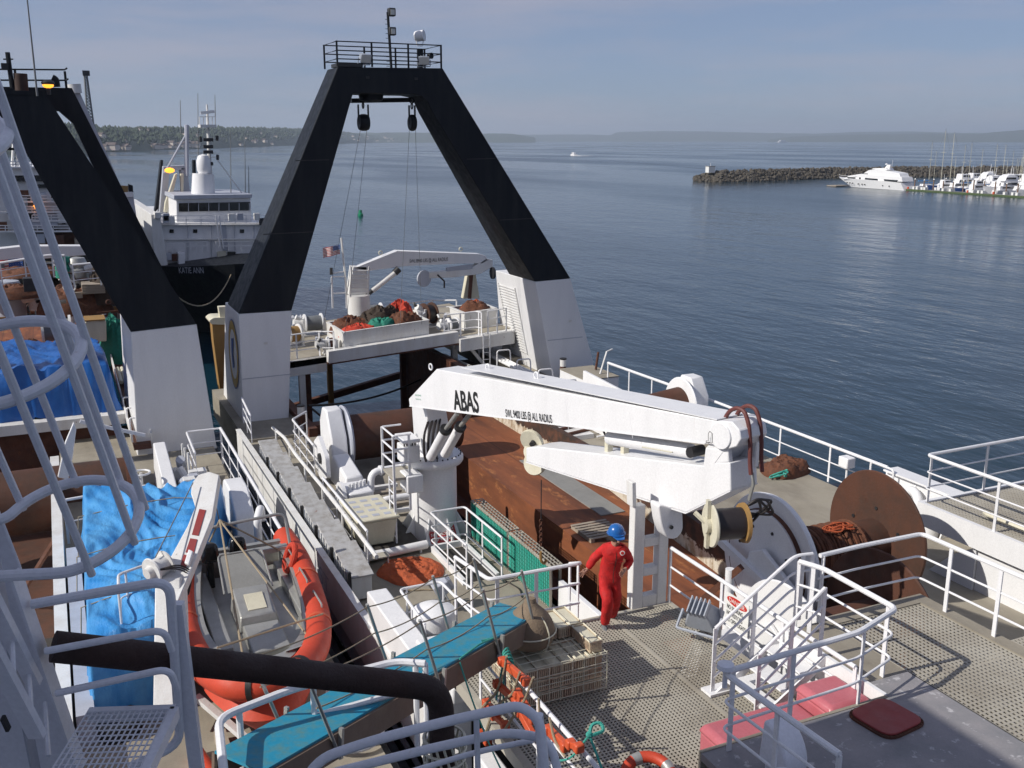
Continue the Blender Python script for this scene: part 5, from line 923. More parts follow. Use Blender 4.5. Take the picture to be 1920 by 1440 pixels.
# body: head, neck, hands with fingers, one continuous surface inside the clothes
bv = []; be = []; br = []
def bva(p, r_, par=None):
    bv.append(V(p)); br.append(r_)
    if par is not None: be.append((par, len(bv)-1))
    return len(bv)-1
hd = (-FH*.75+RT*.25+UP*-.15).normalized()
i_pel = bva(J['pel'], .09); i_ch = bva(J['upc'], .08, i_pel); i_nk = bva(J['nek'], .052, i_ch); i_h1 = bva(J['hed']-UP*.02+hd*.0, (.078, .088), i_nk); i_h2 = bva(J['hed']+UP*.09, (.082, .098), i_h1); bva(J['hed']+UP*.17, .06, i_h2)
bva(J['hed']-UP*.055+hd*.06, .03, i_h1)
for s, out in (('L', -1), ('R', 1)):
    a = bva(J['sh'+s], .05, i_ch); e = bva(J['el'+s], .04, a); w_ = bva(J['wr'+s], .027, e)
    dr = ((J['wr'+s]-J['el'+s]).normalized()*.8 + (RT*-.75 if s == 'L' else -RT*.45-FH*.2) - UP*.15).normalized(); sd = dr.cross(FH).normalized()
    pm = bva(J['wr'+s]+dr*.065, (.036, .020), w_)
    for k, (o_, L) in enumerate(((-.030, .075), (-.010, .088), (.010, .084), (.030, .066))):
        b0 = J['wr'+s]+dr*.095+sd*o_; f1 = bva(b0, .0105, pm); f2 = bva(b0+dr*L*.5+sd*o_*.25-FH*.008, .009, f1); bva(b0+dr*L*.92+sd*o_*.4-FH*(.03+.006*k), .0075, f2)
    t1 = bva(J['wr'+s]+dr*.035-sd*.034-FH*.01, .012, w_); bva(J['wr'+s]+dr*.08-sd*.058-FH*.03, .0095, t1)
for s in 'LR': a = bva(J['hi'+s], .07, i_pel); b2 = bva(J['kn'+s], .055, a); bva(J['an'+s], .04, b2)
skinmesh('body', bv, be, br, 'skin', pe)
cv = skinmesh('red_coveralls', vs, [(ix[a], ix[b_]) for a, b_ in E_], [rad[n] for n in names], 'red', pe, sub=2)
tx = bpy.data.textures.new('folds', 'CLOUDS'); tx.noise_scale = .11; md = cv.modifiers.new('folds', 'DISPLACE'); md.texture = tx; md.strength = .04; md.mid_level = .5
nk = J['nek']-UP*.02
MB().tube(fillet([nk-RT*.09+UP*.02, nk+hd*.08-UP*.05, nk+RT*.1+UP*.02, nk-hd*.07+UP*.04], .05, True), .02, 8, closed=True).build('collar', 'red', pe)
hc = J['hed']+UP*.09
fz = lambda n_, o_: J[n_]+hd*o_
MB().tube(fillet([fz('nek', .10)-UP*.04, fz('upc', .135), fz('che', .162), fz('wai', .150), fz('pel', .155)], .1), .006, 5).build('zip', 'hair', pe)
for s_ in (-1, 1): c8 = J['che']+hd*.158+hd.cross(UP)*s_*.09-UP*.01; MB().beam(c8-hd.cross(UP)*.045, c8+hd.cross(UP)*.045, .012, .014, up=hd).build('pocket_flap', 'redsign', pe)
mb = MB(); prof = [(.158, -.01), (.135, 0), (.13, .06), (.10, .115), (.05, .145), (0, .152)]; mb.lathe(prof, hc+UP*.02, (UP+hd*.05), 28); mb.lathe([(.13, -.01), (.158, -.01), (.158, 0), (.13, .005)], hc+UP*.02, (UP+hd*.05), 28)
mb.add([hc+UP*.01+hd*.10-hd.cross(UP)*.11, hc+UP*.0+hd*.21-hd.cross(UP)*.06, hc+UP*.0+hd*.21+hd.cross(UP)*.06, hc+UP*.01+hd*.10+hd.cross(UP)*.11, hc+UP*.025+hd*.10-hd.cross(UP)*.11, hc+UP*.012+hd*.21-hd.cross(UP)*.06, hc+UP*.012+hd*.21+hd.cross(UP)*.06, hc+UP*.025+hd*.10+hd.cross(UP)*.11], [(0, 3, 2, 1), (4, 5, 6, 7), (0, 1, 5, 4), (1, 2, 6, 5), (2, 3, 7, 6)])
mb.build('hard_hat', 'helmet', pe)
MB().lathe([(.102, -.07), (.106, 0), (.1, .04)], J['hed']+UP*.05-hd*.015, UP, 20, a0=0, a1=6.28).build('hair', 'hair', pe)
fc = J['hed']+hd*.085
MB().lathe([(0, .035), (.012, .02), (.017, -.012), (0, -.02)], fc+hd*.012, (UP+hd*-.35).normalized(), 8).build('nose', 'skin', pe)
for s in (-1, 1):
    e = fc+UP*.028+hd.cross(UP)*s*.032; MB().sphere(e-hd*.002, .011, 8).build('eye', 'hair', pe); MB().sphere(J['hed']+hd.cross(UP)*s*.088, .024, 8, (.5, .8, 1.2)).build('ear', 'skin', pe)
MB().beam(fc-UP*.045-hd.cross(UP)*.022+hd*-.006, fc-UP*.045+hd.cross(UP)*.022+hd*-.006, .008, .008).build('mouth', 'net_brown', pe)
for s, pit in (('L', 0), ('R', .5)):
    a = J['an'+s]-UP*.05; tt = (hd-UP*(.2 if s == 'L' else .9)+RT*-.3).normalized(); up_ = (UP-tt*UP.dot(tt)).normalized()
    MB().beam(a-tt*.09-up_*.01, a+tt*.17-up_*.02, .095, .075, up=up_).build('boot', 'cable', pe, bev=.03); MB().beam(a-tt*.1-up_*.055, a+tt*.18-up_*.065, .1, .022, up=up_).build('boot_sole', 'rubber', pe, bev=.008)
bp_ = Pp(1167, 1037, -.22); MB().lathe([(0, .004), (.042, .004), (.042, 0)], bp_+V((0, 0, 0)), -FH, 20).build('chest_badge', 'signwhite', pe); MB().lathe([(0, .008), (.028, .008), (.028, 0)], bp_, -FH, 16).build('badge_centre', 'inkred', pe)

# ================================================================ our own trawler (left) and its gear
own = thing('own_trawler', 'second fishing trawler alongside at the left, with beige deck and dark rusty working well', 'trawler', (0, 20, WZ))
OR = 4.45
mb = MB(); mb.box((OR-.15, 2, WZ-1), (OR, 34, -10.3)); mb.build('hull_side', 'black', own)
mb = MB(); mb.box((-.5, 12, -10.4), (OR-.15, 38, -10.2)); mb.build('boat_deck', 'beige', own)
mb = MB(); mb.box((-9, 14, -12.6), (-.75, 37, -12.4)); mb.build('well_deck', 'drum_rust', own)  # darker rust colour stands in for the shadow that fills the well
mb = MB(); mb.box((-.75, 12, -12.4), (-.5, 33, -9.6)); mb.build('well_wall', 'white_worn', own)
mb = MB(); mb.box((-.45, 17, -10.2), (-.15, 25, -9.62)); mb.build('side_gutter', 'hullgrey', own)
mb = MB(); mb.box((-9, 36.8, -12.5), (1.5, 37.2, -9.7)); mb.build('well_end_wall', 'rust', own)
mb = MB(); mb.box((-9, 36.4, -9.7), (1.7, 38.2, -9.35)); mb.build('cross_beam', 'white_worn', own)
mb = MB(); mb.box((-9, 38.2, -10.2), (1.7, 60, -9.9)); mb.build('after_deck', 'rustdeck', own)
# tarps
def tarp(corners, h, z0, name, lab, seed, n=46, mt='tarp'):
    A_, B_, C_, D_ = [V((*c_, 0)) for c_ in corners]; vs = []; fs = []
    for i in range(n+1):
        for j in range(n+1):
            u, v_ = i/n, j/n; p = (A_*(1-u)+B_*u)*(1-v_)+(D_*(1-u)+C_*u)*v_
            e = min(u, 1-u, v_*1.6, (1-v_)*1.6); k = min(1, e/.055); k = k*k*(3-2*k)
            w = noise.noise(V((p.x*.7, p.y*.4, seed)))*.16+noise.noise(V((p.x*1.6, p.y*.8, seed+5)))*.07
            q1 = noise.noise(V((p.x*.8, p.y*.5, seed+40)))*1.6
            ridge = (1-abs(noise.noise(V((p.x*2.6+p.y*.9+q1, p.y*.6-q1, seed+9)))*2.6))*.085+(1-abs(noise.noise(V((p.x*7+p.y*2+q1*3, p.y*1.6, seed+2)))*2.4))*.03
            edge = (1-k)*.18*noise.noise(V((p.x*4, p.y*4, seed+20)))
            z = z0+h*k*(1+w)+ridge*(.5+k*.6)+edge
            sk = (1-k)*.12*noise.noise(V((p.x*5, p.y*5, seed+30)))
            vs.append((p.x+sk, p.y+sk, z))
    for i in range(n):
        for j in range(n): a = i*(n+1)+j; fs.append((a, a+1, a+n+2, a+n+1))
    return solo(MB().add(vs, fs), name, mt, lab, 'tarpaulin', (A_+C_)/2+V((0, 0, z0)), angle=80)
tarp(((-.22, 17.3), (1.0, 17.6), (3.6, 25.8), (-.1, 26.3)), 1.5, -10.15, 'blue_tarpaulin', 'bright blue tarpaulin wrapped over cargo beside the orange boat', 3.3, n=80)
tarp(((-4.5, 36.9), (1.65, 36.9), (1.5, 42.5), (-4.5, 42.5)), 1.75, -9.4, 'blue_tarpaulin', 'dark blue tarpaulin over a heap on the far cross beam of the left trawler', 8.1, n=60, mt='tarp_dark')
for k, (p, q_) in enumerate((((-.2, 19.2), (1.5, 19.6)), ((-.2, 21.8), (2.2, 22.1)), ((-.1, 24.3), (3.0, 24.2)))): solo(MB().tube([(p[0]-.12, p[1], -9.9), (p[0], p[1], -8.62), (p[0]*.6+q_[0]*.4, p[1]+.05, -8.50), (p[0]*.3+q_[0]*.7, p[1]+.08, -8.50), (q_[0], q_[1], -8.6), (q_[0]+.15, q_[1], -9.9)], .014, 5), 'lashing', 'rope', ['lashing rope nearest the davit over the bright blue tarpaulin', 'middle lashing rope over the bright blue tarpaulin', 'farthest lashing rope over the bright blue tarpaulin'][k], 'rope', (p[0], p[1], -9), 'lashings over the bright blue tarpaulin')
# rescue boat
rb = thing('rescue_boat', 'aluminium rescue boat with thick orange collar and twin outboard engines on the left trawler', 'boat', (2.9, 18.5, -10))
col = [(4.22, 22.0), (4.25, 20.6), (4.1, 18.9), (3.95, 17.6), (3.6, 16.3), (3.05, 15.35), (2.5, 15.15), (2.0, 15.4), (1.68, 16.3), (1.55, 17.6), (1.62, 19.2), (1.85, 20.8), (2.0, 21.6)]
cz = lambda y: -9.0+.28*max(0, (17.5-y)/2.5)**1.5
cp = fillet([(x, y, cz(y)) for x, y in col], .9, n=4)
MB().tube(cp, .25, 18).build('orange_collar', 'orange', rb)
for k in (6, 14, 22, 30, 38, 46): 
    if k+1 < len(cp): d = (cp[k+1]-cp[k]).normalized(); MB().tube([cp[k]-d*.05, cp[k]+d*.05], .262, 18).build('collar_strap', 'rubber' if k in (22, 30) else 'orange2', rb)
inn = [V((x, y, 0)) for x, y, z in [(p.x, p.y, p.z) for p in cp]]; cc = V((2.95, 18.6, 0))
top = [cc+(p-cc)*.83 for p in inn]; n = len(top)
mb = MB(); vs = [V((p.x, p.y, cz(p.y)+.06)) for p in top]+[V((cc+(p-cc)*1.22).to_tuple()[:2]+(-9.4,)) for p in top]+[V((cc.x+(p.x-cc.x)*.6, cc.y+(p.y-cc.y)*1.1, -10.0)) for p in top]
mb.add(vs, [(i, i+1, n+i+1, n+i) for i in range(n-1)]+[(n+i, n+i+1, 2*n+i+1, 2*n+i) for i in range(n-1)]); mb.build('hull', 'orange', rb)
mb = MB(); mb.add([V((p.x, p.y, -9.35)) for p in [cc+(q_-cc)*.82 for q_ in inn]], [tuple(range(n))]); mb.build('cockpit_floor', 'alu', rb, smooth=False)
mb = MB()
for i in range(n-1):
    a, b2 = cc+(inn[i]-cc)*.85, cc+(inn[i+1]-cc)*.85; a2, b3 = cc+(inn[i]-cc)*.76, cc+(inn[i+1]-cc)*.76; za, zb_ = cz(a.y)+.12, cz(b2.y)+.12
    mb.hexa([V((a.x, a.y, za)), V((a2.x, a2.y, za)), V((a2.x, a2.y, -9.34)), V((a.x, a.y, -9.34))], [V((b2.x, b2.y, zb_)), V((b3.x, b3.y, zb_)), V((b3.x, b3.y, -9.34)), V((b2.x, b2.y, -9.34))])
mb.build('gunwale', 'alu', rb)
MB().box((2.05, 21.45, -9.6), (4.1, 21.6, -8.85)).build('transom', 'alu', rb)
MB().hexa([(2.55, 18.3, -9.34), (3.35, 18.3, -9.34), (3.35, 19.4, -9.34), (2.55, 19.4, -9.34)], [(2.6, 18.4, -9.05), (3.3, 18.4, -9.05), (3.3, 19.35, -8.85), (2.6, 19.35, -8.85)]).build('console', 'alu', rb, bev=.03)
MB().hexa([(2.78, 18.55, -9.02), (3.15, 18.55, -9.02), (3.15, 19.05, -8.9), (2.78, 19.05, -8.9)], [(2.78, 18.55, -9.0), (3.15, 18.55, -9.0), (3.15, 19.05, -8.88), (2.78, 19.05, -8.88)]).build('console_lid', 'cream', rb, bev=.005)
MB().hexa([(2.45, 19.38, -8.95), (3.4, 19.38, -8.95), (3.4, 19.40, -8.95), (2.45, 19.40, -8.95)], [(2.5, 20.15, -8.45), (3.35, 20.15, -8.45), (3.35, 20.17, -8.45), (2.5, 20.17, -8.45)]).build('windscreen', 'concrete', rb)
MB().tube(fillet([(2.45, 19.35, -8.94), (2.48, 20.18, -8.43), (3.38, 20.18, -8.43), (3.42, 19.35, -8.94)], .1), .02, 6).build('windscreen_frame', 'alu', rb)
MB().box((2.6, 17.1, -9.33), (3.3, 18.25, -9.15)).build('foredeck_locker', 'alu', rb, bev=.03)
for x_ in ((2.0, 2.3), (3.75, 4.0)): MB().box((x_[0], 17.4, -9.34), (x_[1], 21.0, -9.12)).build('side_bench', 'alu', rb, bev=.02)
for k_y in (17.6, 18.8, 20.0): MB().tube(fillet([(4.02, k_y, -8.9), (4.02, k_y, -8.7), (4.02, k_y+.7, -8.7), (4.02, k_y+.7, -8.9)], .06), .018, 6).build('grab_rail', 'alu', rb)
MB().prism([(2.2, 15.75, -8.85), (3.5, 15.75, -8.85), (3.75, 16.5, -9.0), (1.95, 16.5, -9.0)], (0, 0, .04)).build('bow_deck', 'alu', rb); MB().prism([(3.0, 16.4, -8.95), (3.5, 16.4, -8.95), (3.4, 16.2, -8.7), (3.0, 16.1, -8.7)], (0, -.04, 0)).build('bow_bitt_plate', 'alu', rb)
MB().tube(fillet([(2.0, 20.6, -8.9), (1.95, 20.9, -8.1), (4.1, 21.2, -8.1), (4.15, 20.9, -8.9)], .2), .035, 8).build('roll_bar', 'alu', rb)
MB().box((2.0, 20.95, -8.9), (4.1, 21.15, -8.8)).build('thwart', 'alu', rb)
for ex_, ey_ in ((392, 1032), (444, 1020)):
    c = Zp(ex_, ey_, -8.5)
    cw_ = MB().hexa([c+V((-.2, -.25, -.22)), c+V((.2, -.25, -.22)), c+V((.18, .3, -.25)), c+V((-.18, .3, -.25))], [c+V((-.16, -.2, .22)), c+V((.16, -.2, .22)), c+V((.13, .2, .12)), c+V((-.13, .2, .12))]).build('outboard_cowl', 'engine', rb, bev=.08)
    MB().box(c+V((-.07, -.05, -1.2)), c+V((.07, .2, -.2))).build('drive_leg', 'engine', cw_, bev=.02)
solo(MB().tube(ring_pts((4.0, 20.3, -8.8), .28, (1, 0, -.4), 26), .07, 10, closed=True), 'lifebuoy', 'net_red', 'red orange lifebuoy hung inside the rescue boat', 'lifebuoy', (4.0, 20.3, -8.8))
r = thing('lifting_sling', 'rope lifting sling running from the rescue boat up to the davit head', 'sling', (3.0, 20.5, -7.6)); tp = Dp(412, 975, 21.5)
for p in ((2.3, 16.2, -8.9), (3.6, 16.3, -8.9), (2.2, 21.0, -8.85), (3.9, 20.9, -8.85)): MB().tube([tp, p], .02, 6).build('leg', 'rope', r)
MB().tube([(1.9, 16.5, -8.6), (3.9, 17.0, -8.6)], .02, 5).build('cross_strap', 'rope', r)
# cradle
r = thing('boat_cradle', 'white steel cradle legs below the rescue boat', 'cradle', (2.8, 16.4, -10.2))
for a, b2 in (((1.5, 16.6, -9.5), (2.6, 14.9, -10.2)), ((2.9, 15.0, -9.6), (2.75, 14.6, -10.2)), ((3.9, 16.5, -9.6), (3.4, 15.4, -10.2))): MB().beam(a, b2, .12, .09).build('leg', 'white_worn', r)
for x in (1.7, 3.7): MB().box((x, 15.2, -10.2), (x+.2, 16.2, -10.0)).build('chock', 'wood', r)
# davit
dv = thing('davit_crane', 'white davit with long box arm and drum winch between blue tarpaulin and orange boat', 'davit', (1.1, 18.4, -10.2))
e0 = Dp(312, 1120, 18.0); e1 = Dp(350, 1080, 18.0); t0 = Dp(382, 905, 19.5)
MB().prism([Dp(286, 1330, 17.2), Dp(346, 1330, 17.2), Dp(338, 1085, 17.9), Dp(290, 1085, 17.9)], FH*.4).build('column', 'white_worn', dv, bev=.03)
QA, QB, QC = Dp(320, 1110, 17.8), Dp(400, 900, 19.6), Dp(380, 1110, 17.8); QN = (QB-QA).cross(QC-QA).normalized(); QN = QN if QN.dot(FW) > 0 else -QN
def dq(pts, o, th, name, m, bev=0):
    P = []
    for x, y in pts: d = ray(x, y); P.append(d*(QN.dot(QA)/QN.dot(d))+QN*o)
    return MB().prism(P, QN*th).build(name, m, dv, bev=bev)
dq([(306, 1070), (330, 1135), (345, 1100), (362, 1060), (398, 970), (411, 890), (392, 884), (372, 890), (360, 905), (358, 925), (366, 950), (352, 985)], 0, .2, 'arm', 'white_worn', .015)
for pts in ([(374, 955), (386, 957), (372, 1005), (360, 1003)], [(357, 1010), (370, 1012), (363, 1040), (348, 1036)], [(345, 1040), (356, 1044), (348, 1066), (338, 1062)]): dq(pts, -.003, -.012, 'red_plate', 'redhatch')
dq([(356, 1036), (365, 1040), (357, 1066), (348, 1062)], -.05, -.07, 'white_lamp', 'white', .02)
c = Dp(283, 1072, 17.9); MB().lathe([(0, 0), (.24, 0), (.25, .03), (.18, .04), (.18, .3), (.25, .31), (.25, .34), (0, .34)], c, (.75, .5, .1), 28).build('winch_drum', 'white_worn', dv)
MB().lathe([(0, -.1), (.1, -.1), (.12, 0)], c, (.75, .5, .1), 16).build('drum_hub', 'white_worn', dv)
for k in range(3): MB().tube(fillet([c+V((.1, -.1, .05)), c+V((.45, -.2, .15-.04*k)), c+V((.7, 0, -.1-.06*k)), c+V((.6, 0, -.5-.05*k)), c+V((.45, -.05, -.5))], .2), .014, 5).build('hose', 'hose', dv)
MB().tube([c+V((.1, .05, .24)), Dp(362, 905, 19.4)], .012, 5).build('fall_wire', 'cable', dv)
railing('davit_railing', 'small white guard railing beside the davit winch', [(.45, 18.1, -8.9), (.5, 18.9, -8.9), (1.1, 19.2, -8.9)], h=.95, rails=(1, .5, .1), spacing=.8, r=.025, flat=False, cat='guard rail')
r = thing('steel_ladder_post', 'narrow white post with hoops left of the davit', 'post', (.7, 18.0, -10.2)); MB().beam((.62, 18.0, -10.2), (.55, 18.1, -8.9), .12, .2).build('post', 'white_worn', r)
# railings, lockers and machinery of the left trawler
railing('boat_deck_railing', 'long white railing along the side of the left trawler above the gap', [(4.3, 31.9, -10.2), (4.25, 22.2, -10.2)], h=1.2, spacing=1.7, r=.04, rails=(1, .6, .2))
railing('boat_deck_railing', 'white railing across the deck below the left trawler gantry leg', [(3.2, 29.5, -10.2), (3.25, 31.9, -10.2), (4.3, 31.9, -10.2)], h=1.2, spacing=1.3, r=.03)
r = thing('side_locker', 'rounded white steel housing at the rail of the left trawler, behind the boat', 'locker', (3.8, 26, -10.2)); MB().prism(fillet([(3.55, 24.6, -10.2), (3.55, 24.8, -9.4), (3.55, 25.6, -8.9), (3.55, 26.6, -8.9), (3.55, 26.9, -9.4), (3.55, 26.9, -10.2)], .2), (.5, 0, 0)).build('housing', 'white', r, bev=.04)
r = thing('gooseneck_vent', 'small white gooseneck vent pipe beside the rounded housing', 'ventilator', (3.9, 24.0, -10.2)); MB().tube(fillet([(3.95, 23.9, -10.2), (3.95, 23.9, -9.2), (4.1, 24.2, -9.0), (4.15, 24.4, -9.4)], .12), .1, 12).build('pipe', 'white', r)
r = thing('valve_station', 'cluttered white hydraulic valve station behind the bright blue tarpaulin', 'machinery', (3.0, 29, -10.2)); rd = random.Random(11)
for k in range(26):
    x, y, z = 2.75+rd.random()*.6, 26.4+rd.random()*4.2, -10.2+rd.random()*.7; s = .07+rd.random()*.12
    (MB().cyl((x, y, z), (x+rd.uniform(-.2, .2), y+rd.uniform(-.3, .3), z+.25), s, seg=10) if k % 2 else MB().box((x-s, y-s, z), (x+s, y+s, z+s*2.2))).build('valve', ['white_worn', 'white', 'hullgrey'][k % 3], r, bev=.01)
MB().box((2.7, 26.2, -10.2), (3.4, 31.0, -9.95)).build('bed', 'hullgrey', r)
for y in (29.5, 30.3, 31): MB().cyl((3.0, y, -9.9), (3.0, y, -8.9-.1*(y-29)), .035, seg=6).build('standpipe', 'white_worn', r)
r = thing('tall_cabinet', 'narrow white upright cabinet left of the valve station', 'cabinet', (2.3, 28.5, -10.2)); MB().hexa([(2.1, 27.2, -10.2), (2.55, 27.2, -10.2), (2.55, 31, -10.2), (2.1, 31, -10.2)], [(2.15, 27.6, -9.6), (2.5, 27.6, -9.6), (2.5, 30.8, -8.9), (2.15, 30.8, -8.9)]).build('casing', 'white', r, bev=.03)
r = thing('hand_wheel', 'white hand wheel on a spindle beside the rusty well', 'hand wheel', (1.6, 28.6, -10.2)); MB().cyl((1.6, 28.6, -10.2), (1.6, 28.6, -9.1), .04, seg=8).build('spindle', 'white_worn', r); MB().tube(ring_pts((1.6, 28.6, -9.1), .25, n=20), .03, 6, closed=True).build('wheel', 'white', r); MB().box((1.45, 28.5, -10.2), (1.75, 28.8, -9.8)).build('gear_box', 'cream', r, bev=.04)
r = thing('rust_drum', 'dark red brown net drum inside the well of the left trawler', 'net drum', (.4, 31, -10.5)); MB().cyl((-3.6, 31.0, -10.3), (1.3, 31.0, -10.3), .95, seg=32).build('core', 'drum_rust', r); MB().cyl((1.3, 31, -10.3), (1.4, 31, -10.3), 1.1, seg=32).build('flange', 'rust', r)
r = thing('white_strut', 'pale leaf shaped strut end rising out of the rusty well', 'strut', (-.2, 30, -9.5)); MB().prism([Yp(128, 900, 28), Yp(108, 895, 28), Yp(122, 830, 28), Yp(138, 792, 28), Yp(143, 805, 28), Yp(136, 860, 28)], (0, .12, 0)).build('blade', 'white', r, bev=.02); MB().beam(Yp(150, 790, 29), Yp(272, 816, 29), .09, .09).build('bar', 'white_rail', r)
for i, (a, b2) in enumerate((((-1.8, 28, -12), (.3, 30.8, -9.9)), ((-3.5, 30, -12.2), (-2.5, 27, -10.4)))): solo(MB().beam(a, b2, .1, .1), 'steel_strut', 'rust', ['long thin rusty strut leaning inside the well', 'short rusty strut standing deep inside the well'][i], 'strut', a, 'rusty struts in the well')
solo(squiggle((-2.8, 27.5), 1.6, 1.6, -12.35, .3, 26, 14, .03), 'loose_rope', 'rope', 'pale rope ends lying in the dark well of the left trawler', 'rope', (-2.8, 27.5, -12.4))
railing('well_railing', 'white railing at the far side of the bright blue tarpaulin', [(-.4, 26.8, -10.2), (1.7, 27.1, -10.2)], h=1.2, spacing=1.0, r=.035, rails=(1, .5))
r = thing('walkway_ladder', 'narrow rusty walkway with white hoops beside the left gantry leg', 'walkway', (1.9, 36, -9.4))
MB().hexa([(1.75, 33.6, -9.9), (2.3, 33.6, -9.9), (2.3, 33.7, -9.75), (1.75, 33.7, -9.75)], [(1.75, 46, -9.35), (2.4, 46, -9.35), (2.4, 46, -9.25), (1.75, 46, -9.25)]).build('floor', 'rust', r)
for x in (1.72, 2.32): MB().beam((x, 33.6, -9.5), (x+.05, 46, -8.95), .05, .25).build('side_plate', 'white_worn', r)
for y in (34.2, 35.6, 37.2): MB().tube(fillet([(1.72, y, -9.5), (1.72, y, -8.95), (2.34, y, -8.95), (2.34, y, -9.5)], .08), .03, 6).build('hoop', 'white_rail', r)
for k in range(3): solo(MB().cyl((1.9+.16*k, 41.0, -9.25), (1.9+.16*k, 43.0, -9.1), .075, seg=12), 'gas_bottle', 'cream', 'cream gas bottle lying in the row of three on the narrow walkway', 'gas bottle', (1.9+.16*k, 41, -9.2), 'gas bottles on the walkway')
solo(lump((2.1, 46), .8, 1.2, 1.7, -9.4, 21), 'green_net', 'net_green', 'bright green net hung up at the far end of the narrow walkway', 'net', (2.1, 46, -9.4))
r = thing('storage_drums', 'stack of blue capped containers below the white coaming at far left', 'containers', (-1.3, 22.5, -11)); 
for k in range(6): MB().cyl((-1.9+.35*(k % 3), 22.3+.35*(k//3), -11.4), (-1.9+.35*(k % 3), 22.3+.35*(k//3), -10.75), .15, seg=14).build('container', 'tarp', r)
solo(lump((-1.5, 20.6), .9, 1.1, .5, -11.4, 44, rough=.7), 'fishing_net', 'crate_red', 'pale pinkish grey net heap at the left edge beside the coaming', 'net', (-1.5, 20.6, -11.4))
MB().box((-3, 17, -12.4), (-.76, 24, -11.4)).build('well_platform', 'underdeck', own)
solo(MB().tube([(.2, 17.2, -10.2), (.2, 17.2, -9.9)], .4, 20), 'rubber_fender', 'rubber', 'dark round fender standing on the deck behind the front platform', 'fender', (.2, 17.2, -10.2))
solo(MB().tube([(1.35, 15.9, -10.15), (1.5, 14.7, -10.0)], .14, 12), 'orange_bundle', 'orange', 'rolled orange bundle on the deck left of the rescue boat bow', 'bundle', (1.4, 15.3, -10.2))
r = thing('rusty_fittings', 'rusty brown winch gear below the bow of the rescue boat', 'machinery', (2.2, 14.4, -10.2)); MB().cyl((1.9, 14.9, -10.0), (2.6, 14.6, -10.0), .22, seg=18).build('spool', 'rust', r); MB().box((1.8, 14.3, -10.2), (2.9, 15.0, -10.1)).build('base', 'dark', r)
solo(MB().tube(ring_pts((3.9, 15.2, -10.05), .5, n=24), .06, 8, closed=True), 'hose_coil', 'hullgrey', 'pale hose coil on the deck beside the boat bow and gangway', 'hose', (3.9, 15.2, -10.1))
# left gantry
lg = thing('stern_gantry', 'black and white A-frame gantry of the left trawler at the left edge', 'gantry', (-5, 36, -10))
def mir(p): return [(-10.4-x, z) for x, z in p[::-1]]
for gy, nm, off, d in ((34, 'black_frame', (0, 0), .55), (38, 'rear_black_frame', (.85, .4), .7)):
    ox, oz = off
    o1 = [(4.06, -5.93), (.24+ox, 1.3+oz)]; i1 = [(-.75+ox, .25+oz*.5), (2.0, -6.03)]
    if ox: i1 = [(1.02, .55), (3.3, -6.03)]
    poly = [o1[1], o1[0], i1[1], i1[0], ((.62, .95) if ox else (-1.1, .75)), (-9.3-ox, .75+oz)] + mir([i1[0], i1[1], o1[0], o1[1]])[::1][:0] + [(-9.65-ox, .25), (-12.4, -6.0), (-14.4, -6.0), (-10.6-ox, 1.3+oz)]
    leg(MB(), poly, gy, [gy+d]*len(poly)).build(nm, 'black', lg, smooth=False)
leg(MB(), [(1.85, -10.3), (2.0, -6.035), (4.06, -5.935), (4.42, -10.3)], 34.004, [39.2]*4).build('white_leg', 'white', lg, bev=.03, smooth=False)
MB().box((-10, 34, 1.28), (.2, 39.2, 1.42)).build('top_platform', 'black', lg)
MB().beam((-3, 37, .0), (-.2, 37, .0), .3, .2).build('lower_bar', 'black', lg); MB().beam((-3, 37, -.25), (-.1, 37, -.3), .1, .08).build('lower_bar', 'black', lg)
rl = thing('gantry_top_railing', 'black railing on top of the left gantry around the amber lamp', 'railing', (-3, 37, 1.4))
for z in (.85, .5, .2): MB().tube([(-4, 39.1, 1.4+z), (.95, 39.1, 1.5+z), (1.0, 38.3, 1.5+z)], .03, 6).build('rail', 'black', rl)
for x in (.95, -.6, -2.2): MB().beam((x, 39.1, 1.4), (x, 39.1, 2.3), .08, .05).build('post', 'black', rl)
r = thing('amber_lamp', 'glowing amber deck lamp on the top edge of the left gantry', 'lamp', (.1, 36, 1.4)); c = Yp(90, 159, 36); MB().sphere(c, .17, 14, (1, 1, .62)).build('glass', 'amber', r); MB().sphere(c+V((0, 0, .06)), .2, 14, (1, 1, .5)).build('hood', 'dark', r); MB().cyl((c.x, 36, 1.4), c-V((0, 0, .1)), .06).build('stem', 'dark', r)
r = thing('rusty_drum', 'rusty upright barrel post on top of the left gantry', 'barrel', Yp(40, 170, 36)); MB().cyl(Yp(41, 172, 36), Yp(38, 138, 36), .2, seg=16).build('barrel', 'pipe_rust', r)
r = thing('mast_pole', 'dark thin mast with crossbar at the far upper left corner', 'mast', Yp(20, 175, 36)); MB().tube([Yp(23, 165, 36), Yp(14, 98, 36)], .07, 8).build('pole', 'black', r); MB().beam(Yp(6, 111, 36), Yp(25, 111, 36), .04, .04).build('crossbar', 'dark', r); MB().box(Yp(9, 125, 36)-V((.1, .1, .1)), Yp(9, 125, 36)+V((.1, .1, .1))).build('lamp', 'dark', r)
solo(MB().tube([Yp(70, 180, 33.8), Yp(49, -20, 33.8)], [.03, .018], 6), 'whip_antenna', 'cable', 'long thin whip aerial rising out of the picture at the upper left', 'aerial', Yp(70, 180, 33.8))
r = thing('curved_pipe', 'short black bent pipe on top of the left gantry right of the amber lamp', 'pipe', Yp(105, 160, 38)); MB().tube(fillet([Yp(105, 163, 38), Yp(103, 150, 38), Yp(97, 147, 38)], .1), .14, 10).build('pipe', 'black', r)
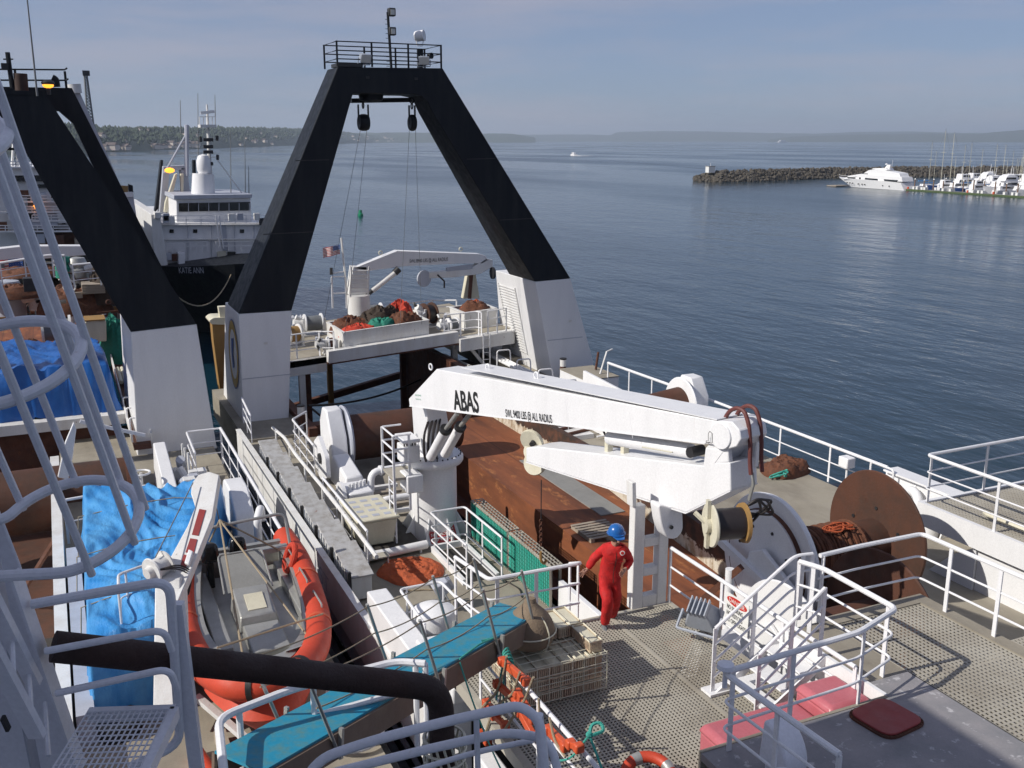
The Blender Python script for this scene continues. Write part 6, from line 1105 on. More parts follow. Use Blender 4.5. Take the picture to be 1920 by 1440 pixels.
# gangway
ga = Dp(446, 1432, 10.3); gb = Dp(972, 1143, 15.2); gd = (gb-ga).normalized(); gs = gd.cross(UP).normalized()      # towards the viewer side
gw = thing('gangway', 'long aluminium gangway with worn blue tread sloping across between the two trawlers', 'gangway', ga)
w = .34; gu = gs.cross(gd).normalized()
MB().hexa([ga-gs*w, ga+gs*w, ga+gs*w+gu*.03, ga-gs*w+gu*.03], [gb-gs*w, gb+gs*w, gb+gs*w+gu*.03, gb-gs*w+gu*.03]).build('blue_tread', 'bluegrp', gw)
for s in (-1, 1): MB().hexa([ga+gs*s*w, ga+gs*s*(w+.04), ga+gs*s*(w+.04)-gu*.32, ga+gs*s*w-gu*.32], [gb+gs*s*w, gb+gs*s*(w+.04), gb+gs*s*(w+.04)-gu*.32, gb+gs*s*w-gu*.32]).build('side_beam', 'brown', gw)
L = (gb-ga).length
for k, t in enumerate((.16, .30, .47, .80, .97) if False else (.20, .55, .80, .98)):
    for s in (-1, 1):
        if s == -1 and k == 3: pass
        p = ga.lerp(gb, t)+gs*s*(w+.07); MB().tube([p-gu*.3, p+UP*.9-gd*.5], .022, 6).build('stanchion', 'alu', gw); MB().beam(p-gu*.3, p+gu*.06, .05, .04).build('socket', 'alu', gw)
for s in (-1, 1):
    P = [ga.lerp(gb, t)+gs*s*(w+.07)+UP*.86-gd*.48 for t in (.20, .55, .80, .98)]
    for a, b2 in zip(P, P[1:]): MB().tube(sag(a, b2, .06), .009, 5).build('hand_line', 'rope', gw); MB().tube(sag(a-UP*.4+gd*.1, b2-UP*.4+gd*.1, .06), .009, 5).build('hand_line', 'rope', gw)
mb = MB(); p = ga.lerp(gb, .62)+gs*.38; MB().tube(fillet([p+UP*.05, p+gd*.5+UP*.1, p+gd*.9+UP*.06, p+gd*.7-gs*.1+UP*.05], .1), .014, 6).build('green_cord', 'rope_green', gw); MB().tube(sag(p, p+V((.25, -.8, -1.2)), .1), .012, 5).build('green_cord', 'rope_green', gw)
railing('gangway_end_railing', 'white hooped railing at the near left end of the gangway', [(.93, 8.2, -7.1), (1.1, 9.95, -7.1), (1.95, 10.2, -7.1), (3.2, 10.3, -7.1), (3.5, 10.1, -7.1)], h=1.1, spacing=1.1, r=.04, rm=.028, corner=.2, rails=(1, .62), flat=False)
# near foreground: exhaust pipe, raked ladder with safety cage, mast casing, platform, rails
r = thing('exhaust_pipe', 'thick dark rusty pipe crossing the lower left with an elbow turned down', 'pipe', Dp(820, 1300, 7.6))
a = Dp(100, 1212, 6.1); b2 = Dp(800, 1288, 7.4); MB().tube(fillet([a, b2+(b2-a).normalized()*.12, b2+V((.12, 0, -1.6))], .2, n=8), .096, 28).build('pipe', 'pipe_rust', r)
c = b2+V((.13, 0, -.45)); mb = MB()
for k in range(12): mb.tube(ring_pts(c-UP*.09*k, .155+.01*(k % 2), n=20), .012, 5, closed=True)
for k in range(16): t = k*math.pi/8; mb.tube([c+V((math.cos(t+.3*j)*.155, math.sin(t+.3*j)*.155, -.18*j)) for j in range(7)], .01, 4)
mb.build('chafe_net', 'cream', r)
DV = (FW+RT*((1111-960)/F_PX)-VV*((3340-720)/F_PX)).normalized(); C2 = Dp(128, 985, 5.3); RR = .37
ca = (RT-DV*RT.dot(DV)).normalized(); cb2 = DV.cross(ca).normalized()
if cb2.dot(FH) < 0: cb2 = -cb2
lc = thing('caged_ladder', 'pale blue white raked ladder with tubular safety cage at the left edge, in shade', 'ladder', C2)
for k in range(-2, 1):
    o = C2+DV*1.05*k; P = [o-ca*.25-cb2*(-.30)*0+(-ca*.05)-cb2*.28]+[o+(ca*math.cos(t)+cb2*math.sin(t))*RR*1.0+ca*.0 for t in [math.radians(x) for x in range(-110, 171, 20)]]
    MB().tube(fillet([o-ca*.42-cb2*.36]+[o+ca*math.cos(math.radians(t))*RR+cb2*math.sin(math.radians(t))*RR*1.0 for t in range(-70, 176, 20)]+[o-ca*.62+cb2*.02], .1), .029, 10).build('hoop', 'grey_rail', lc)
for t in (-55, -15, 25, 65, 105, 150): p = C2+(ca*math.cos(math.radians(t))+cb2*math.sin(math.radians(t)))*(RR+.02); MB().tube([p-DV*2.6, p+DV*.05], .02, 8).build('cage_bar', 'grey_rail', lc)
for dx, dy in ((-.62, .02), (-.45, -.36)): p = C2+ca*dx+cb2*dy; MB().beam(p-DV*2.6, p+DV*1.3, .05, .09, up=ca).build('stringer', 'grey_rail', lc)
for k in range(14): p = C2-DV*2.4+DV*.3*k; MB().tube([p-ca*.62+cb2*.02, p-ca*.45-cb2*.36], .014, 6).build('rung', 'grey_rail', lc)
r = thing('mast_casing', 'broad pale blue white steel mast casing filling the lower left corner', 'mast', C2-ca*.9+DV)
MB().prism([Dp(-160, 830, 6.0), Dp(-30, 880, 6.0), Dp(40, 1060, 6.2), Dp(150, 1420, 6.6), Dp(165, 1600, 6.9), Dp(-160, 1600, 6.9)], FH*1.2-RT*.9).build('casing', 'grey_rail', r, bev=.02)
MB().beam(Dp(-20, 1000, 5.85), Dp(70, 1460, 6.4), .012, .10, up=FW).build('seam_strip', 'hullgrey', r)
MB().beam(Dp(28, 1075, 5.9), Dp(152, 1440, 6.5), .02, .12, up=FW).build('corner_strip', 'grey_rail', r)
MB().beam(Dp(5, 1345, 6.1), Dp(16, 1368, 6.15), .02, .04, up=FW).build('slot', 'dark', r)
q0 = Dp(155, 1345, 6.3); pl = thing('service_platform', 'small wire mesh service platform with tubular guard at the lower left', 'platform', q0)
A1 = Dp(168, 1352, 6.2); B1 = Dp(326, 1308, 6.2); zz = (A1.z+B1.z)/2; ux = (B1-A1); ux.z = 0; Lx = ux.length; ux.normalize(); uy = V((ux.y, -ux.x, 0)); A1.z = zz
mb = MB(); n = 16
for i in range(n+1): p = A1+ux*Lx*i/n; mb.beam(p, p+uy*.95, .008, .008)
for j in range(18): p = A1+uy*(.95*j/17); mb.beam(p, p+ux*Lx, .007, .007)
mb.build('mesh', 'grey_rail', pl)
MB().beam(A1-UP*.03, A1+ux*Lx-UP*.03, .05, .08).build('edge_bar', 'grey_rail', pl); MB().beam(A1+ux*Lx-UP*.03, A1+ux*Lx+uy*.95-UP*.03, .05, .08).build('edge_bar', 'grey_rail', pl)
for k, (l, c_, e_) in enumerate((((60, 1133), (318, 1088), (365, 1400)), ((85, 1221), (308, 1180), None), ((105, 1300), (318, 1253), None))):
    z0 = 6.0; P = [Dp(*l, z0), Dp(*c_, z0+.05)]
    P += [Dp(338, 1395, z0+.55), Dp(240, 1440, z0+.4)] if k == 0 else [Dp(c_[0]+14, c_[1]+40, z0+.15)]
    MB().tube(fillet(P, .12), .03 if k == 0 else .022, 10).build('guard_rail', 'grey_rail', pl)
MB().beam(Dp(330, 1130, 6.2), Dp(370, 1445, 6.7), .05, .09, up=RT).build('guard_post', 'grey_rail', pl)
r = thing('front_guard_rail', 'thick bluish tubular guard rail at the bottom centre, in shade', 'railing', Dp(1000, 1420, 4.7))
for k, P in enumerate(([(560, 1440+40), (600, 1422), (700, 1388), (840, 1352), (975, 1322), (1012, 1350), (1022, 1450)], [(590, 1470), (620, 1450), (800, 1405), (950, 1372), (1030, 1385), (1050, 1460)], [(760, 1450), (900, 1408), (1000, 1388)])):
    MB().tube(fillet([Dp(x, y, 4.7+.12*k) for x, y in P], .12), (.024, .022, .014)[k], 12).build('tube', 'grey_rail', r)
MB().tube([Dp(893, 1342, 4.75), Dp(897, 1470, 4.85)], .015, 8).build('post', 'grey_rail', r); MB().tube([Dp(1010, 1340, 4.75), Dp(1020, 1470, 4.85)], .024, 8).build('post', 'grey_rail', r)

# our own wheelhouse block, left of and behind the camera: it shades the near rails
mb = MB(); mb.box((-9, -6, -12), (-2.3, 9.35, 1.9)); mb.build('wheelhouse_block', 'grey_rail', own)
mb = MB(); mb.box((-2.3, -6, -12), (-1.2, 1.0, 1.9)); mb.build('wheelhouse_wing', 'grey_rail', own)
# ================================================================ far shore, hills
def mat_leaf(name, c1, c2, sc):
    m, nt, b = base(name); c = mix(nt, ramp(nt, tex(nt, sc, 6), .35, .7), c1, c2); nt.links.new(c, b.inputs['Base Color']); b.inputs['Roughness'].default_value = .9; return m
M['hill'] = mat_leaf('wooded_slope', (.03, .045, .03), (.07, .085, .05), .02); M['tree'] = mat_leaf('tree_foliage', (.02, .036, .02), (.065, .085, .042), .03)
M['shore'] = paint('shore_band', (.16, .14, .12), .9, .5, 0); M['house_wall'] = paint('pale_house_wall', (.62, .54, .48), .8, .2, 0); M['house_roof'] = paint('house_roof', (.12, .09, .08), .8, .2, 0)
def hz(px, D): d = ray(px, 262.4); d = V((d.x, d.y, 0)).normalized(); return d*D
def lerp_tab(t, x):
    for (a, fa), (b_, fb) in zip(t, t[1:]):
        if x <= b_: return fa+(fb-fa)*(x-a)/(b_-a)
    return t[-1][1]
YB = [(-600, 300), (150, 285), (300, 280), (560, 271.5), (700, 267.6), (880, 266.2), (930, 265.5)]; YT = [(-600, 240), (100, 243), (250, 246.5), (400, 245.5), (520, 245), (590, 247), (640, 249), (700, 255), (800, 259), (900, 263), (930, 264.5)]
rd = random.Random(3)
vs = []; fs = []; xs = list(range(-400, 931, 5)); NR = 7
def bl(px, u):
    D = 17*1925/(lerp_tab(YB, px)-262.4); top = (262.4-lerp_tab(YT, px))/1925*(D*1.16)-3
    p = hz(px, D*(1+.16*u)); s = min(1, (u*1.25))**.75; return V((p.x, p.y, WZ-.5+(top-WZ)*s+ (3.5*noise.noise(V((px*.05, u*4, 1))) if u > .05 else 0)))
for x in xs:
    for k in range(NR): vs.append(bl(x, k/(NR-1)))
    p = hz(x, 17*1925/(lerp_tab(YB, x)-262.4)*1.5); vs.append(V((p.x, p.y, WZ-2)))
N1 = NR+1
for i in range(len(xs)-1):
    for k in range(N1-1): a = i*N1+k; fs.append((a, a+1, a+N1+1, a+N1))
tag(MB().add(vs, fs).build('wooded_bluff', 'hill'), kind='structure')
mb = MB(); ico = [(0, 0, 1.15), (.8, 0, .25), (.25, .76, .2), (-.65, .47, .3), (-.65, -.47, .15), (.25, -.76, .3), (0, 0, -.7)]; fi = [(0, 1, 2), (0, 2, 3), (0, 3, 4), (0, 4, 5), (0, 5, 1), (6, 2, 1), (6, 3, 2), (6, 4, 3), (6, 5, 4), (6, 1, 5)]
for i in range(8000):
    px = rd.uniform(-300, 880); u = rd.random()**.6; 
    if u < .12: continue
    if rd.random() < .3: u = rd.uniform(.9, 1.0)
    p = bl(px, u); s = rd.uniform(2.6, 5.6)*(1+max(0, px-300)/600); 
    if px > 640: s *= .6
    h = s*rd.uniform(.8, 1.6) if rd.random() < .75 else s*1.7; w_ = s*rd.uniform(.6, 1)
    mb.add([(p.x+a*w_, p.y+b_*w_, p.z+h*.5+c*h*.7) for a, b_, c in ico], fi)
tag(mb.build('wooded_shore', 'tree', smooth=False), kind='stuff')
h0 = thing('shore_house', 'tiny pale house among the trees on the far wooded shore', 'house', (0, 0, 0), 'houses on the far shore')
MB().box((-8, -5, 0), (8, 5, 6)).build('wall', 'house_wall', h0); MB().add([(-8.6, -5.6, 5.9), (8.6, -5.6, 5.9), (8.6, 5.6, 5.9), (-8.6, 5.6, 5.9), (-7, 0, 9), (7, 0, 9)], [(0, 1, 5, 4), (2, 3, 4, 5), (0, 4, 3), (1, 2, 5), (0, 3, 2, 1)]).build('roof', 'house_roof', h0)
first = True
for i in range(90):
    if i < 24: px, u = rd.choice([rd.uniform(192, 236), rd.uniform(288, 350), rd.uniform(355, 375), rd.uniform(420, 560)]), rd.uniform(.03, .1)
    elif i < 60: px, u = rd.uniform(640, 860), rd.uniform(.03, .6)
    else: px, u = rd.uniform(150, 640), rd.uniform(.1, .98)
    o = h0 if first else copy_tree(h0); first = False; o.location = bl(px, u)+V((0, 0, -.5 if i < 24 else 2)); o.rotation_euler.z = rd.uniform(-.8, .2)-.4; s = rd.uniform(.5, 1.1)*(1+max(0, px-600)/400); s *= .8 if i >= 24 else 1.2; o.scale = (s*rd.uniform(.7, 1.3), s, s)
for k, (t, D) in enumerate(((((560, 255), (660, 248), (760, 247), (870, 249), (960, 249.5), (1003, 257), (1006, 262)), 7000), (((880, 262), (900, 252), (1100, 251), (1145, 253), (1150, 249), (1160, 246), (1240, 244.5), (1340, 245.5), (1420, 248), (1530, 250), (1600, 247), (1700, 246), (1800, 249), (1960, 248), (2100, 247)), 11500), (((1440, 262), (1480, 256), (1600, 252), (1750, 250), (1840, 251), (1870, 247), (1920, 244), (2100, 243)), 9000))):
    vs = []; fs = []; x0, x1 = int(t[0][0]), int(t[-1][0]); xs = list(range(x0, x1+1, 4))
    for x in xs:
        zt = (262.4-lerp_tab(t, x))/1925*D+noise.noise(V((x*.06, k, 0)))*D*.0004; zt = max(zt, WZ)
        for u, f_ in ((0, 0), (.03, .45), (.06, .8), (.12, 1), (.3, 0)): p = hz(x, D*(1+u)); vs.append((p.x, p.y, WZ-1+(zt-WZ+1)*f_))
    for i in range(len(xs)-1):
        for j in range(4): a = i*5+j; fs.append((a, a+1, a+6, a+5))
    tag(MB().add(vs, fs).build('hills', 'hill'), kind='structure')
# ================================================================ things afloat
r = thing('channel_buoy', 'small green channel buoy on the open water seen through the gantry', 'buoy', Zp(676, 405, WZ)); c = Zp(676, 405, WZ)
MB().lathe([(0, 0), (.62, 0), (.62, .45), (.5, .6), (.42, .62), (.36, 1.2), (.42, 1.25), (.4, 1.35), (0, 1.4)], c).build('body', 'green', r)
r = thing('motor_boat', 'distant white motor boat heading away with a foaming wake', 'boat', Zp(1075, 292, WZ)); c = Zp(1075, 292, WZ)
MB().prism([c+V((-2, -6, 0)), c+V((2, -6, 0)), c+V((2, 3, 0)), c+V((0, 7, 0)), c+V((-2, 3, 0))], (0, 0, 1.8)).build('hull', 'white', r); MB().box(c+V((-1.4, -3, 1.8)), c+V((1.4, 2, 3.6))).build('cabin', 'white', r, bev=.3); MB().box(c+V((-1.45, -1, 2.5)), c+V((1.45, 1.7, 3.1))).build('windows', 'glass', r)
wk = MB(); rdw = random.Random(5)
for i in range(500):
    a = rdw.uniform(-1, 1); d = rdw.random()**1.6*26; p = c+V((a*(2+d*.42), -6-d*.8, 0)); s = rdw.uniform(.25, 1.0)*(1.15-d/26); wk.add([(p.x-s*1.6, p.y-s*.5, WZ+.02), (p.x+s*1.6, p.y-s*.5, WZ+.02), (p.x+s*1.6, p.y+s*.5, WZ+.05), (p.x-s*1.6, p.y+s*.5, WZ+.05), (p.x, p.y, WZ+.45*s)], [(0, 1, 4), (1, 2, 4), (2, 3, 4), (3, 0, 4)])
tag(wk.build('wake_foam', 'signwhite', smooth=False), kind='stuff')
tr = [(1070, 294, 6), (1078, 305, 10), (1092, 320, 16), (1112, 338, 24)][:3]
vs = []
for x, y, w_ in tr:
    for o_ in (-w_, w_): p = Zp(x+o_, y, WZ+.02); vs.append((p.x, p.y, WZ+.02))
tag(MB().add(vs, [(2*k, 2*k+1, 2*k+3, 2*k+2) for k in range(len(tr)-1)]).build('wake', 'slick', smooth=False), kind='structure')
for P in ([(1062, 293), (1000, 298), (955, 302)], [(1090, 293), (1150, 302), (1250, 310), (1330, 318)]):
    Q = fillet([Zp(x, y, WZ) for x, y in P], 60, n=8); tag(MB().tube([p+V((0, 0, -.5)) for p in Q], .7, 8).build('wake_swell', 'water'), kind='structure')
r = thing('ferry', 'tiny distant white ferry on the horizon at the right', 'ferry', Zp(1467, 263.6, -17)); c = hz(1467, 7600)+V((0, 0, WZ)); MB().box(c+V((-35, -8, 0)), c+V((35, 8, 9))).build('hull', 'white', r); MB().box(c+V((-22, -7, 9)), c+V((22, 7, 16))).build('superstructure', 'white', r)
# breakwater
FB = [(1303, 339.5), (1350, 341.5), (1420, 340), (1560, 335), (1700, 333), (2000, 330)]
CT = [(1303, 330), (1330, 320.5), (1380, 318), (1560, 312), (1700, 309.5), (2000, 306)]
M['rock'] = paint('breakwater_rock', (.085, .072, .055), .9, .9, 0, dcol=(.02, .018, .015), stretch=(1, 1, 1), scale=.6)
mb = MB(); n = 0; vs = []; fs = []
xs = [1303+k*4 for k in range(170)]
for x in xs:
    f_ = Zp(x, lerp_tab(FB, x), WZ); dh = V((f_.x, f_.y, 0)).normalized(); D = V((f_.x, f_.y, 0)).length+9; zt = (262.4-lerp_tab(CT, x))/1925*D/math.cos(math.atan(max(0, (x-960))/1925)); zt *= math.cos(math.atan((x-960)/1925))
    w_ = .35 if x < 1312 else 1
    for u, h_ in ((0, 0), (4, .5), (8, .93), (10, 1), (13, .9), (22, -.1)): p = f_+dh*u*w_; vs.append((p.x, p.y, WZ-.3+(zt-WZ)*h_))
for i in range(len(xs)-1):
    for j in range(5): a = i*6+j; fs.append((a, a+1, a+7, a+6))
core = MB().add(vs, fs); core.build('breakwater', 'rock'); ob = bpy.data.objects['breakwater']; tag(ob, kind='structure')
rk = random.Random(8); mb = MB()
for i in range(3400):
    x = rk.uniform(1303, 1960); k = min(len(xs)-2, int((x-1303)/4)); u = rk.random(); j = 0 if u < .4 else (1 if u < .8 else 2); t = rk.random(); a = vs[k*6+j]; b_ = vs[k*6+j+1]; a = V(a); b_ = V(b_); p = a.lerp(b_, t)+V((0, 0, rk.uniform(-.3, .4))); s = rk.uniform(.5, 1.35)
    Rm = Matrix.Rotation(rk.uniform(0, 6), 3, V((rk.random(), rk.random(), rk.random())).normalized())
    mb.add([p+Rm @ V((q_[0]*s*1.2, q_[1]*s, q_[2]*s*.8)) for q_ in ico], fi)
tag(mb.build('breakwater_boulders', 'rock', smooth=False), kind='stuff')
r = thing('marker_box', 'white marker box on the end of the rock breakwater', 'marker', Zp(1335, 325, -13)); c = Zp(1336, 327, WZ+4.0) if False else Zp(1336, 341, WZ)+FH*6+V((0, 0, 3.6)); MB().box(c+V((-1.6, -1.2, 0)), c+V((1.6, 1.2, 2.6))).build('hut', 'signwhite', r); MB().box(c+V((-1.8, -1.4, 2.6)), c+V((1.8, 1.4, 2.75))).build('roof', 'concrete', r); MB().cyl(c+V((0, 0, 2.7)), c+V((0, 0, 4.0)), .1).build('light_post', 'white', r)
# yacht
a_ = Zp(1572, 350.5, WZ); b_ = Zp(1692, 357.5, WZ); YA, YBp = (a_.x, a_.y), (b_.x, b_.y); yn = V((b_.y-a_.y, a_.x-b_.x, 0)).normalized(); yn = yn if yn.dot(FH) > 0 else -yn
yt = thing('motor_yacht', 'long white three decked motor yacht moored at the end of the marina dock', 'yacht', a_)
ql = lambda x, y, o=0: Lp(x, y, YA, YBp)+yn*o
mb = MB(); S1 = [(1562, 331.5), (1570, 333.5), (1605, 335.5), (1650, 339), (1688, 343)]; S2 = [(1582, 349), (1590, 351), (1620, 352.8), (1655, 355), (1692, 357.5)]; off = [2.9, 1.2, .2, 0, .2]
vs = [ql(*p, o) for p, o in zip(S1, off)]+[ql(*p, o+.6) for p, o in zip(S2, off)]+[ql(*p, 6.2-o) for p, o in zip(S1, off)]+[ql(*p, 5.6-o) for p, o in zip(S2, off)]; fs = []
for i in range(4): fs += [(i, i+1, 6+i, 5+i), (10+i, 11+i, 16+i, 15+i), (i, i+1, 11+i, 10+i), (5+i, 6+i, 16+i, 15+i)]
fs += [(4, 14, 19, 9), (0, 5, 15, 10)]; mb.add(vs, fs).build('hull', 'white', yt)
for pts, o, th, nm in (([(1578, 336), (1590, 329.5), (1612, 326), (1688, 332), (1690, 341)], .5, 5.2, 'main_deck_cabin'), ([(1612, 327), (1624, 319.5), (1640, 317), (1682, 325), (1684, 332)], 1.0, 4.2, 'bridge_deck'), ([(1624, 319.5), (1632, 315.5), (1655, 315), (1658, 319.5), (1640, 320)], 1.4, 3.4, 'flybridge'), ([(1646, 318), (1653, 309), (1659, 309), (1657, 318)], 2.6, .6, 'radar_arch')): MB().prism([ql(x, y, o) for x, y in pts], yn*th).build(nm, 'white', yt, bev=.08)
for pts, o in (([(1586, 332), (1602, 332.5), (1602, 335), (1588, 334.5)], .44), ([(1620, 333.5), (1644, 335.5), (1644, 338.5), (1620, 336.5)], .44), ([(1609, 332.5), (1612, 332.8), (1612, 337), (1609, 336.8)], .44), ([(1655, 336), (1682, 338), (1680, 340.5), (1656, 339)], .44), ([(1606, 325), (1624, 325.5), (1622, 327.6), (1608, 327)], .9), ([(1626, 317.6), (1640, 317.2), (1641, 319), (1628, 319)], 1.3)): MB().prism([ql(x, y, o) for x, y in pts], yn*.1).build('window', 'glass', yt)
mb = MB(); [mb.cyl(ql(x, y, .12), ql(x, y, .6), .2, seg=10) for x, y in ((1587, 342.5), (1592, 343), (1597, 343.5), (1608, 345), (1615, 345.5), (1620, 346), (1654, 348), (1666, 349))]; mb.build('portholes', 'glass', yt)
MB().lathe([(0, .5), (.4, .35), (.45, 0), (0, 0)], ql(1651, 309, 2.8)).build('radome', 'white', yt); MB().tube([ql(1660, 315, 3), ql(1662, 300, 3)], .05, 5).build('aerial', 'white', yt)
MB().tube([ql(*p, o+.05)+V((0, 0, .9)) for p, o in zip(S1[:3], off)], .05, 5).build('bow_rail', 'white', yt)
solo(MB().box(ql(1554, 347, -1), ql(1572, 346, 6)-V((0, 0, .7))), 'float_dock', 'wood', 'short brown float at the bow of the white yacht', 'dock', ql(1560, 346))
# dock + pilings
d0 = Zp(1694, 357, WZ); d1 = Zp(1960, 374, WZ); dd = (d1-d0).normalized(); dn2 = V((-dd.y, dd.x, 0)); dn2 = dn2 if dn2.dot(FH) > 0 else -dn2
dk = thing('marina_dock', 'long low marina dock with weedy green edge', 'dock', d0); M['algae'] = paint('green_dock_edge', (.06, .09, .03), .8, .4, 0)
MB().beam(d0+V((0, 0, .3))+dn2*1.5, d1+V((0, 0, .3))+dn2*1.5, 3, .5).build('deck', 'concrete', dk); MB().beam(d0+V((0, 0, .25))-dn2*.05, d1+V((0, 0, .25))-dn2*.05, .1, .6).build('green_edge', 'algae', dk)
LD = (d1-d0).length
p0 = thing('dock_piling', 'wooden piling with white cone cap along the marina dock', 'piling', (0, 0, 0), 'pilings in the marina'); MB().cyl((0, 0, -1), (0, 0, 4.0), .2, seg=10).build('pile', 'piling', p0); MB().lathe([(0, .45), (.3, 0), (0, 0)], (0, 0, 4.0), seg=10).build('cap', 'signwhite', p0)
rp = random.Random(4)
for i in range(26):
    o = p0 if i == 0 else copy_tree(p0)
    o.location = (d0+dd*LD*(.03+.97*(i % 13)/13)+dn2*(3.1 if i < 13 else rp.uniform(15, 32)))+V((0, 0, rp.uniform(-.5, .6)))
b0 = thing('dock_box', 'small white dock box on the marina dock', 'dock box', (0, 0, 0), 'white boxes on the marina dock'); MB().box((-.7, -.4, 0), (.7, .4, .8)).build('body', 'signwhite', b0, bev=.05); MB().box((-.75, -.45, .8), (.75, .45, .92)).build('lid', 'signwhite', b0, bev=.03)
for i, t in enumerate((.05, .07, .1, .115, .22, .26, .38, .41, .43, .54, .58, .6, .68, .7, .72)):
    o = b0 if i == 0 else copy_tree(b0); o.location = d0+dd*LD*t*1.35+dn2*1.2+V((0, 0, .55))
for i, t in enumerate((.025, .48, .66)): solo(MB().cyl(d0+dd*LD*t+dn2*.6+V((0, 0, .5)), d0+dd*LD*t+dn2*.6+V((0, 0, 1.3)), .33, seg=10), 'bait_barrel', 'orange2', 'orange barrel standing at the edge of the marina dock', 'barrel', d0+dd*LD*t, 'orange barrels on the marina dock')
def boat(name, lab, cat, L, Wd, H, kind, group, col='white', cab='white'):
    r = thing(name, lab, cat, (0, 0, 0), group); n = 7; vs = []; fs = []
    for i in range(n):
        u = i/(n-1); w_ = Wd/2*(1-max(0, (u-.45)/.55)**2.2)*(.88+.12*min(1, u*3)); y = L*u
        vs += [(-w_, y, H*(1+.25*u*u)), (w_, y, H*(1+.25*u*u)), (w_*.75, y*(1-.06*u), -.2), (-w_*.75, y*(1-.06*u), -.2)]
    for i in range(n-1):
        for k in range(4): a = 4*i+k; b2 = 4*i+(k+1) % 4; fs.append((a, b2, b2+4, a+4))
    fs += [(3, 2, 1, 0), (4*n-4, 4*n-3, 4*n-2, 4*n-1)]; MB().add(vs, fs).build('hull', col, r)
    if kind == 'sail':
        MB().hexa([(-Wd*.28, L*.25, H), (Wd*.28, L*.25, H), (Wd*.2, L*.68, H*1.1), (-Wd*.2, L*.68, H*1.1)], [(-Wd*.22, L*.27, H+.6), (Wd*.22, L*.27, H+.6), (Wd*.12, L*.62, H+.5), (-Wd*.12, L*.62, H+.5)]).build('cabin', cab, r, bev=.06)
        MB().cyl((0, L*.55, H), (0, L*.55, H+L*1.15), .10, .06, 8).build('mast', 'cream', r); MB().beam((0, L*.54, H+1.6), (0, L*.12, H+1.5), .28, .3).build('furled_sail', 'tarp' if col == 'white' else 'cream', r)
        for y in (.98, .05): MB().tube([(0, L*.55, H+L*1.2), (0, L*y, H+.1)], .025, 4).build('stay', 'cable', r)
        MB().beam((-.9, L*.55, H+L*.7), (.9, L*.55, H+L*.7), .06, .05).build('spreader', 'cream', r)
    else:
        z = H
        for k, (a, b2, hh) in enumerate(((.12, .72, 1.6), (.2, .55, 1.3), (.28, .48, .5))[:3 if kind == 'fly' else 2]):
            w_ = Wd*(.40-.05*k); c_ = MB().hexa([(-w_, L*a, z), (w_, L*a, z), (w_, L*b2, z), (-w_, L*b2, z)], [(-w_*.92, L*(a+.01), z+hh), (w_*.92, L*(a+.01), z+hh), (w_*.88, L*(b2-.06), z+hh), (-w_*.88, L*(b2-.06), z+hh)]).build('cabin', cab, r, bev=.08)
            if k < 2: MB().hexa([(-w_-.02, L*(a+.06), z+hh*.42), (w_+.02, L*(a+.06), z+hh*.42), (w_+.02, L*(b2-.03), z+hh*.42), (-w_-.02, L*(b2-.03), z+hh*.42)], [(-w_-.02, L*(a+.06), z+hh*.78), (w_+.02, L*(a+.06), z+hh*.78), (w_+.01, L*(b2-.05), z+hh*.78), (-w_-.01, L*(b2-.05), z+hh*.78)]).build('windows', 'glass', c_)
            z += hh
        MB().cyl((0, L*.3, z), (0, L*.28, z+2.2), .06, seg=6).build('mast', 'white', r); MB().box((-Wd*.3, L*.22, z), (Wd*.3, L*.3, z+.08)).build('radar_arch', 'white', r)
        MB().tube([(-Wd*.42, L*.6, H+.9), (-Wd*.25, L*.85, H+1.2), (0, L*.99, H+1.35), (Wd*.25, L*.85, H+1.2), (Wd*.42, L*.6, H+.9)], .04, 5).build('bow_rail', 'alu', r)
    return r
protos = [boat('sailboat', 'white hulled sailboat with bare mast among the berthed boats', 'sailboat', 11, 3.2, 1.2, 'sail', 'white sailboats in the marina'),
          boat('sailboat', 'dark blue hulled sailboat with bare mast among the berthed boats', 'sailboat', 12.5, 3.5, 1.3, 'sail', 'dark sailboats in the marina', col='logoblue'),
          boat('cabin_cruiser', 'white cabin cruiser with dark windows among the berthed boats', 'motor boat', 11, 3.8, 1.5, 'cab', 'white cruisers in the marina'),
          boat('flybridge_boat', 'taller white flybridge boat with bow rail among the berthed boats', 'motor boat', 14, 4.4, 1.9, 'fly', 'flybridge boats in the marina'),
          boat('work_boat', 'grey hulled cabin boat among the berthed boats', 'motor boat', 12, 3.8, 1.5, 'cab', 'grey cabin boats in the marina', col='hullgrey')]
used = [False]*5; rb_ = random.Random(21); ang0 = math.atan2(dn2.y, dn2.x)-math.pi/2
spots = []
for row, (off_, n_) in enumerate(((4, 17), (18, 22), (34, 22), (50, 20), (66, 18), (82, 16))):
    for i in range(n_): spots.append((i/n_*(1.15 if row else .95)+.02-.0035*off_+rb_.uniform(-.015, .015), off_+rb_.uniform(-1, 2), row))
for i, (t, o_, row) in enumerate(spots):
    k = [0, 2, 1, 3, 4, 0, 2, 0, 3, 2, 1, 0, 2, 4][(i*5+row) % 14]
    if i == 11: k = 3
    o = protos[k] if not used[k] else copy_tree(protos[k]); used[k] = True
    o.location = d0+dd*LD*t+dn2*o_; o.rotation_euler.z = ang0+(math.pi if rb_.random() < .4 else 0)+rb_.uniform(-.04, .04)
    if abs(o.rotation_euler.z-ang0) > 1: o.location = V(o.location)+dn2*12
    s = rb_.uniform(.7, 1.15); o.scale = (s, s, s*rb_.uniform(.95, 1.2))
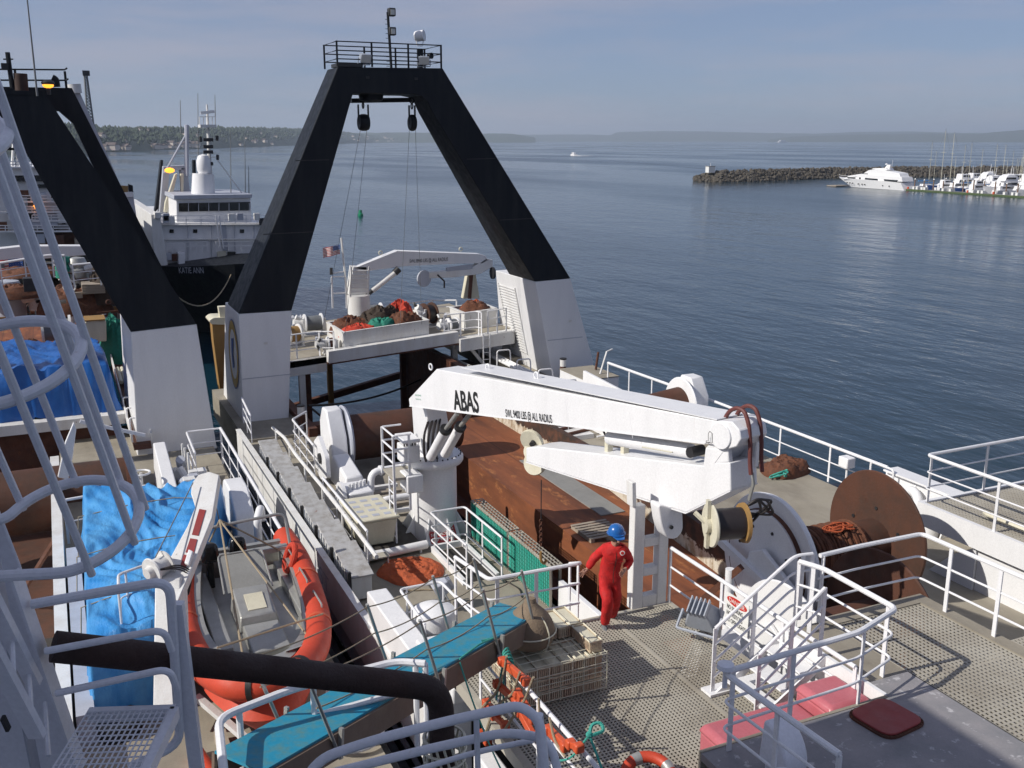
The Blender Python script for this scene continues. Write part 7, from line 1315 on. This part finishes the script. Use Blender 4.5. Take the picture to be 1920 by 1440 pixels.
# ================================================================ trawler with black hull astern
ks = thing('moored_trawler', 'white trawler with black bow and windowed bridge moored astern between the gantries', 'trawler', Yp(390, 500, 90)); YK = 90
k_ = lambda x, y, yy=YK: Yp(x, y, yy)
def kp(pts, th, name, m, yy=YK, bev=.03, parent=None): return MB().prism([k_(x, y, yy) for x, y in pts], (0, th, 0)).build(name, m, parent or ks, bev=bev)
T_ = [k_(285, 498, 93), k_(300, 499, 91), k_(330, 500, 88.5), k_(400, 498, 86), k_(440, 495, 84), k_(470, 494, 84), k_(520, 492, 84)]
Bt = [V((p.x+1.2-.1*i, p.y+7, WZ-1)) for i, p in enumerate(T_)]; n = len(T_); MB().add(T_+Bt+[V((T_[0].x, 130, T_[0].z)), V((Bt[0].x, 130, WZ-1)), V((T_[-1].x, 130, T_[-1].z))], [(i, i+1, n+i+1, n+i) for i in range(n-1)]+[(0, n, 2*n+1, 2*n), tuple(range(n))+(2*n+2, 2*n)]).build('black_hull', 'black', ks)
text('KATIE ANN', 'bow_letters', 'hullgrey', ks, k_(338, 512, 87.6), k_(384, 512, 85.4), .5, depth=.12)
kp([(283, 402), (300, 402), (304, 430), (310, 465), (315, 498), (292, 498), (286, 450)], 25, 'bow_wing', 'white_worn', 91)
kp([(300, 418), (505, 418), (505, 497), (300, 498)], 25, 'forward_house', 'white', 92, bev=0)
kp([(330, 374), (470, 371), (472, 420), (331, 421)], 9, 'bridge', 'white', 93, bev=.05); kp([(326, 366), (473, 364), (473, 371), (326, 374)], 10, 'bridge_roof', 'hullgrey', 92.6)
kp([(334, 381), (469, 378.5), (469, 394.5), (334, 397)], .1, 'bridge_window', 'glass', 92.9, bev=0)
for k in range(8): kp([(334+19*k, 381), (335+19*k, 381), (335+19*k, 397), (334+19*k, 397)], .1, 'window_mullion', 'hullgrey', 92.8, bev=0)
kp([(411, 420), (423, 420), (429, 470), (418, 470)], .2, 'stair_shade_strip', 'hullgrey', 91.85)  # flat grey strip, shading painted where the stair would be set back
for yy_ in (421, 448): kp([(300, yy_), (505, yy_-1), (505, yy_+1.5), (300, yy_+2.5)], .25, 'deck_ledge', 'white_worn', 91.7)
for xx_ in (318, 362, 450, 486): kp([(xx_, 430), (xx_+8, 430), (xx_+8, 437), (xx_, 437)], .1, 'porthole', 'glass', 91.9)
for xx_ in (352, 396, 440, 476): kp([(xx_, 422), (xx_+1.2, 422), (xx_+1.2, 496), (xx_, 496)], .12, 'wall_pipe', 'hullgrey', 91.8)
for k_i in range(14): c9 = k_(rd.uniform(305, 330) if k_i < 6 else rd.uniform(420, 500), rd.uniform(404, 416) if k_i % 2 else rd.uniform(480, 494), 91.4); MB().box(c9-V((.25, .2, .3)), c9+V((.25, .2, .3))).build('deck_fitting', rd.choice(['white_worn', 'rust', 'dark', 'hullgrey']), ks)
kp([(408, 472), (424, 471), (424, 496), (408, 497)], .5, 'cream_vent', 'cream', 91.7); kp([(427, 472), (442, 472), (442, 495), (427, 496)], .3, 'dark_doorway', 'ink', 91.8); kp([(335, 475), (347, 474), (347, 498), (335, 499)], 2, 'white_pillar', 'white', 90.5)
c = k_(381, 366, 95); rr = 1.05; MB().cyl(c, k_(381, 326, 95), rr, rr*.9, 20).build('mast_house', 'white', ks); MB().lathe([(0, 1.7), (.45, 1.55), (.62, 1.1), (.62, .3), (.5, 0), (0, 0)], k_(383, 325, 95)).build('radome', 'white', ks)
MB().tube([k_(394, 330, 95.5), k_(388, 196, 95.5)], [.22, .08], 8).build('main_mast', 'white_worn', ks)
MB().beam(k_(376, 212, 95.3), k_(402, 209, 95.3), .15, .25).build('radar_scanner', 'white', ks); MB().box(k_(374, 237, 95)-V((0, .6, .1)), k_(404, 236, 95)+V((0, 1, .1))).build('mast_platform', 'white_worn', ks)
for x in (374, 382, 390, 398, 404): MB().cyl(k_(x, 237, 95), k_(x, 219, 95), .04, seg=5).build('platform_post', 'white_worn', ks)
MB().beam(k_(374, 219, 95), k_(404, 219, 95), .06, .06).build('platform_rail', 'white_worn', ks)
for y in (262, 285, 307, 275): MB().box(k_(389, y, 95)-V((.35, .2, .15)), k_(397, y, 95)+V((.1, .2, .15))).build('mast_fitting', 'dark', ks)
for x, y in ((376, 256), (407, 254), (378, 291), (408, 290)): MB().cyl(k_(x, y, 95), k_(x, y+10, 95), .13, seg=6).build('mast_lamp', 'dark', ks); MB().beam(k_(x, y+5, 95), k_(391, y+4, 95), .04, .04).build('lamp_arm', 'white_worn', ks)
for x, y0, y1 in ((433, 365, 245), (460, 365, 252), (372, 330, 175), (404, 240, 178), (339, 250, 188), (467, 368, 312)): MB().tube([k_(x, y0, 96), k_(x-1, y1, 96)], [.05, .025], 5).build('aerial', 'cable', ks)
for a, b2 in (((408, 300), (455, 364)), ((395, 320), (372, 366))): MB().tube([k_(*a, 95.5), k_(*b2, 95.5)], .05 if a[0] > 400 else .13, 5).build('stay', 'white_worn', ks)
MB().tube([k_(350, 330, 100), k_(350, 234, 100)], .2, 8).build('gantry_post', 'hullgrey', ks); MB().tube([k_(350, 250, 100), k_(308, 325, 100)], .1, 6).build('gantry_stay', 'hullgrey', ks)
kp([(302, 300), (306, 300), (301, 385), (290, 400)], 1.2, 'black_post', 'black', 101); kp([(306, 318), (318, 318), (311, 402), (299, 402)], 2, 'white_gantry_leg', 'hullgrey', 100); kp([(339, 315), (351, 315), (357, 366), (345, 366)], 2, 'white_gantry_leg', 'hullgrey', 100)
kp([(306, 312), (350, 310), (350, 318), (306, 320)], 2, 'gantry_beam', 'hullgrey', 100); kp([(328, 327), (333, 325), (322, 375), (313, 398), (308, 398), (310, 380)], .8, 'cream_boom', 'cream', 99); kp([(339, 326), (345, 326), (344, 365), (340, 365)], .8, 'cream_boom', 'cream', 99)
kp([(362, 300), (367, 300), (368, 345), (363, 345)], 1, 'black_stack', 'black', 101)
MB().sphere(k_(318, 319.5, 98), .35, 10, (1.3, 1, .7)).build('amber_lamp', 'amber', ks)
for (xa, xb, y0, y1) in ((293, 405, 405, 421), (421, 502, 404, 419), (303, 345, 457, 475), (347, 390, 454, 470), (405, 500, 453, 470)):
    for f_ in (0, .5): MB().beam(k_(xa, y0+(y1-y0)*f_, 91.3), k_(xb, y0+(y1-y0)*f_-1, 91.3), .06, .06).build('house_rail', 'white', ks)
    for j in range(5): x = xa+(xb-xa)*j/4; MB().beam(k_(x, y1, 91.3), k_(x, y0, 91.3), .06, .06).build('rail_post', 'white', ks)
for x in (405, 411): MB().beam(k_(x+8, 466, 91.2), k_(x, 404, 91.2), .1, .1).build('stair_rail', 'white', ks)
kp([(290, 398), (302, 398), (302, 410), (290, 410)], 1, 'wing_locker', 'white_worn', 90.8)
solo(MB().tube(sag(k_(433, 515, 85), k_(322, 547, 70), 1.7), .05, 6), 'mooring_rope', 'rope', 'pale mooring rope sagging across the black bow', 'rope', k_(433, 515, 85))
# rusty fender wall between the ships
r = thing('rusty_bow', 'orange brown rusty hull end with pale rounded top beside the left gantry leg', 'hull end', Yp(410, 700, 44))
MB().prism([Yp(397, 606, 44), Yp(432, 604, 44), Yp(432, 820, 44), Yp(424, 820, 44), Yp(400, 640, 44)], (0, .6, 0)).build('plating', 'yellow', r, bev=.02); MB().prism(fillet([Yp(392, 602, 43.9), Yp(400, 596, 43.9), Yp(432, 595, 43.9), Yp(432, 609, 43.9), Yp(396, 608, 43.9)], .1, True), (0, 1.2, 0)).build('pale_top', 'cream', r); MB().prism([Yp(410, 576, 44), Yp(424, 575, 44), Yp(427, 604, 44), Yp(414, 604, 44)], (0, .4, 0)).build('cream_box', 'cream', r)
# white gantry and box beyond, lattice mast
r = thing('white_gantry', 'pale grey gantry leg and deckhouse of a vessel beyond the left gantry', 'gantry', Yp(230, 370, 60)); MB().prism([Yp(133, 158, 60), Yp(146, 165, 60), Yp(222, 338, 60), Yp(222, 370, 60), Yp(200, 370, 60)], (0, 2.5, 0)).build('leg', 'hullgrey', r); MB().prism([Yp(205, 368, 60), Yp(250, 366, 60), Yp(261, 440, 60), Yp(262, 530, 60), Yp(205, 530, 60)], (0, 3, 0)).build('deckhouse', 'hullgrey', r); MB().prism([Yp(205, 363, 59.9), Yp(250, 361, 59.9), Yp(250, 369, 59.9), Yp(205, 371, 59.9)], (0, 3.2, 0)).build('white_top', 'white', r)
MB().cyl(Yp(229, 366, 61), Yp(229, 348, 61), .32, seg=14).build('cream_vent', 'yellow', r); MB().prism([Yp(241, 345, 61), Yp(249, 348, 61), Yp(251, 380, 61), Yp(243, 375, 61)], (0, .5, 0)).build('black_fender', 'black', r); MB().cyl(Yp(141, 175, 60), Yp(138, 158, 60), .35, seg=12).build('white_stack', 'white_worn', r)
r = thing('lattice_boom', 'dark lattice crane boom standing far behind the left gantry', 'crane boom', Yp(170, 250, 160)); ya = 160
Lb = [Yp(158, 142, ya), Yp(163, 142, ya), Yp(178, 250, ya), Yp(166, 250, ya)]
for a, b2 in ((0, 3), (1, 2)): MB().tube([Lb[a], Lb[b2]], .12, 4).build('chord', 'cable', r)
mb = MB()
for k in range(18): t0, t1 = k/18, (k+1)/18; a = Lb[0].lerp(Lb[3], t0); b2 = Lb[1].lerp(Lb[2], t1); c2 = Lb[1].lerp(Lb[2], t0); mb.tube([a, b2], .07, 4); mb.tube([a, c2], .06, 4)
mb.build('lacing', 'cable', r); MB().box(Lb[0]-V((.2, .3, 0)), Lb[1]+V((.4, .3, .7))).build('head', 'dark', r)
# processing vessel beyond the left edge
pv = thing('processing_vessel', 'white many decked vessel seen behind the left gantry and ladder cage', 'ship', Yp(80, 450, 80)); p_ = lambda x, y, yy=80: Yp(x, y, yy)
def pp(pts, th, name, m, yy=80): return MB().prism([p_(x, y, yy) for x, y in pts], (0, th, 0)).build(name, m, pv)
pp([(-150, 470), (185, 470), (172, 410), (150, 410), (150, 372), (118, 372), (118, 338), (-150, 338)], 30, 'superstructure', 'white'); pp([(-150, 318), (108, 314), (112, 328), (-150, 331)], 20, 'bridge_roof', 'white', 79); pp([(-150, 329), (100, 329), (100, 340), (-150, 340)], 18, 'bridge_windows', 'glass', 79.6)
pp([(62, 346), (96, 345), (98, 352), (64, 353)], .3, 'small_windows', 'glass', 79.7); pp([(88, 413), (105, 412), (106, 420), (89, 421)], .3, 'small_windows', 'glass', 79.7); pp([(115, 412), (122, 412), (123, 420), (116, 420)], .3, 'small_windows', 'glass', 79.7)
pp([(50, 432), (155, 428), (160, 462), (52, 464)], .6, 'recess_shade_slab', 'rust', 79.5); pp([(-60, 470), (200, 470), (250, 640), (-60, 660)], 25, 'hull', 'underdeck', 80)  # brown slab on the wall stands in for the dark inside of openings
for x in (72, 140): MB().cyl(p_(x, 456, 79.2), p_(x+14, 456, 79.2), .4, seg=12).build('rolled_net', 'wood', pv)
for (xa, xb, y) in ((0, 88, 308), (40, 150, 372), (60, 168, 408), (-20, 160, 428), (0, 120, 392)):
    for o_ in (0, -5): MB().beam(p_(xa, y+o_, 78.6), p_(xb, y+o_, 78.6), .06, .06).build('deck_rail', 'white', pv)
    for j in range(7): x = xa+(xb-xa)*j/6; MB().beam(p_(x, y+6, 78.6), p_(x, y-5, 78.6), .06, .06).build('rail_post', 'white', pv)
    pp([(xa, y+5), (xb, y+4), (xb, y+7), (xa, y+8)], 1, 'deck_edge', 'white', 78.6)
for k in range(16): a, b2 = rd.uniform(0, 140), rd.uniform(355, 455); s = rd.uniform(.2, .7); MB().box(p_(a, b2, 79)-V((s, .3, s*.7)), p_(a, b2, 79)+V((s, .3, s*.9))).build('deck_gear', ['white', 'dark', 'hullgrey', 'rust'][k % 4], pv)
for a, b2 in (((40, 312), (42, 260)), ((52, 312), (43, 262)), ((22, 330), (27, 240)), ((34, 330), (30, 240))): MB().tube([p_(*a), p_(*b2)], .1, 5).build('mast', 'white_worn', pv)
for k in range(8): MB().beam(p_(23+k*.5, 322-k*10), p_(33-k*.3, 312-k*10), .06, .06).build('mast_brace', 'cable', pv)
MB().sphere(p_(71, 386, 78.4), .28, 8).build('deck_lamp', 'amber', pv)
# gear on the after deck of the left trawler
r = thing('white_boom', 'long white box boom lying across the stern of the left trawler', 'crane boom', Yp(100, 470, 56)); MB().prism([Yp(-40, 470, 56), Yp(45, 461, 56), Yp(160, 461, 56), Yp(168, 478, 56), Yp(60, 487, 56), Yp(-40, 492, 56)], (0, .8, 0)).build('boom', 'white', r, bev=.03); MB().beam(Yp(135, 482, 56.4), Yp(139, 505, 56.4), .3, .3).build('hanger', 'white_worn', r)
flag(Yp(42, 484, 54), 'large stars and stripes flag hanging under the white boom at the far left', w=1.5, h=.9, droop=.05)
railing('stern_deck_railing', 'white railing across the after deck of the left trawler', [Yp(5, 535, 50), Yp(95, 520, 50), Yp(125, 520, 50)], h=1.0, spacing=1.0, r=.05)
railing('stern_deck_railing', 'white railing round the timber crate on the after deck', [Yp(140, 540, 47), Yp(190, 535, 47)], h=1.0, spacing=1.0, r=.04)
r = thing('wire_winch', 'grey wire winch behind the dark blue tarpaulin', 'winch', Yp(105, 630, 45)); a, b2 = Yp(80, 620, 45), Yp(132, 617, 45); MB().cyl(a, b2, .45, seg=24).build('wire_spool', 'cable', r)
for p in (a, b2): MB().cyl(p-V((.05, 0, 0)), p+V((.05, 0, 0)), .6, seg=24).build('flange', 'white_worn', r)
r = thing('yellow_box', 'tall faded yellow box behind the tarpaulin near the left gantry leg', 'box', Yp(178, 640, 44.5)); MB().prism([Yp(156, 642, 44.5), Yp(200, 640, 44.5), Yp(199, 602, 44.5), Yp(170, 600, 44.5), (Yp(155, 606, 44.5))], (0, 1.0, 0)).build('casing', 'cream', r, bev=.04)
MB().box(Yp(158, 600, 44.4)-V((0, 0, .02)), Yp(198, 602, 44.4)+V((0, 1.2, .03))).build('lid', 'yellow', r)
r = thing('timber_crate', 'tan timber crate on the after deck behind the railing', 'crate', Yp(175, 550, 49)); MB().box(Yp(155, 552, 49), Yp(196, 532, 49)+V((0, 1.2, 0))).build('body', 'wood', r)
for i in range(4): MB().beam(Yp(155, 534+5*i, 48.97), Yp(196, 534+5*i, 48.97), .05, .03).build('batten', 'wood', r)
specs = [(15, 560, .9, 'hullgrey', 'pale rounded winch cover at the far left after deck'), (70, 560, .5, 'white_worn', 'white capstan head amid the after deck gear'), (100, 575, .4, 'cream', 'cream capstan head amid the after deck gear'), (145, 505, .6, 'alu', 'silver wrapped bundle on the after deck'), (120, 500, .5, 'net_green', 'green canvas bundle on the after deck')]
for i, (x, y, s, m_2, lab) in enumerate(specs):
    c = Yp(x, y, 51); r = thing('deck_machine', lab, 'machinery', c); MB().lathe([(0, s), (s*.6, s*.9), (s*.75, s*.5), (s*.6, .1), (s*.8, 0), (s*.8, -s)], c, seg=16).build('casing', m_2, r); MB().cyl(c+V((s*.5, -.2, 0)), c+V((s*1.2, -.2, .1)), s*.3, seg=10).build('gypsy_head', 'white_worn', r)
for i, (x, y, sx, h_, m_2) in enumerate(((20, 545, 1.6, .5, 'net_brown'), (95, 545, 2.0, .8, 'net_dark'), (140, 575, 1.6, 1.1, 'net_brown'), (60, 505, 1.6, .4, 'net_brown'), (205, 555, .9, 1.6, 'net_dark'), (30, 640, 1.0, .3, 'net_brown'))):
    c = Yp(x, y, 46 if y > 600 else 50+3*(i % 2)); solo(lump((c.x, c.y), sx, .9, h_, c.z-.3, 50+i), 'net_heap', m_2, ['brown net heap by the winch cover at far left', 'dark net heap behind the capstans', 'tall brown net heap left of the gantry leg', 'low brown net heap under the flag', 'narrow dark net heap against the left gantry leg', 'small brown net heap behind the dark blue tarpaulin'][i], 'net', c)
r = thing('trawl_machinery', 'crowded white and rusty trawl machinery on the after deck of the left trawler', 'machinery', Yp(80, 560, 52)); rg = random.Random(77)
for k in range(90):
    x, y = rg.uniform(-10, 235), rg.uniform(495, 600); yy = rg.uniform(48, 56); c = Yp(x, y, yy); s_ = rg.uniform(.08, .32); mt = rg.choice(['white_worn', 'white', 'hullgrey', 'rust', 'dark', 'drum_rust', 'wood', 'net_dark', 'cable', 'yellow'])
    t_ = rg.random()
    if t_ < .3: MB().cyl(c-V((0, 0, s_*2)), c+V((0, 0, s_*2)), s_*.35, seg=8).build('upright', mt, r)
    elif t_ < .55: MB().cyl(c, c+V((rg.uniform(-1, 1), rg.uniform(-.4, .4), rg.uniform(-.2, .3))), s_*.45, seg=10).build('roller', mt, r)
    elif t_ < .75: MB().beam(c-V((1, 0, rg.uniform(-.2, .2))), c+V((1, 0, 0)), .07, .1).build('cross_bar', mt, r)
    elif t_ < .9: MB().box(c-V((s_*1.3, s_, s_)), c+V((s_*1.3, s_, s_))).build('box', mt, r, bev=.02)
    else: MB().tube(ring_pts(c, s_, (rg.random()-.5, 1, 0), 14), .04, 5, closed=True).build('wheel', mt, r)
r = thing('deck_clutter', 'bits of rope and fittings strewn along the beige working deck edge', 'ropes', (6.6, 19, -10))
for k, (a, b2) in enumerate((((6.2, 18.6), (7.6, 17.0)), ((5.9, 17.4), (6.9, 15.6)), ((8.9, 19.5), (8.7, 16.5)), ((6.6, 20.0), (7.6, 19.7)))):
    P = [V((a[0]+(b2[0]-a[0])*t/8+rg.uniform(-.12, .12), a[1]+(b2[1]-a[1])*t/8+rg.uniform(-.12, .12), -9.975)) for t in range(9)]; MB().tube(fillet(P, .2), .016, 6).build('rope_end', ['rope_green', 'rope', 'hose', 'rope'][k], r)
# ================================================================ haze
m = bpy.data.materials.new('haze_air'); m.use_nodes = True; nt = m.node_tree; nt.nodes.clear(); o = nt.nodes.new('ShaderNodeOutputMaterial'); v = nt.nodes.new('ShaderNodeVolumePrincipled'); v.inputs['Color'].default_value = (.72, .84, 1, 1); v.inputs['Density'].default_value = 1.15e-4; v.inputs['Anisotropy'].default_value = .2
nt.links.new(v.outputs[0], o.inputs['Volume']); HB = 13500
mb = MB().box((-HB, -HB, WZ-1.5), (HB, HB, 190)); hb = mb.build('haze', m, smooth=False); tag(hb, kind='stuff')
